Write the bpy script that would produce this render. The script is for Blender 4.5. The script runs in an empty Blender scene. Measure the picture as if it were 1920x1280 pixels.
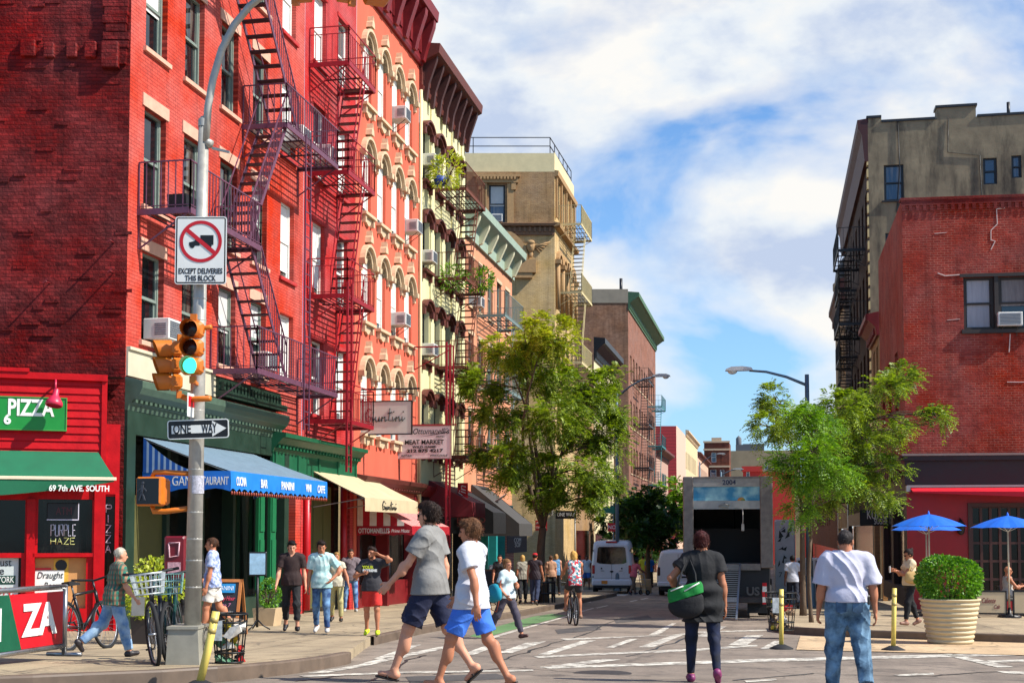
import bpy, bmesh, math, random
import numpy as np
from mathutils import Vector, Matrix
R = math.radians
C = bpy.context.scene.collection
random.seed(7); rng = np.random.default_rng(7)
# ------------------------------------------------------------------ camera, sky, sun
FPX, PCX, PCY = 2500.0, 960.0, 860.0           # focal length and principal point, in photo pixels
YAW, PITCH = math.atan(490/2500), R(3.2)
cam = bpy.data.cameras.new('camera'); cam_ob = bpy.data.objects.new('camera', cam); C.objects.link(cam_ob)
cam.sensor_width = 36; cam.lens = FPX/1920*36; cam.shift_y = (PCY-640)/1920
cam.clip_start = .1; cam.clip_end = 3000
cam_ob.location = (0, 0, 0); cam_ob.rotation_euler = (R(90)+PITCH, 0, YAW)
sc = bpy.context.scene; sc.camera = cam_ob
sc.render.resolution_x, sc.render.resolution_y = 1024, 682
sc.view_settings.view_transform = 'Standard'; sc.view_settings.look = 'None'
sc.view_settings.exposure = 0.56; sc.view_settings.gamma = 1
SUN_EL, SUN_AZ = R(45), R(97)                  # azimuth from +Y towards +X
sun = bpy.data.lights.new('sun', 'SUN'); sun.energy = 5.0; sun.angle = R(.5); sun.color = (1, .95, .87)
sun_ob = bpy.data.objects.new('sun', sun); C.objects.link(sun_ob)
sdir = Vector((math.cos(SUN_EL)*math.sin(SUN_AZ), math.cos(SUN_EL)*math.cos(SUN_AZ), math.sin(SUN_EL)))
sun_ob.rotation_euler = sdir.to_track_quat('Z', 'Y').to_euler(); sun_ob.location = (40, 0, 60)
def nd(nt, typ, **kw):
    n = nt.nodes.new(typ)
    for k, v in kw.items():
        if k.startswith('_'): setattr(n, k[1:], v)
        else: n.inputs[k.replace('__', ' ')].default_value = v
    return n
def math_(nt, op, a, b=None, clamp=False):
    n = nt.nodes.new('ShaderNodeMath'); n.operation = op; n.use_clamp = clamp
    for i, v in enumerate((a, b)):
        if v is None: continue
        if isinstance(v, (int, float)): n.inputs[i].default_value = v
        else: nt.links.new(v, n.inputs[i])
    return n.outputs[0]
def mixc(nt, fac, a, b, mode='MIX'):
    n = nt.nodes.new('ShaderNodeMix'); n.data_type = 'RGBA'; n.blend_type = mode
    for i, v in ((0, fac), (6, a), (7, b)):
        if isinstance(v, (int, float)): n.inputs[i].default_value = v
        elif isinstance(v, (tuple, list)): n.inputs[i].default_value = (*v[:3], 1)
        else: nt.links.new(v, n.inputs[i])
    return n.outputs[2]
def ramp(nt, fac, stops):
    n = nt.nodes.new('ShaderNodeValToRGB'); e = n.color_ramp.elements
    while len(e) < len(stops): e.new(.5)
    for k, (p, c) in enumerate(stops):
        e[k].position = p; e[k].color = (c, c, c, 1) if isinstance(c, (int, float)) else (*c, 1)
    nt.links.new(fac, n.inputs[0]); return n.outputs[0]
W = bpy.data.worlds.new('World'); sc.world = W; W.use_nodes = True
nt = W.node_tree; nt.nodes.clear()
sky = nd(nt, 'ShaderNodeTexSky', _sky_type='NISHITA', _sun_disc=False, _sun_elevation=SUN_EL, _sun_rotation=SUN_AZ)
sky.air_density = 1.0; sky.dust_density = .6; sky.ozone_density = 2.2
tc = nd(nt, 'ShaderNodeTexCoord'); sep = nd(nt, 'ShaderNodeSeparateXYZ'); nt.links.new(tc.outputs['Generated'], sep.inputs[0])
mp = nd(nt, 'ShaderNodeMapping'); nt.links.new(tc.outputs['Generated'], mp.inputs[0])
mp.inputs['Scale'].default_value = (1, 1, 1.75); mp.inputs['Location'].default_value = (.37, .2, 0)
n1 = nd(nt, 'ShaderNodeTexNoise', Scale=5.0, Detail=9, Roughness=.5, Distortion=.3); nt.links.new(mp.outputs[0], n1.inputs['Vector'])
n2 = nd(nt, 'ShaderNodeTexNoise', Scale=9, Detail=7, Roughness=.55); nt.links.new(mp.outputs[0], n2.inputs['Vector'])
cover = ramp(nt, sep.outputs[2], [(0, .07), (.06, .015), (.10, .07), (.15, .14), (.21, .165), (.36, .17), (.5, -.22), (.7, -.3)])  # cloud thinned high overhead, out of view, to weaken fill light
behind = nd(nt, 'ShaderNodeMapRange'); nt.links.new(sep.outputs[1], behind.inputs[0]); behind.inputs[1].default_value = -.5; behind.inputs[2].default_value = .2; behind.inputs[3].default_value = -.2; behind.inputs[4].default_value = 0  # clears unseen cloud behind the camera to deepen the shade
cf = math_(nt, 'ADD', math_(nt, 'ADD', n1.outputs[0], cover), behind.outputs[0])
mask = ramp(nt, cf, [(.495, 0), (.56, .5), (.66, 1)])
shade = ramp(nt, n2.outputs[0], [(.34, (.56, .66, .86)), (.48, (.86, .91, .96)), (.58, (1.0, .985, .95))])
cl = mixc(nt, 1.0, shade, (12.9, 12.9, 12.9), 'MULTIPLY')
hz = ramp(nt, sep.outputs[2], [(0, .42), (.12, .16), (.3, 0)])
skc = mixc(nt, 1.0, sky.outputs[0], (1.55, 2.1, 2.6), 'MULTIPLY')
sk2 = mixc(nt, hz, skc, (5.2, 8.6, 13.0))
skyc = mixc(nt, mask, sk2, cl)
bg = nd(nt, 'ShaderNodeBackground', Strength=.052); nt.links.new(skyc, bg.inputs[0])
out = nd(nt, 'ShaderNodeOutputWorld'); nt.links.new(bg.outputs[0], out.inputs[0])
# ------------------------------------------------------------------ photo pixel -> place (used to measure where things stand)
_f = np.array([-math.sin(YAW)*math.cos(PITCH), math.cos(YAW)*math.cos(PITCH), math.sin(PITCH)])
_r = np.array([math.cos(YAW), math.sin(YAW), 0]); _u = np.cross(_r, _f); _fh = np.array([-math.sin(YAW), math.cos(YAW), 0])
def ray(px, py): return _r*(px-PCX)/FPX + _u*(PCY-py)/FPX + _f
def onX(px, py, X): d = ray(px, py); return Vector(d*X/d[0])
def onY(px, py, Y): d = ray(px, py); return Vector(d*Y/d[1])
def gz(Y): return -float(np.interp(Y, GY, GH))
GY = [0, 10, 13.5, 18, 21, 27, 39, 67, 120, 300]; GH = [1.5, 1.5, 1.56, 1.83, 1.9, 2.05, 2.4, 3.0, 3.9, 6.5]
def gnd(px, py, h=0):
    d = ray(px, py); lo, hi = 3, 400
    for _ in range(50):
        m = (lo+hi)/2
        if (d*m)[2] - gz((d*m)[1]) - h > 0: lo = m
        else: hi = m
    return Vector(d*lo)
def atd(px, py, Z): d = ray(px, py); return Vector(d/(d@_fh)*Z)
# ------------------------------------------------------------------ materials
def lin(c):
    return tuple(((v/255)/12.92 if v/255 <= .04045 else ((v/255+.055)/1.055)**2.4) for v in c[:3])
_mats = {}
def M(name, col, rough=.7, metal=0., var=.12, scale=6., bump=0., bscale=40., coat=0., spec=.5, stretch=None, emit=None, trans=0.):
    """plain surface: sRGB albedo with noise mottling, optional bump"""
    if name in _mats: return _mats[name]
    m = bpy.data.materials.new(name); m.use_nodes = True; nt = m.node_tree; b = nt.nodes['Principled BSDF']
    c = lin(col); b.inputs['Roughness'].default_value = rough; b.inputs['Metallic'].default_value = metal
    b.inputs['Coat Weight'].default_value = coat; b.inputs['Specular IOR Level'].default_value = spec
    tc = nd(nt, 'ShaderNodeTexCoord'); v = tc.outputs['Object']
    if stretch:
        mp = nd(nt, 'ShaderNodeMapping'); mp.inputs['Scale'].default_value = stretch; nt.links.new(v, mp.inputs[0]); v = mp.outputs[0]
    if var:
        n = nd(nt, 'ShaderNodeTexNoise', Scale=scale, Detail=6, Roughness=.62); nt.links.new(v, n.inputs['Vector'])
        f = ramp(nt, n.outputs[0], [(.25, 0), (.75, 1)])
        nt.links.new(mixc(nt, f, tuple(x*(1-var) for x in c), tuple(min(1, x*(1+var)) for x in c)), b.inputs['Base Color'])
        rr = math_(nt, 'MULTIPLY_ADD', f, .15); nt.nodes[-1].inputs[2].default_value = max(.02, rough-.07); nt.links.new(rr, b.inputs['Roughness'])
    else: b.inputs['Base Color'].default_value = (*c, 1)
    if bump:
        n = nd(nt, 'ShaderNodeTexNoise', Scale=bscale, Detail=4); nt.links.new(v, n.inputs['Vector'])
        bp = nd(nt, 'ShaderNodeBump', Strength=bump, Distance=.02); nt.links.new(n.outputs[0], bp.inputs['Height']); nt.links.new(bp.outputs[0], b.inputs['Normal'])
    if emit:
        b.inputs['Emission Color'].default_value = (*lin(col), 1); b.inputs['Emission Strength'].default_value = emit
    if trans: b.inputs['Transmission Weight'].default_value = trans
    m['rgb'] = list(col); _mats[name] = m; return m
def brick(name, c1, c2, mortar, bw=.21, rh=.072, ms=.009, bump=.5, blotch=.25, bl_col=None, bl_at=.62, rough=.75, big=.25, jitter=0., mvar=None, streak=.42):
    """brick laid in the wall's own x,z plane"""
    if name in _mats: return _mats[name]
    m = bpy.data.materials.new(name); m.use_nodes = True; nt = m.node_tree; b = nt.nodes['Principled BSDF']
    tc = nd(nt, 'ShaderNodeTexCoord'); sp = nd(nt, 'ShaderNodeSeparateXYZ'); nt.links.new(tc.outputs['Object'], sp.inputs[0])
    cb = nd(nt, 'ShaderNodeCombineXYZ'); nt.links.new(sp.outputs[0], cb.inputs[0]); nt.links.new(sp.outputs[2], cb.inputs[1])
    vec = cb.outputs[0]
    if jitter:
        nj = nd(nt, 'ShaderNodeTexNoise', Scale=2.2, Detail=5); nt.links.new(cb.outputs[0], nj.inputs['Vector'])
        vm = nd(nt, 'ShaderNodeVectorMath', _operation='SCALE'); nt.links.new(nj.outputs[1], vm.inputs[0]); vm.inputs['Scale'].default_value = jitter
        va = nd(nt, 'ShaderNodeVectorMath', _operation='ADD'); nt.links.new(cb.outputs[0], va.inputs[0]); nt.links.new(vm.outputs[0], va.inputs[1]); vec = va.outputs[0]
    br = nd(nt, 'ShaderNodeTexBrick', Scale=1.0); nt.links.new(vec, br.inputs['Vector'])
    br.inputs['Color1'].default_value = (*lin(c1), 1); br.inputs['Color2'].default_value = (*lin(c2), 1); br.inputs['Mortar'].default_value = (*lin(mortar), 1)
    br.inputs['Mortar Size'].default_value = ms; br.inputs['Mortar Smooth'].default_value = .3; br.inputs['Bias'].default_value = 0
    br.inputs['Brick Width'].default_value = bw; br.inputs['Row Height'].default_value = rh
    if mvar:
        n4 = nd(nt, 'ShaderNodeTexNoise', Scale=1.3, Detail=6, Roughness=.7); nt.links.new(cb.outputs[0], n4.inputs['Vector'])
        nt.links.new(mixc(nt, ramp(nt, n4.outputs[0], [(.45, 0), (.6, 1)]), lin(mvar), lin(mortar)), br.inputs['Mortar'])
    n = nd(nt, 'ShaderNodeTexNoise', Scale=1.1, Detail=8, Roughness=.65); nt.links.new(cb.outputs[0], n.inputs['Vector'])
    f = ramp(nt, n.outputs[0], [(.3, 1-blotch), (.7, 1+blotch)])
    col = mixc(nt, 1.0, br.outputs[0], f, 'MULTIPLY')
    if bl_col:
        n3 = nd(nt, 'ShaderNodeTexNoise', Scale=.9, Detail=10, Roughness=.7); nt.links.new(cb.outputs[0], n3.inputs['Vector'])
        col = mixc(nt, ramp(nt, n3.outputs[0], [(bl_at, 0), (bl_at+.12, .8)]), col, lin(bl_col))
    ms_ = nd(nt, 'ShaderNodeMapping'); ms_.inputs['Scale'].default_value = (2.6, .16, 1); nt.links.new(cb.outputs[0], ms_.inputs[0])
    n5 = nd(nt, 'ShaderNodeTexNoise', Scale=1.0, Detail=8, Roughness=.68); nt.links.new(ms_.outputs[0], n5.inputs['Vector'])
    col = mixc(nt, 1.0, col, ramp(nt, n5.outputs[0], [(.32, 1.08), (.52, 1), (.72, 1-streak)]), 'MULTIPLY')
    n6 = nd(nt, 'ShaderNodeTexNoise', Scale=.45, Detail=6, Roughness=.6); nt.links.new(cb.outputs[0], n6.inputs['Vector'])
    hs_ = nd(nt, 'ShaderNodeHueSaturation'); nt.links.new(col, hs_.inputs['Color']); nt.links.new(ramp(nt, n6.outputs[0], [(.35, .86), (.65, 1.04)]), hs_.inputs['Saturation']); col = hs_.outputs[0]
    nt.links.new(col, b.inputs['Base Color']); b.inputs['Roughness'].default_value = rough; b.inputs['Specular IOR Level'].default_value = .15
    nf = nd(nt, 'ShaderNodeTexNoise', Scale=16, Detail=5, Roughness=.6); nt.links.new(cb.outputs[0], nf.inputs['Vector'])
    h = math_(nt, 'SUBTRACT', math_(nt, 'MULTIPLY', nf.outputs[0], .9), math_(nt, 'MULTIPLY', br.outputs['Fac'], .8))
    nb = nd(nt, 'ShaderNodeTexNoise', Scale=3.0, Detail=5, Roughness=.6); nt.links.new(cb.outputs[0], nb.inputs['Vector'])
    h = math_(nt, 'ADD', h, math_(nt, 'MULTIPLY', nb.outputs[0], big*6))
    bp = nd(nt, 'ShaderNodeBump', Strength=bump, Distance=.02); nt.links.new(h, bp.inputs['Height']); nt.links.new(bp.outputs[0], b.inputs['Normal'])
    _mats[name] = m; return m
def glass(name='window_glass', tint=(18, 22, 26), rough=.04):
    if name in _mats: return _mats[name]
    m = M(name, tint, rough=rough, var=0, spec=.9, bump=.05, bscale=2.2); nt = m.node_tree; b = nt.nodes['Principled BSDF']; c = lin(tint)
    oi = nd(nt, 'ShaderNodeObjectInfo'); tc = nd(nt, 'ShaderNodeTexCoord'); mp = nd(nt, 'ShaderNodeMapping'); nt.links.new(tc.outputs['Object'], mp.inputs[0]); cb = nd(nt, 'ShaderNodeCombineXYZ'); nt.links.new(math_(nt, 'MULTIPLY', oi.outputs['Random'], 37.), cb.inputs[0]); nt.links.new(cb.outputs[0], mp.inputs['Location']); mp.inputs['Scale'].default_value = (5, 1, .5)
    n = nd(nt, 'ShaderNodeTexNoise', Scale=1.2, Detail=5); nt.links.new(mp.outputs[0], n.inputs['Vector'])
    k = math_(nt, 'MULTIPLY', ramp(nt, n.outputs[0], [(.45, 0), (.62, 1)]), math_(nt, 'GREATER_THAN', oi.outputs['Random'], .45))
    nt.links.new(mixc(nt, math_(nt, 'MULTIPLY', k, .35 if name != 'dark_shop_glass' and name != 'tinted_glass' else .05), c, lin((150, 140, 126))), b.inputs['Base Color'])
    if name == 'dark_shop_glass': b.inputs['Roughness'].default_value = .12; b.inputs['Specular IOR Level'].default_value = .3
    return m
def stripes(name, ca, cb, axis=0, period=.3, duty=.5, rough=.8):
    if name in _mats: return _mats[name]
    m = bpy.data.materials.new(name); m.use_nodes = True; nt = m.node_tree; b = nt.nodes['Principled BSDF']
    tc = nd(nt, 'ShaderNodeTexCoord'); sp = nd(nt, 'ShaderNodeSeparateXYZ'); nt.links.new(tc.outputs['Object'], sp.inputs[0])
    f = math_(nt, 'LESS_THAN', math_(nt, 'FRACT', math_(nt, 'DIVIDE', sp.outputs[axis], period)), duty)
    n = nd(nt, 'ShaderNodeTexNoise', Scale=5, Detail=5); nt.links.new(tc.outputs['Object'], n.inputs['Vector'])
    c = mixc(nt, 1.0, mixc(nt, f, lin(cb), lin(ca)), ramp(nt, n.outputs[0], [(.3, .85), (.7, 1.1)]), 'MULTIPLY')
    nt.links.new(c, b.inputs['Base Color']); b.inputs['Roughness'].default_value = rough
    _mats[name] = m; return m
# ------------------------------------------------------------------ mesh building
class MB:
    def __init__(s): s.v = []; s.f = []; s.mi = []; s.sm = []
    def add(s, vs, fs, mi=0, smooth=False):
        o = len(s.v); s.v += [tuple(v) for v in vs]; s.f += [tuple(i+o for i in f) for f in fs]; s.mi += [mi]*len(fs); s.sm += [smooth]*len(fs); return s
    def quad(s, a, b, c, d, mi=0): return s.add([a, b, c, d], [(0, 1, 2, 3)], mi)
    def box(s, x0, x1, y0, y1, z0, z1, mi=0):
        v = [(x0, y0, z0), (x1, y0, z0), (x1, y1, z0), (x0, y1, z0), (x0, y0, z1), (x1, y0, z1), (x1, y1, z1), (x0, y1, z1)]
        return s.add(v, [(0, 3, 2, 1), (4, 5, 6, 7), (0, 1, 5, 4), (1, 2, 6, 5), (2, 3, 7, 6), (3, 0, 4, 7)], mi)
    def bbox(s, x0, x1, y0, y1, z0, z1, b=.01, mi=0):
        """box with chamfered edges (outline in x,z bevelled, run along y, with end chamfers)"""
        pts = [(x0+b, z0), (x1-b, z0), (x1, z0+b), (x1, z1-b), (x1-b, z1), (x0+b, z1), (x0, z1-b), (x0, z0+b)]
        cx, cz = (x0+x1)/2, (z0+z1)/2
        def ring(y, k): return [(cx+(x-cx)*(1-k*b/max(1e-6, (x1-x0)/2)), y, cz+(z-cz)*(1-k*b/max(1e-6, (z1-z0)/2))) for x, z in pts]
        rs = [ring(y0, 1), ring(y0+b, 0), ring(y1-b, 0), ring(y1, 1)]
        v = sum(rs, []); f = [tuple(range(8)), tuple(reversed(range(24, 32)))]
        for r in range(3):
            for i in range(8): j = (i+1) % 8; f.append((r*8+i, r*8+8+i, r*8+8+j, r*8+j))
        return s.add(v, f, mi)
    def bar(s, p, q, r=.02, r2=None, n=4, mi=0, caps=True, smooth=None):
        p, q = Vector(p), Vector(q); r2 = r if r2 is None else r2; d = q-p
        if d.length < 1e-6: return s
        d.normalize(); a = d.cross(Vector((0, 0, 1)) if abs(d.z) < .95 else Vector((1, 0, 0))).normalized(); b = d.cross(a)
        v = []
        for c, rr in ((p, r), (q, r2)):
            for i in range(n):
                t = 2*math.pi*(i+.5)/n; v.append(c+a*math.cos(t)*rr+b*math.sin(t)*rr)
        f = [(i, i+n, (i+1) % n+n, (i+1) % n) for i in range(n)]
        if caps: f += [tuple(range(n)), tuple(reversed(range(n, 2*n)))]
        return s.add(v, f, mi, n > 5 if smooth is None else smooth)
    def tube(s, pts, r=.02, n=6, mi=0, closed=False):
        pts = [Vector(p) for p in pts]; N = len(pts); v = []; f = []; a = None
        for i, p in enumerate(pts):
            if closed: d = (pts[(i+1) % N]-pts[i-1])
            else: d = (pts[min(i+1, N-1)]-pts[max(i-1, 0)])
            d.normalize()
            if a is None: a = d.cross(Vector((0, 0, 1)) if abs(d.z) < .9 else Vector((1, 0, 0))).normalized()
            else: a = (a-d*a.dot(d)).normalized()
            b = d.cross(a); rr = r[i] if isinstance(r, (list, tuple)) else r
            for k in range(n): t = 2*math.pi*k/n; v.append(p+a*math.cos(t)*rr+b*math.sin(t)*rr)
        for i in range(N if closed else N-1):
            for k in range(n): j = (i+1) % N; f.append((i*n+k, i*n+(k+1) % n, j*n+(k+1) % n, j*n+k))
        if not closed: f += [tuple(reversed(range(n))), tuple(range((N-1)*n, N*n))]
        return s.add(v, f, mi, True)
    def lathe(s, prof, n=24, c=(0, 0, 0), mi=0, smooth=True, sx=1, sy=1):
        v = []; f = []
        for r, z in prof:
            for k in range(n): t = 2*math.pi*k/n; v.append((c[0]+r*math.cos(t)*sx, c[1]+r*math.sin(t)*sy, c[2]+z))
        for i in range(len(prof)-1):
            for k in range(n): f.append((i*n+k, i*n+(k+1) % n, (i+1)*n+(k+1) % n, (i+1)*n+k))
        return s.add(v, f, mi, smooth)
    def ball(s, c, r, n=12, m=8, mi=0, sc=(1, 1, 1)):
        pr = [(max(1e-4, math.sin(math.pi*i/m))*r, -math.cos(math.pi*i/m)*r*sc[2]) for i in range(m+1)]
        return s.lathe(pr, n, c, mi, True, sc[0], sc[1])
    def prism(s, pts, y0, y1, mi=0, axis='y'):
        """polygon in (x,z) run along y (or (y,z) along x, or (x,y) along z)"""
        n = len(pts)
        mk = {'y': lambda p, t: (p[0], t, p[1]), 'x': lambda p, t: (t, p[0], p[1]), 'z': lambda p, t: (p[0], p[1], t)}[axis]
        v = [mk(p, y0) for p in pts]+[mk(p, y1) for p in pts]
        f = [tuple(range(n)), tuple(reversed(range(n, 2*n)))]+[(i, i+n, (i+1) % n+n, (i+1) % n) for i in range(n)]
        return s.add(v, f, mi)
    def obj(s, name, mats, parent=None, fixn=False):
        me = bpy.data.meshes.new(name); me.from_pydata(s.v, [], s.f)
        for m in (mats if isinstance(mats, (list, tuple)) else [mats]): me.materials.append(m)
        if len(me.polygons) == len(s.mi):
            me.polygons.foreach_set('material_index', s.mi); me.polygons.foreach_set('use_smooth', s.sm)
        me.update()
        if fixn:
            bm = bmesh.new(); bm.from_mesh(me); bmesh.ops.recalc_face_normals(bm, faces=bm.faces); bm.to_mesh(me); bm.free()
        return link(name, me, parent)
def link(name, me, parent=None):
    o = bpy.data.objects.new(name, me); C.objects.link(o)
    if parent is not None: o.parent = parent
    return o
def tag(o, label=None, cat=None, group=None, kind=None):
    if label: o['label'] = label
    if cat: o['category'] = cat
    if group: o['group'] = group
    if kind: o['kind'] = kind
    return o
def thing(name, label, cat, loc=(0, 0, 0), rz=0., group=None):
    o = bpy.data.objects.new(name, None); C.objects.link(o); o.empty_display_size = .2
    o.location = loc; o.rotation_euler = (0, 0, rz); return tag(o, label, cat, group)
def dup(o, loc=None, rz=None, label=None, parent=None, _top=True):
    c = o.copy(); C.objects.link(c)
    if parent is not None: c.parent = parent
    for ch in list(o.children): dup(ch, parent=c, _top=False)
    if loc is not None: c.location = loc
    if rz is not None: c.rotation_euler = (0, 0, rz)
    if label: c['label'] = label
    return c
def struct(o): o['kind'] = 'structure'; return o
def text_mesh(s, size, depth=.01, shear=0., bold=0., spacing=1., align='CENTER'):
    cu = bpy.data.curves.new('lettering', 'FONT'); cu.body = s; cu.size = size; cu.extrude = depth/2; cu.shear = shear
    cu.offset = bold; cu.align_x = align; cu.align_y = 'CENTER'; cu.space_character = spacing; cu.resolution_u = 3
    o = bpy.data.objects.new('lettering', cu); C.objects.link(o)
    me = bpy.data.meshes.new_from_object(o.evaluated_get(bpy.context.evaluated_depsgraph_get()))
    bpy.data.objects.remove(o); bpy.data.curves.remove(cu); return me
def text(s, size, mat, parent, loc, rot=(R(90), 0, 0), width=None, name='lettering', **kw):
    me = text_mesh(s, size, **kw); me.materials.clear(); me.materials.append(mat)
    if width:
        xs = [v.co.x for v in me.vertices]; w = max(xs)-min(xs); k = width/w
        for v in me.vertices: v.co.x *= k
    o = link(name, me, parent); o.location = loc; o.rotation_euler = rot; return o
def strokes(lines, r, mat, parent, name='lettering', y=0.):
    b = MB()
    for l in lines: b.tube([(x, y, z) for x, z in l], r, 5)
    return b.obj(name, mat, parent)
class Face:
    """a vertical plane: x runs right as seen from outside, y runs inward, z up"""
    def __init__(s, p, ang): s.p = Vector(p); s.a = ang; s.m = Matrix.Translation(s.p) @ Matrix.Rotation(ang, 4, 'Z'); s.i = s.m.inverted()
    def xz(s, px, py, y=0.):
        o = s.i @ Vector((0, 0, 0)); d = (s.i.to_3x3() @ Vector(ray(px, py))); t = (y-o.y)/d.y; q = o+d*t; return q.x, q.z
# ------------------------------------------------------------------ ground
def ground_mat(name, col, col2, col3, joint=None, jc=(90, 80, 70), rough=.85, grain=60., rot=0.):
    m = bpy.data.materials.new(name); m.use_nodes = True; nt = m.node_tree; b = nt.nodes['Principled BSDF']
    tc = nd(nt, 'ShaderNodeTexCoord'); v = tc.outputs['Object']
    n = nd(nt, 'ShaderNodeTexNoise', Scale=.55, Detail=10, Roughness=.68); nt.links.new(v, n.inputs['Vector'])
    n2 = nd(nt, 'ShaderNodeTexNoise', Scale=grain, Detail=3); nt.links.new(v, n2.inputs['Vector'])
    c = mixc(nt, ramp(nt, n.outputs[0], [(.35, 0), (.65, 1)]), lin(col), lin(col2))
    n3 = nd(nt, 'ShaderNodeTexNoise', Scale=1.7, Detail=8, Roughness=.7, Distortion=.8); nt.links.new(v, n3.inputs['Vector'])
    c = mixc(nt, ramp(nt, n3.outputs[0], [(.52, 0), (.68, .85)]), c, lin(col3))
    c = mixc(nt, 1.0, c, ramp(nt, n2.outputs[0], [(.3, .72), (.7, 1.22)]), 'MULTIPLY')
    vo = nd(nt, 'ShaderNodeTexVoronoi', _feature='DISTANCE_TO_EDGE', Scale=.35); 
    nw = nd(nt, 'ShaderNodeTexNoise', Scale=1.5, Detail=5); nt.links.new(v, nw.inputs['Vector'])
    vs = nd(nt, 'ShaderNodeVectorMath', _operation='SCALE'); vs.inputs['Scale'].default_value = .9; nt.links.new(nw.outputs[1], vs.inputs[0])
    va = nd(nt, 'ShaderNodeVectorMath', _operation='ADD'); nt.links.new(v, va.inputs[0]); nt.links.new(vs.outputs[0], va.inputs[1]); nt.links.new(va.outputs[0], vo.inputs['Vector'])
    c = mixc(nt, ramp(nt, vo.outputs['Distance'], [(0, .55), (.012, 0)]), c, lin((45, 42, 40)))
    st = nd(nt, 'ShaderNodeMapping'); st.inputs['Scale'].default_value = (1.1, .12, 1); nt.links.new(v, st.inputs[0]); ns = nd(nt, 'ShaderNodeTexNoise', Scale=1.6, Detail=7, Roughness=.65); nt.links.new(st.outputs[0], ns.inputs['Vector'])
    c = mixc(nt, 1.0, c, ramp(nt, ns.outputs[0], [(.35, .82), (.6, 1.08)]), 'MULTIPLY')
    sp2 = nd(nt, 'ShaderNodeTexNoise', Scale=2.6, Detail=3, Roughness=.5); nt.links.new(v, sp2.inputs['Vector']); c = mixc(nt, ramp(nt, sp2.outputs[0], [(.68, 0), (.73, .6)]), c, lin((52, 48, 46)))
    if joint:
        mp = nd(nt, 'ShaderNodeMapping'); mp.inputs['Rotation'].default_value = (0, 0, rot); nt.links.new(v, mp.inputs[0])
        br = nd(nt, 'ShaderNodeTexBrick', _offset=0., Scale=1.0); br.inputs['Brick Width'].default_value = joint; br.inputs['Row Height'].default_value = joint
        br.inputs['Mortar Size'].default_value = .012; br.inputs['Color1'].default_value = (1, 1, 1, 1); br.inputs['Color2'].default_value = (.8, .8, .8, 1); br.inputs['Mortar'].default_value = (.35, .32, .3, 1)
        nt.links.new(mp.outputs[0], br.inputs['Vector']); c = mixc(nt, 1.0, c, br.outputs[0], 'MULTIPLY')
    nt.links.new(c, b.inputs['Base Color']); b.inputs['Roughness'].default_value = rough
    bp = nd(nt, 'ShaderNodeBump', Strength=.35, Distance=.01); nt.links.new(n2.outputs[0], bp.inputs['Height']); nt.links.new(bp.outputs[0], b.inputs['Normal'])
    return m
m_road = ground_mat('asphalt', (114, 102, 90), (140, 126, 111), (90, 81, 72))
m_walk = ground_mat('pavement_concrete', (158, 140, 112), (180, 160, 128), (124, 108, 88), joint=1.5, grain=90)
m_tan = ground_mat('tan_gravel_paving', (190, 160, 122), (200, 172, 134), (165, 138, 108), grain=120)
m_green = ground_mat('green_lane_paint', (84, 124, 72), (100, 138, 84), (104, 106, 90))
m_kerb = M('kerb_steel', (100, 84, 70), rough=.6, var=.35, scale=3)
def paint_mat():
    m = bpy.data.materials.new('worn_road_paint'); m.use_nodes = True; nt = m.node_tree; b = nt.nodes['Principled BSDF']
    tc = nd(nt, 'ShaderNodeTexCoord'); n = nd(nt, 'ShaderNodeTexNoise', Scale=5, Detail=10, Roughness=.75); nt.links.new(tc.outputs['Object'], n.inputs['Vector'])
    nt.links.new(mixc(nt, ramp(nt, n.outputs[0], [(.43, 0), (.57, 1)]), lin((130, 121, 110)), lin((214, 208, 192))), b.inputs['Base Color']); b.inputs['Roughness'].default_value = .75
    return m
m_paint = paint_mat()
def sheet(name, poly, dz, mat, drop=0., step=1.0):
    bm = bmesh.new(); bm.faces.new([bm.verts.new((x, y, 0)) for x, y in poly])
    ys = [y for _, y in poly]; cuts = [c for c in list(np.arange(math.floor(min(ys)), min(max(ys), 60), step))+[60, 67, 80, 100, 120, 150, 200, 300] if min(ys) < c < max(ys)]
    for c in cuts: bmesh.ops.bisect_plane(bm, geom=bm.verts[:]+bm.edges[:]+bm.faces[:], plane_co=(0, c, 0), plane_no=(0, 1, 0))
    bmesh.ops.recalc_face_normals(bm, faces=bm.faces)
    for f in bm.faces:
        if f.normal.z < 0: f.normal_flip()
    bd = [e for e in bm.edges if e.is_boundary]
    if drop:
        r = bmesh.ops.extrude_edge_only(bm, edges=bd)
        low = {v for v in r['geom'] if isinstance(v, bmesh.types.BMVert)}
        for v in bm.verts: v.co.z = gz(v.co.y)+dz-(drop if v in low else 0)
    else:
        for v in bm.verts: v.co.z = gz(v.co.y)+dz
    me = bpy.data.meshes.new(name); bm.to_mesh(me); bm.free(); me.materials.append(mat)
    return struct(link(name, me))
def pxpoly(pts): return [(gnd(*p).x, gnd(*p).y) for p in pts]
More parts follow.
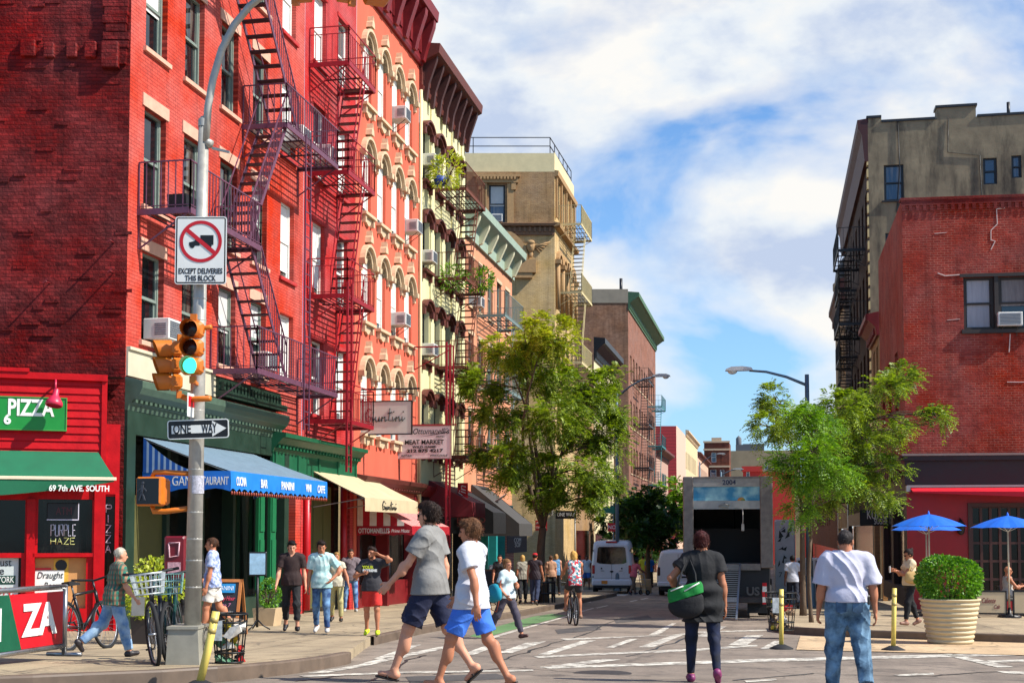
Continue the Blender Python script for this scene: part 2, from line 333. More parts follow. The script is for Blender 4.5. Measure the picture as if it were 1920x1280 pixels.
def kerb(pts, w=.13, h=.158):
    b = MB(); P = []
    for (x0, y0), (x1, y1) in zip(pts, pts[1:]):
        n = max(1, int(math.hypot(x1-x0, y1-y0)/1.0)); P += [(x0+(x1-x0)*i/n, y0+(y1-y0)*i/n) for i in range(n)]
    P.append(pts[-1]); V = []
    for i, (x, y) in enumerate(P):
        a = Vector(P[min(i+1, len(P)-1)])-Vector(P[max(i-1, 0)]); a.normalize(); nx, ny = a.y*w/2, -a.x*w/2; z = gz(y)
        V += [(x+nx, y+ny, z-.1), (x+nx*1.02, y+ny*1.02, z+h-.02), (x+nx*.85, y+ny*.85, z+h), (x-nx, y-ny, z+h), (x-nx, y-ny, z-.1)]
    F = [(i*5+k, i*5+k+1, i*5+5+k+1, i*5+5+k) for i in range(len(P)-1) for k in range(4)]
    b.add(V, F); return struct(b.obj('kerb', m_kerb))
sheet('road', [(-260, -40), (260, -40), (260, 620), (-260, 620)], 0, m_road)
CURB_L = [(gnd(a, b, .15).x, gnd(a, b, .15).y) for a, b in ((60, 1266), (150, 1262), (300, 1256), (400, 1250), (480, 1244), (544, 1238), (600, 1231), (650, 1222))]
CURB_L = [(CURB_L[0][0]-30*.82, CURB_L[0][1]-30*.57)]+CURB_L
CURB_L2 = [(-6.9, 22.4), (-7.1, 26.5), (-7.2, 39), (-7.25, 62.0), (-8.2, 63.6), (-12.0, 64.2)]
sheet('pavement', CURB_L+CURB_L2+[(-60, 64.2), (-60, -10)], .15, m_walk, .2)
kerb(CURB_L); kerb(CURB_L2)
sheet('pavement', [(-7.3, 74), (-7.3, 330), (-40, 330), (-40, 73)], .15, m_walk, .2)
CURB_R = [(0.0, 330), (0.0, 31.5), (.05, 29.6), (.45, 28.5), (1.3, 27.6), (2.9, 26.85), (4.6, 26.3)]
sheet('pavement', CURB_R+[(30, 18.6), (60, 18), (60, 330)], .15, m_walk, .2)
kerb([(x, y) for x, y in CURB_R[1:]])
sheet('paved_plaza', [(.35, 23.0), (2.2, 22.75), (6, 22.2), (16, 19), (30, 15), (30, 18.5), (4.6, 26.2), (2.9, 26.75), (1.3, 27.45), (.5, 27.6)], .012, m_tan)
sheet('bike_lane', pxpoly([(905, 1196), (1062, 1153), (1035, 1150), (1000, 1155), (925, 1176), (880, 1192)]), .004, m_green)
for pts in [
    [(1012, 1250), (1420, 1235), (1920, 1223), (1920, 1228), (1420, 1241), (1030, 1253)], [(1010, 1251), (1130, 1235), (1165, 1236), (1060, 1251)],
    [(902, 1199), (1060, 1155), (1066, 1155), (914, 1200)], [(1050, 1197), (1260, 1190), (1290, 1186), (1290, 1189), (1060, 1200)],
    [(1008, 1227), (1090, 1201), (1118, 1200), (1030, 1227)], [(1135, 1214), (1178, 1198), (1198, 1197), (1150, 1214)], [(1197, 1213), (1258, 1191), (1282, 1190), (1225, 1213)],
    [(1216, 1190), (1260, 1168), (1268, 1168), (1236, 1189)], [(862, 1228), (905, 1212), (940, 1208), (890, 1227)], [(932, 1224), (985, 1205), (1024, 1202), (960, 1224)],
    [(700, 1235), (770, 1210), (790, 1208), (725, 1235)], [(575, 1262), (690, 1240), (860, 1205), (865, 1209), (700, 1245), (610, 1262)], [(1000, 1230), (1300, 1216), (1420, 1208), (1420, 1211), (1300, 1220), (1010, 1233)],
    [(560, 1266), (760, 1259), (1000, 1255), (1000, 1258), (760, 1262), (570, 1269)], [(1762, 1226), (1782, 1225), (1900, 1250), (1870, 1251)], [(1850, 1238), (1920, 1236), (1920, 1240), (1860, 1242)],
    [(1868, 1258), (1920, 1259), (1920, 1264), (1880, 1261)], [(1675, 1265), (1750, 1261), (1752, 1264), (1685, 1267)], [(1395, 1276), (1455, 1272), (1457, 1275), (1400, 1279)],
    [(1365, 1209), (1400, 1191), (1432, 1190), (1400, 1209)], [(1305, 1193), (1345, 1174), (1362, 1174), (1330, 1193)], [(1425, 1216), (1452, 1201), (1470, 1202), (1450, 1217)], [(1300, 1184), (1440, 1180), (1440, 1182), (1300, 1186)],
    [(1085, 1146.5), (1112, 1139), (1115, 1140), (1090, 1147)], [(1116, 1139), (1138, 1134), (1141, 1135), (1120, 1140)], [(1180, 1127), (1193, 1124), (1196, 1125), (1184, 1128)], [(1200, 1123), (1213, 1120), (1216, 1121), (1204, 1124)],
    [(1040, 1128), (1108, 1126), (1108, 1129), (1040, 1131)], [(1040, 1112), (1100, 1110), (1100, 1114), (1040, 1116)], [(1136, 1111), (1180, 1113), (1170, 1117), (1136, 1115)]]:
    sheet('road_marking', pxpoly(pts), .006, m_paint)
bb = MB(); g = gnd(1240, 1172)
for q, r in (((1225, 1160), .32), ((1130, 1262), .34)):
    g = gnd(*q); bb = MB(); bb.lathe([(0.001, .012), (r*.8, .012), (r, .008), (r+.03, .006)], 20, (g.x, g.y, gz(g.y))); struct(bb.obj('manhole_cover', M('cast_iron', (60, 54, 50), .6, .3, bump=.6, bscale=30)))

m_patch = ground_mat('fresh_asphalt', (70, 66, 63), (84, 79, 75), (60, 57, 55)); m_tar = M('tar_seam', (38, 36, 36), .5)
for pts in ([(760, 1268), (930, 1262), (960, 1272), (770, 1280)], [(1150, 1160), (1215, 1153), (1225, 1160), (1155, 1168)], [(1040, 1180), (1120, 1172), (1128, 1180), (1046, 1188)]): sheet('asphalt_patch', pxpoly(pts), .003, m_patch)
for pts in ([(560, 1275), (700, 1262), (820, 1264), (960, 1250), (1100, 1262), (1240, 1268)], [(930, 1240), (1010, 1215), (1090, 1190), (1150, 1165), (1200, 1145)], [(1380, 1275), (1520, 1262), (1700, 1268), (1900, 1256)], [(1180, 1230), (1260, 1205), (1330, 1180)], [(700, 1275), (760, 1240), (800, 1225)]):
    b = MB(); P = [gnd(*p) for p in pts]; Q = []
    for a, c in zip(P, P[1:]):
        for k in range(6): v = a.lerp(c, k/6); v += Vector((random.uniform(-.06, .06), random.uniform(-.06, .06), 0)); Q.append(v)
    V = []
    for i, v in enumerate(Q): d = (Q[min(i+1, len(Q)-1)]-Q[max(i-1, 0)]).normalized(); n = Vector((d.y, -d.x, 0))*random.uniform(.012, .03); V += [(v.x+n.x, v.y+n.y, gz(v.y+n.y)+.0045), (v.x-n.x, v.y-n.y, gz(v.y-n.y)+.0045)]
    b.add(V, [(2*i, 2*i+1, 2*i+3, 2*i+2) for i in range(len(Q)-1)]); struct(b.obj('tar_seam', m_tar))
# ------------------------------------------------------------------ building kit
def wall(name, x0, x1, z0, z1, holes, mat, parent, y=0., depth=.2, mi_rev=None):
    """wall in the x,z plane at y with rectangular openings (hx0,hx1,hz0,hz1) and their reveals"""
    b = MB(); xs = sorted({x0, x1, *[h[0] for h in holes], *[h[1] for h in holes]}); zs = sorted({z0, z1, *[h[2] for h in holes], *[h[3] for h in holes]})
    xs = [x for x in xs if x0 <= x <= x1]; zs = [z for z in zs if z0 <= z <= z1]
    for a, c in zip(xs, xs[1:]):
        run = None
        for d, e in zip(zs, zs[1:]):
            mx, mz = (a+c)/2, (d+e)/2
            if any(h[0] < mx < h[1] and h[2] < mz < h[3] for h in holes): continue
            b.quad((a, y, d), (c, y, d), (c, y, e), (a, y, e))
    for h in holes:
        a, c, d, e = h; q = y+depth
        b.quad((a, y, d), (a, y, e), (a, q, e), (a, q, d)); b.quad((c, y, d), (c, q, d), (c, q, e), (c, y, e))
        b.quad((a, y, d), (a, q, d), (c, q, d), (c, y, d)); b.quad((a, y, e), (c, y, e), (c, q, e), (a, q, e))
    me = b.obj(name, mat, parent)
    bm = bmesh.new(); bm.from_mesh(me.data); bmesh.ops.remove_doubles(bm, verts=bm.verts, dist=1e-5); bm.to_mesh(me.data); bm.free()
    return me
_win = {}
def window(parent, x, z, w, h, frame, pane, y=.14, sill=None, lintel=None, blind=None, rail=.5, mull=0, fw=.055, sh=.09, lh=.24, ov=.1):
    """double hung sash window as a part: frame, two sashes; pane, sill, lintel and blind as sub-parts"""
    key = (round(w, 3), round(h, 3), frame.name, pane.name, sill and sill.name, lintel and lintel.name, blind and blind.name, rail, mull, round(y, 3), fw, lh)
    if key not in _win:
        b = MB(); f = fw
        b.box(0, f, y-.03, y+.06, 0, h); b.box(w-f, w, y-.03, y+.06, 0, h); b.box(f, w-f, y-.03, y+.06, h-f, h); b.box(f, w-f, y-.03, y+.06, 0, f*1.2)
        zr = h*rail; s = .04
        b.box(f, w-f, y-.018, y+.03, zr-s/2, zr+s)
        b.box(f, f+s, y-.012, y+.028, zr+s, h-f); b.box(w-f-s, w-f, y-.012, y+.028, zr+s, h-f)
        b.box(f, f+s, y+.022, y+.05, f*1.2, zr-s/2); b.box(w-f-s, w-f, y+.022, y+.05, f*1.2, zr-s/2)
        for k in range(mull): xm = w*(k+1)/(mull+1); b.box(xm-.015, xm+.015, y-.01, y+.045, f*1.2+.001, h-f-.001)
        o = b.obj('window', frame, parent)
        p = MB(); p.quad((f, y+.018, zr), (w-f, y+.018, zr), (w-f, y+.018, h-f), (f, y+.018, h-f)); p.quad((f, y+.05, f), (w-f, y+.05, f), (w-f, y+.05, zr), (f, y+.05, zr)); p.obj('pane', pane, o)
        if sill: q = MB(); q.box(-ov, w+ov, -.07, y, -sh, 0); q.obj('sill', sill, o)
        if lintel: q = MB(); q.box(-ov, w+ov, -.025, .03, h, h+lh); q.obj('lintel', lintel, o)
        if blind: q = MB(); zl = h*(.12 if blind.name == 'white_blind' else .45); q.quad((f+.01, y+.012, zl), (w-f-.01, y+.012, zl), (w-f-.01, y+.012, h-f-.01), (f+.01, y+.012, h-f-.01)); q.obj('blind', blind, o)
        _win[key] = o; o.location = (x, 0, z); return o
    return_o = dup(_win[key], parent=parent, loc=(x, 0, z)); return return_o
def ac_unit(face, x, z, label, w=.62, h=.42, d=.45, group='window air conditioners on the facades', front=(205, 203, 196)):
    """box air conditioner hanging out of a window; face gives its frame"""
    t = thing('air_conditioner', label, 'air conditioner', face.m @ Vector((x, 0, z)), face.a, group)
    b = MB(); b.bbox(-w/2, w/2, -d, .1, 0, h, .015); b.obj('casing', M('ac_casing', front, .5, var=.06), t)
    g = MB()
    for k in range(8): zz = h*.12+k*h*.1; g.box(-w*.42, w*.42, -d-.012, -d-.001, zz, zz+h*.055)
    for k in range(6): zz = h*.2+k*h*.1; g.box(w/2+.001, w/2+.01, -d+.06, -d+.3, zz, zz+h*.05); g.box(-w/2-.01, -w/2-.001, -d+.06, -d+.3, zz, zz+h*.05)
    g.obj('grille', M('ac_grille', (92, 98, 108), .5, .2), t)
    
    for sx in (-.3, .3): b = MB(); b.bar((w*sx, -d+.05, -.01), (w*sx, .0, -.3), .012); b.obj('bracket', M('ac_bracket', (70, 66, 62), .6, .4), t)
    return t
def cornice(name, x0, x1, z0, prof, mat, parent, dent=None, brk=None, mat2=None, y=0.):
    """prof: (y,z) outline run along x; dent=(pitch,w,h,d,z); brk=(list of x, width, outline)"""
    b = MB(); b.prism([(y+a, z0+c) for a, c in prof], x0, x1, axis='x')
    if dent:
        p, w, h, d, z = dent; n = int((x1-x0)/p)
        for k in range(n): xx = x0+(k+.5)*p; b.box(xx-w/2, xx+w/2, y-d, y-.002, z0+z, z0+z+h)
    o = b.obj(name, mat, parent, True)
    if brk:
        xs, w, ol = brk
        for xx in xs: q = MB(); q.prism([(y+a, z0+c) for a, c in ol], xx-w/2, xx+w/2, axis='x'); q.obj('bracket', mat2 or mat, o, True)
    return o
def shaded_copy(m):
    c = m.get('rgb', (80, 60, 60)); return M(m.name+'_shaded_grating', tuple(int(v*.5) for v in c), .6, .2, var=.3)  # underside shade put into the colour of slats and treads
def railing(b, p, q, h, n, r=.012, rr=.018, mid=False, skip=False):
    """top rail, bottom rail, balusters from p to q (foot points)"""
    p, q = Vector(p), Vector(q); up = Vector((0, 0, h))
    b.bar(p+up, q+up, rr); b.bar(p+Vector((0, 0, .08)), q+Vector((0, 0, .08)), r)
    if mid: b.bar(p+up*.8, q+up*.8, r)
    for k in range(n+1):
        a = p.lerp(q, k/n); b.bar(a, a+up*(.8 if mid and 0 < k < n else 1), r if 0 < k < n else rr, caps=False)
def balcony(t, x0, x1, d, z, mat, h=.95, pitch=.15, slats=7, mid=False, brk=True, hole=None):
    b = MB(); c = MB()
    for k in range(slats):
        yy = -.08-(d-.12)*k/(slats-1)
        if hole and hole[0] <= k: b.box(x0, hole[1], yy-.016, yy+.016, z-.025, z-.005, 1)
        else: b.box(x0+.02, x1-.02, yy-.016, yy+.016, z-.025, z-.005, 1)
    for xx in np.linspace(x0+.05, x1-.05, max(3, int((x1-x0)/1.1)+1)): b.box(xx-.02, xx+.02, -d+.03, -.02, z-.06, z-.026, 1)
    b.box(x0, x1, -d-.02, -d+.02, z-.09, z+.03); b.box(x0-.02, x0+.02, -d+.021, 0, z-.09, z+.03); b.box(x1-.02, x1+.02, -d+.021, 0, z-.09, z+.03)
    o = b.obj('platform', [mat, shaded_copy(mat)], t)
    railing(c, (x0, -d, z), (x1, -d, z), h, max(3, int((x1-x0)/pitch)), mid=mid); railing(c, (x0, -.03, z), (x0, -d, z), h, max(2, int(d/pitch)), mid=mid); railing(c, (x1, -.03, z), (x1, -d, z), h, max(2, int(d/pitch)), mid=mid)
    c.obj('railing', mat, o)
    if brk:
        for xx in (x0+.03, x1-.03): q = MB(); q.bar((xx, -d+.05, z-.07), (xx, -.02, z-.75), .02); q.bar((xx, -.02, z-.75), (xx, -.02, z-.05), .014); q.obj('bracket', mat, o)
    return o
def stair(t, x0, z0, x1, z1, y0, y1, mat, n=None, hr=.8, treads=.2, balus=True):
    """steep stair between (x0,z0) foot and (x1,z1) head, between depths y0 and y1 (both negative)"""
    b = MB(); n = n or max(5, int(abs(z1-z0)/.26))
    for yy in (y0, y1): b.prism([(x0, z0-.07), (x0, z0+.09), (x1, z1+.09), (x1, z1-.07)], yy-.012, yy+.012)
    for k in range(1, n): f = k/n; xx, zz = x0+(x1-x0)*f, z0+(z1-z0)*f; b.box(xx-treads/2, xx+treads/2, min(y0, y1)+.012, max(y0, y1)-.012, zz-.014, zz+.014, 1)
    o = b.obj('stair', [mat, shaded_copy(mat)], t)
    c = MB(); yy = min(y0, y1); c.bar((x0, yy, z0+hr), (x1, yy, z1+hr), .02)
    yb = max(y0, y1); c.bar((x0, yb, z0+hr), (x1, yb, z1+hr), .016)
    if balus:
        m = n*2
        for k in range(0, m+1): f = k/m; xx, zz = x0+(x1-x0)*f, z0+(z1-z0)*f; c.bar((xx, yy, zz), (xx, yy, zz+hr), .011, caps=False)
    c.obj('handrail', mat, o); return o
def ladder(t, x, y0, y1, z0, z1, mat, along='y', w=None, pitch=.3, r=.022):
    b = MB()
    if along == 'y': P = [(x, y0), (x, y1)]
    else: P = [(x, y0), (x+w, y0)]
    for p in P: b.bar((*p, z0), (*p, z1), r)
    for k in range(int((z1-z0)/pitch)): zz = z0+.15+k*pitch; b.bar((*P[0], zz), (*P[1], zz), .014, caps=False)
    return b.obj('ladder', mat, t)
def awning(name, label, face, x0, x1, d, zt, zf, zv, mat, mval=None, group=None, scal=.0, sides=True, frame=True, n=40, sag=.02, msoff=None):
    """sloping fabric awning: canopy, side panels, valance; x along wall, d outward"""
    t = thing(name, label, 'awning', face.m @ Vector((x0, 0, zv)), face.a, group); L = x1-x0; zt, zf, z_ = zt-zv, zf-zv, 0
    b = MB(); m = 14; V = []
    for i in range(n+1):
        x = L*i/n
        for k in range(m+1):
            s = k/m; V.append((x, -.03-(d-.03)*s, zt+(zf-zt)*s-sag*math.sin(math.pi*s)*(.6+.4*math.cos(i*math.pi*8/n))))
    F = [(i*(m+1)+k, i*(m+1)+k+1, (i+1)*(m+1)+k+1, (i+1)*(m+1)+k) for i in range(n) for k in range(m)]
    b.add(V, F, 0, True); b.obj('canopy', mat, t)
    v = MB(); V = []; F = []
    N = n*2
    for i in range(N+1):
        x = L*i/N; lo = z_+(abs(math.sin(i*math.pi/4))*scal) ; w = .012*math.sin(i*.9)
        V += [(x, -d-.004, zf+.005), (x, -d-.012+w*.5, (zf+lo)/2), (x, -d-.01+w, lo)]
    F = [(i*3+k, i*3+k+1, i*3+4+k, i*3+3+k) for i in range(N) for k in range(2)]
    v.add(V, F, 0, True); vo = v.obj('valance', mval or mat, t)
    if sides:
        for xx in (0, L):
            s = MB(); k = 12; V = []
            for i in range(k+1): f = i/k; V += [(xx, -.03-(d-.03)*f, zf+.005+(.0 if sides == 'val' else (zt-zf)*(1-f))), (xx, -.03-(d-.03)*f, z_+scal*abs(math.sin(i*math.pi/4)))]
            s.add(V, [(2*i, 2*i+1, 2*i+3, 2*i+2) for i in range(k)], 0, False); s.obj('side_panel', msoff or mval or mat, t)
    if frame:
        f = MB(); mt = M('awning_frame', (150, 148, 142), .4, .6)
        f.bar((.03, -d+.03, zf-.02), (L-.03, -d+.03, zf-.02), .02); f.bar((.03, -.05, zt-.03), (L-.03, -.05, zt-.03), .025)
        for xx in (.06, L/2, L-.06): f.bar((xx, -.05, zf-.25), (xx, -d+.03, zf-.02), .016); f.bar((xx, -.05, zt-.05), (xx, -d+.03, zf-.03), .014)
        f.obj('frame', mt, t)
    return t, vo
# ------------------------------------------------------------------ left side of the street
XL = -12.1
m_brA = brick('orange_red_brick', (196, 66, 46), (182, 56, 38), (148, 42, 30), bump=.35, big=.08, blotch=.18, bl_col=(206, 110, 86), bl_at=.64)
m_brB = brick('bright_red_brick', (184, 40, 38), (174, 35, 34), (150, 28, 28), bump=.25, big=.06, blotch=.16, bl_col=(196, 84, 76), bl_at=.66)
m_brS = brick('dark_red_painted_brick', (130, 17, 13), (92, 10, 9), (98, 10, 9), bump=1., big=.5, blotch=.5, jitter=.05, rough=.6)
m_salmon = M('salmon_stucco', (204, 98, 76), .85, spec=.15, var=.14, scale=1.2, bump=.1, bscale=9, stretch=(1, 1, .25))
m_cream = M('cream_paint', (212, 204, 156), .7, var=.12, scale=1.5, stretch=(1, 1, .2))
m_ivory = M('ivory_stone', (198, 174, 140), .75, var=.18, scale=5)
m_sill = M('pink_stone', (206, 156, 132), .8, var=.15, scale=6)
m_darkframe = M('grey_green_frame', (120, 132, 122), .5, var=.1)
m_white = M('white_frame', (222, 222, 214), .5, var=.06)
m_black = M('black_frame', (22, 22, 26), .45, var=.2)
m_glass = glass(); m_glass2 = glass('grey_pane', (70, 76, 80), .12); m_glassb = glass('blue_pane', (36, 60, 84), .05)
m_blind = M('blind', (196, 194, 188), .8, var=.08); m_blindw = M('white_blind', (222, 220, 212), .8, var=.06); m_curtain = M('curtain', (120, 112, 112), .9, var=.3, scale=3, stretch=(6, 1, .6))
m_dkred = M('dark_red_trim', (112, 16, 22), .5, var=.25, scale=4); m_brown = M('brown_trim', (92, 40, 30), .6, var=.25, scale=5)
m_dkgreen = M('dark_green_paint', (30, 52, 40), .45, var=.25, scale=3); m_green = M('green_paint', (18, 84, 54), .5, var=.2, scale=2.5)
m_dark = M('dark_interior', (12, 12, 13), .9, var=.4, scale=2); m_olive = M('olive_panel', (84, 82, 40), .7, var=.15)
def bld(name, label, p, ang): f = Face(p, ang); return thing(name, label, 'building', p, ang), f
# --- A: corner tenement with the long blank flank
Z0 = -1.85
tA, FA = bld('brick_tenement', 'orange red brick corner tenement with a dark red blank flank and purple fire escape', (XL, 23.4, Z0), R(90))
cols = [.62, 2.42, 4.3, 6.15, 8.05]; rows = [(5.62, 1.78), (8.3, 1.97), (11.45, 1.97), (14.6, 2.0)]
wall('front_wall', 0, 9.68, -.8, 19.4, [(c, c+.95, z, z+h) for c in cols for z, h in rows]+[(.35, 9.3, -.8, 3.85)], m_brA, tA, depth=.24)
for i, c in enumerate(cols):
    for j, (z, h) in enumerate(rows):
        window(tA, c, z, .95, h, m_white if i == 4 else m_darkframe, m_glass, sill=m_sill if i < 4 else m_brB, lintel=m_sill if i < 4 else None, blind=(m_blindw if i == 4 else m_blind) if (i*3+j*2) % 5 in (1, 4) or i == 4 else None, y=.15, lh=.25)
def flank(name, p, ang): o = bpy.data.objects.new(name, None); return o
cor = Vector((XL, 23.4, Z0)); L0 = 15.; pS = cor-Vector(_r)*L0; FS = Face(pS, YAW)
def rel(o, root, face):
    """parent o, modelled in face's own frame, to a building root"""
    o.parent = root; o.matrix_parent_inverse = Matrix(); o.matrix_basis = root_m(root).inverted() @ face.m; return o
def root_m(r): return Matrix.Translation(r.location) @ Matrix.Rotation(r.rotation_euler.z, 4, 'Z')
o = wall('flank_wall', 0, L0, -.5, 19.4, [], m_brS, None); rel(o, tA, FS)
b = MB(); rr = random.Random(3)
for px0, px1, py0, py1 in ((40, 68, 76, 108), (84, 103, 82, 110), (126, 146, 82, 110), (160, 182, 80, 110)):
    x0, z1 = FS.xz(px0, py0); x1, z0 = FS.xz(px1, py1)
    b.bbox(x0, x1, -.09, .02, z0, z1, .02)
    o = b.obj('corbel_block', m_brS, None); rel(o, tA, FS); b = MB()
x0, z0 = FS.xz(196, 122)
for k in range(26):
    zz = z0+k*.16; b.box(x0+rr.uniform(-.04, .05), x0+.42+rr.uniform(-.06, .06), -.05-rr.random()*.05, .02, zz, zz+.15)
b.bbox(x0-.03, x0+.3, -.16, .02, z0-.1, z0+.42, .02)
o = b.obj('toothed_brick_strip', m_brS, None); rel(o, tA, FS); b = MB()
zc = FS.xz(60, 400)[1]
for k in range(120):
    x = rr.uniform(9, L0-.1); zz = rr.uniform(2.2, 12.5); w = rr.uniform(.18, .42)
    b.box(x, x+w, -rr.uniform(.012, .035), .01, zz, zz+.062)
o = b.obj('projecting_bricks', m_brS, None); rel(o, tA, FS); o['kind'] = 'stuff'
b = MB()
for px, py in ((213, 455), (213, 511), (93, 531)):
    x, z = FS.xz(px, py); b.bar((x, .02, z), (x+.02, -.28, z-.02), .018, n=6); b.bar((x-.03, -.27, z-.05), (x+.05, -.27, z+.03), .02)
o = b.obj('wall_anchor', m_dkred, None); rel(o, tA, FS)
# shop front of A
cornice('shop_cornice', 0.0, 7.85, 4.2, [(0, 0), (-.06, 0), (-.09, .12), (-.3, .3), (-.36, .42), (-.36, .55), (-.1, .62), (0, .64)], M('grey_green_trim', (72, 92, 76), .5, var=.2), tA, dent=(.2, .1, .12, .2, .14))
b = MB(); b.box(.02, 4.1, -.045, 0, 4.86, 5.36); b.box(.02, 4.1, -.09, 0, 5.36, 5.42); b.obj('fascia_panel', M('beige_panel', (196, 186, 160), .6, var=.12, scale=1.5), tA)
b = MB(); b.box(4.1, 7.85, -.3, 0, 4.86, 5.0); b.box(4.1, 7.85, -.12, 0, 5.0, 5.3)
for k in range(18): b.box(4.15+k*.2, 4.26+k*.2, -.22, -.12, 5.02, 5.2)
b.obj('upper_cornice', m_dkgreen, tA)
b = MB(); b.box(0, .35, -.06, .2, -.8, 4.2); b.box(8.3, 8.6, -.08, .2, -.8, 4.2); b.box(.35, 8.3, .03, .27, -.8, .35); b.box(.35, 8.3, -.05, .1, 3.75, 4.2); b.box(8.6, 9.6, -.03, .1, 3.5, 4.2)
for x in (1.9, 3.6, 5.3): b.box(x, x+.14, .02, .35, -.8, 3.75)
b.obj('shop_frame', m_dkgreen, tA)
b = MB(); b.quad((.35, .3, -.8), (9.3, .3, -.8), (9.3, .3, 3.85), (.35, .3, 3.85)); b.obj('shop_glass', glass('dark_shop_glass', (14, 18, 16), .06), tA)
b = MB(); b.box(.35, 1.9, .12, .28, .36, 2.6); b.obj('olive_panel', m_olive, tA)
b = MB()
for x in (6.85, 7.62): b.box(x, x+.36, .02, .1, .5, 3.2); b.box(x+.05, x+.31, -.01, .02, 1.9, 3.1); b.box(x+.05, x+.31, -.01, .02, .6, 1.7)
b.obj('shutter', M('bright_green_shutter', (18, 100, 60), .5, var=.1), tA)
# purple fire escape
m_purple = M('purple_iron', (104, 64, 84), .5, .2, var=.25, scale=8)
t = thing('fire_escape', 'purple iron fire escape zigzagging up the orange red brick front nearest the corner', 'fire escape', (XL, 23.4, Z0), R(90))
bA = [balcony(t, .38, 4.0, 1.1, 8.12, m_purple), balcony(t, 5.5, 9.2, 1.1, 11.35, m_purple), balcony(t, 3.85, 9.3, 1.1, 5.42, m_purple, slats=8), balcony(t, .38, 4.0, 1.1, 14.55, m_purple)]
stair(t, 3.55, 8.12, 5.75, 11.35, -.35, -1.0, m_purple); stair(t, 5.9, 5.42, 3.7, 8.12, -.35, -1.0, m_purple); stair(t, 6.6, 11.35, 3.7, 14.55, -.35, -1.0, m_purple)
ladder(t, 6.6, -1.18, -1.18, 4.3, 11.4, m_purple, along='x', w=.36)
t = thing('planter_box', 'black planter box of low green plants on the purple fire escape', 'planter', FA.m @ Vector((1.1, -.65, 8.15)), R(90))
b = MB(); b.prism([(-.32, 0), (.32, 0), (.38, .36), (-.38, .36)], -.2, .2); b.obj('box', m_black, t)
# --- B: plain bright red brick, red fire escape
Z0 = -2.0
tB, FB = bld('red_tenement', 'plain bright red brick tenement with white windows behind a red fire escape', (XL, 33.1, Z0), R(90))
cols = [.72, 2.75]; rows = [(5.2, 2.0), (8.45, 2.0), (11.65, 2.0), (14.8, 2.0)]
wall('front_wall', 0, 4.42, -.8, 19.5, [(c, c+.95, z, z+h) for c in cols for z, h in rows]+[(.3, 4.1, -.8, 3.5)], m_brB, tB)
for i, c in enumerate(cols):
    for j, (z, h) in enumerate(rows): window(tB, c, z, .95, h, m_white, m_glass2 if i else m_glass, sill=m_brB, blind=m_blindw if (i+j) % 2 else None, lintel=m_brB, lh=.12)
cornice('shop_cornice', -2.25, 4.5, 4.0, [(0, 0), (-.08, 0), (-.12, .1), (-.34, .34), (-.42, .36), (-.42, .46), (0, .52)], m_green, tB, dent=(.25, .12, .1, .22, .1))
b = MB(); b.box(-2.2, 4.45, -.07, 0, 3.45, 4.0)
for x in np.arange(-2.1, 4.4, 1.6): b.box(x, x+.12, -.11, -.07, 3.45, 4.0)
b.obj('fascia_panel', m_green, tB)
b = MB(); b.quad((.3, .35, -.8), (4.1, .35, -.8), (4.1, .35, 3.5), (.3, .35, 3.5)); b.obj('shop_glass', glass('dark_shop_glass'), tB)
b = MB(); b.box(1.0, 2.7, .1, .3, 0, 3.3); b.box(1.2, 1.9, .08, .1, 1.6, 3.1); b.box(2.0, 2.6, .08, .1, 1.6, 3.1); b.obj('olive_panel', m_olive, tB)
for x in (.25, 3.3): b = MB(); b.bar((x, -.08, 0), (x, -.08, 3.5), .1, n=10); b.obj('red_post', M('red_post_paint', (176, 14, 26), .4, var=.12), tB)
m_redfe = M('red_iron', (150, 22, 38), .45, .2, var=.3, scale=8)
t = thing('fire_escape', 'red iron fire escape with a long drop ladder on the plain bright red front', 'fire escape', (XL, 33.1, Z0), R(90))
for z in (14.55, 11.6, 8.3, 4.98): balcony(t, .3, 2.7, 1.12, z, m_redfe, mid=True, slats=8, h=.98)
for z0, z1 in ((11.6, 14.55), (8.3, 11.6), (4.98, 8.3)): stair(t, .75, z0, 1.9, z1, -.5, -1.08, m_redfe, balus=False, hr=.7)
ladder(t, .1, -1.2, -1.2, 3.6, 8.6, m_redfe, along='x', w=.36, r=.035)
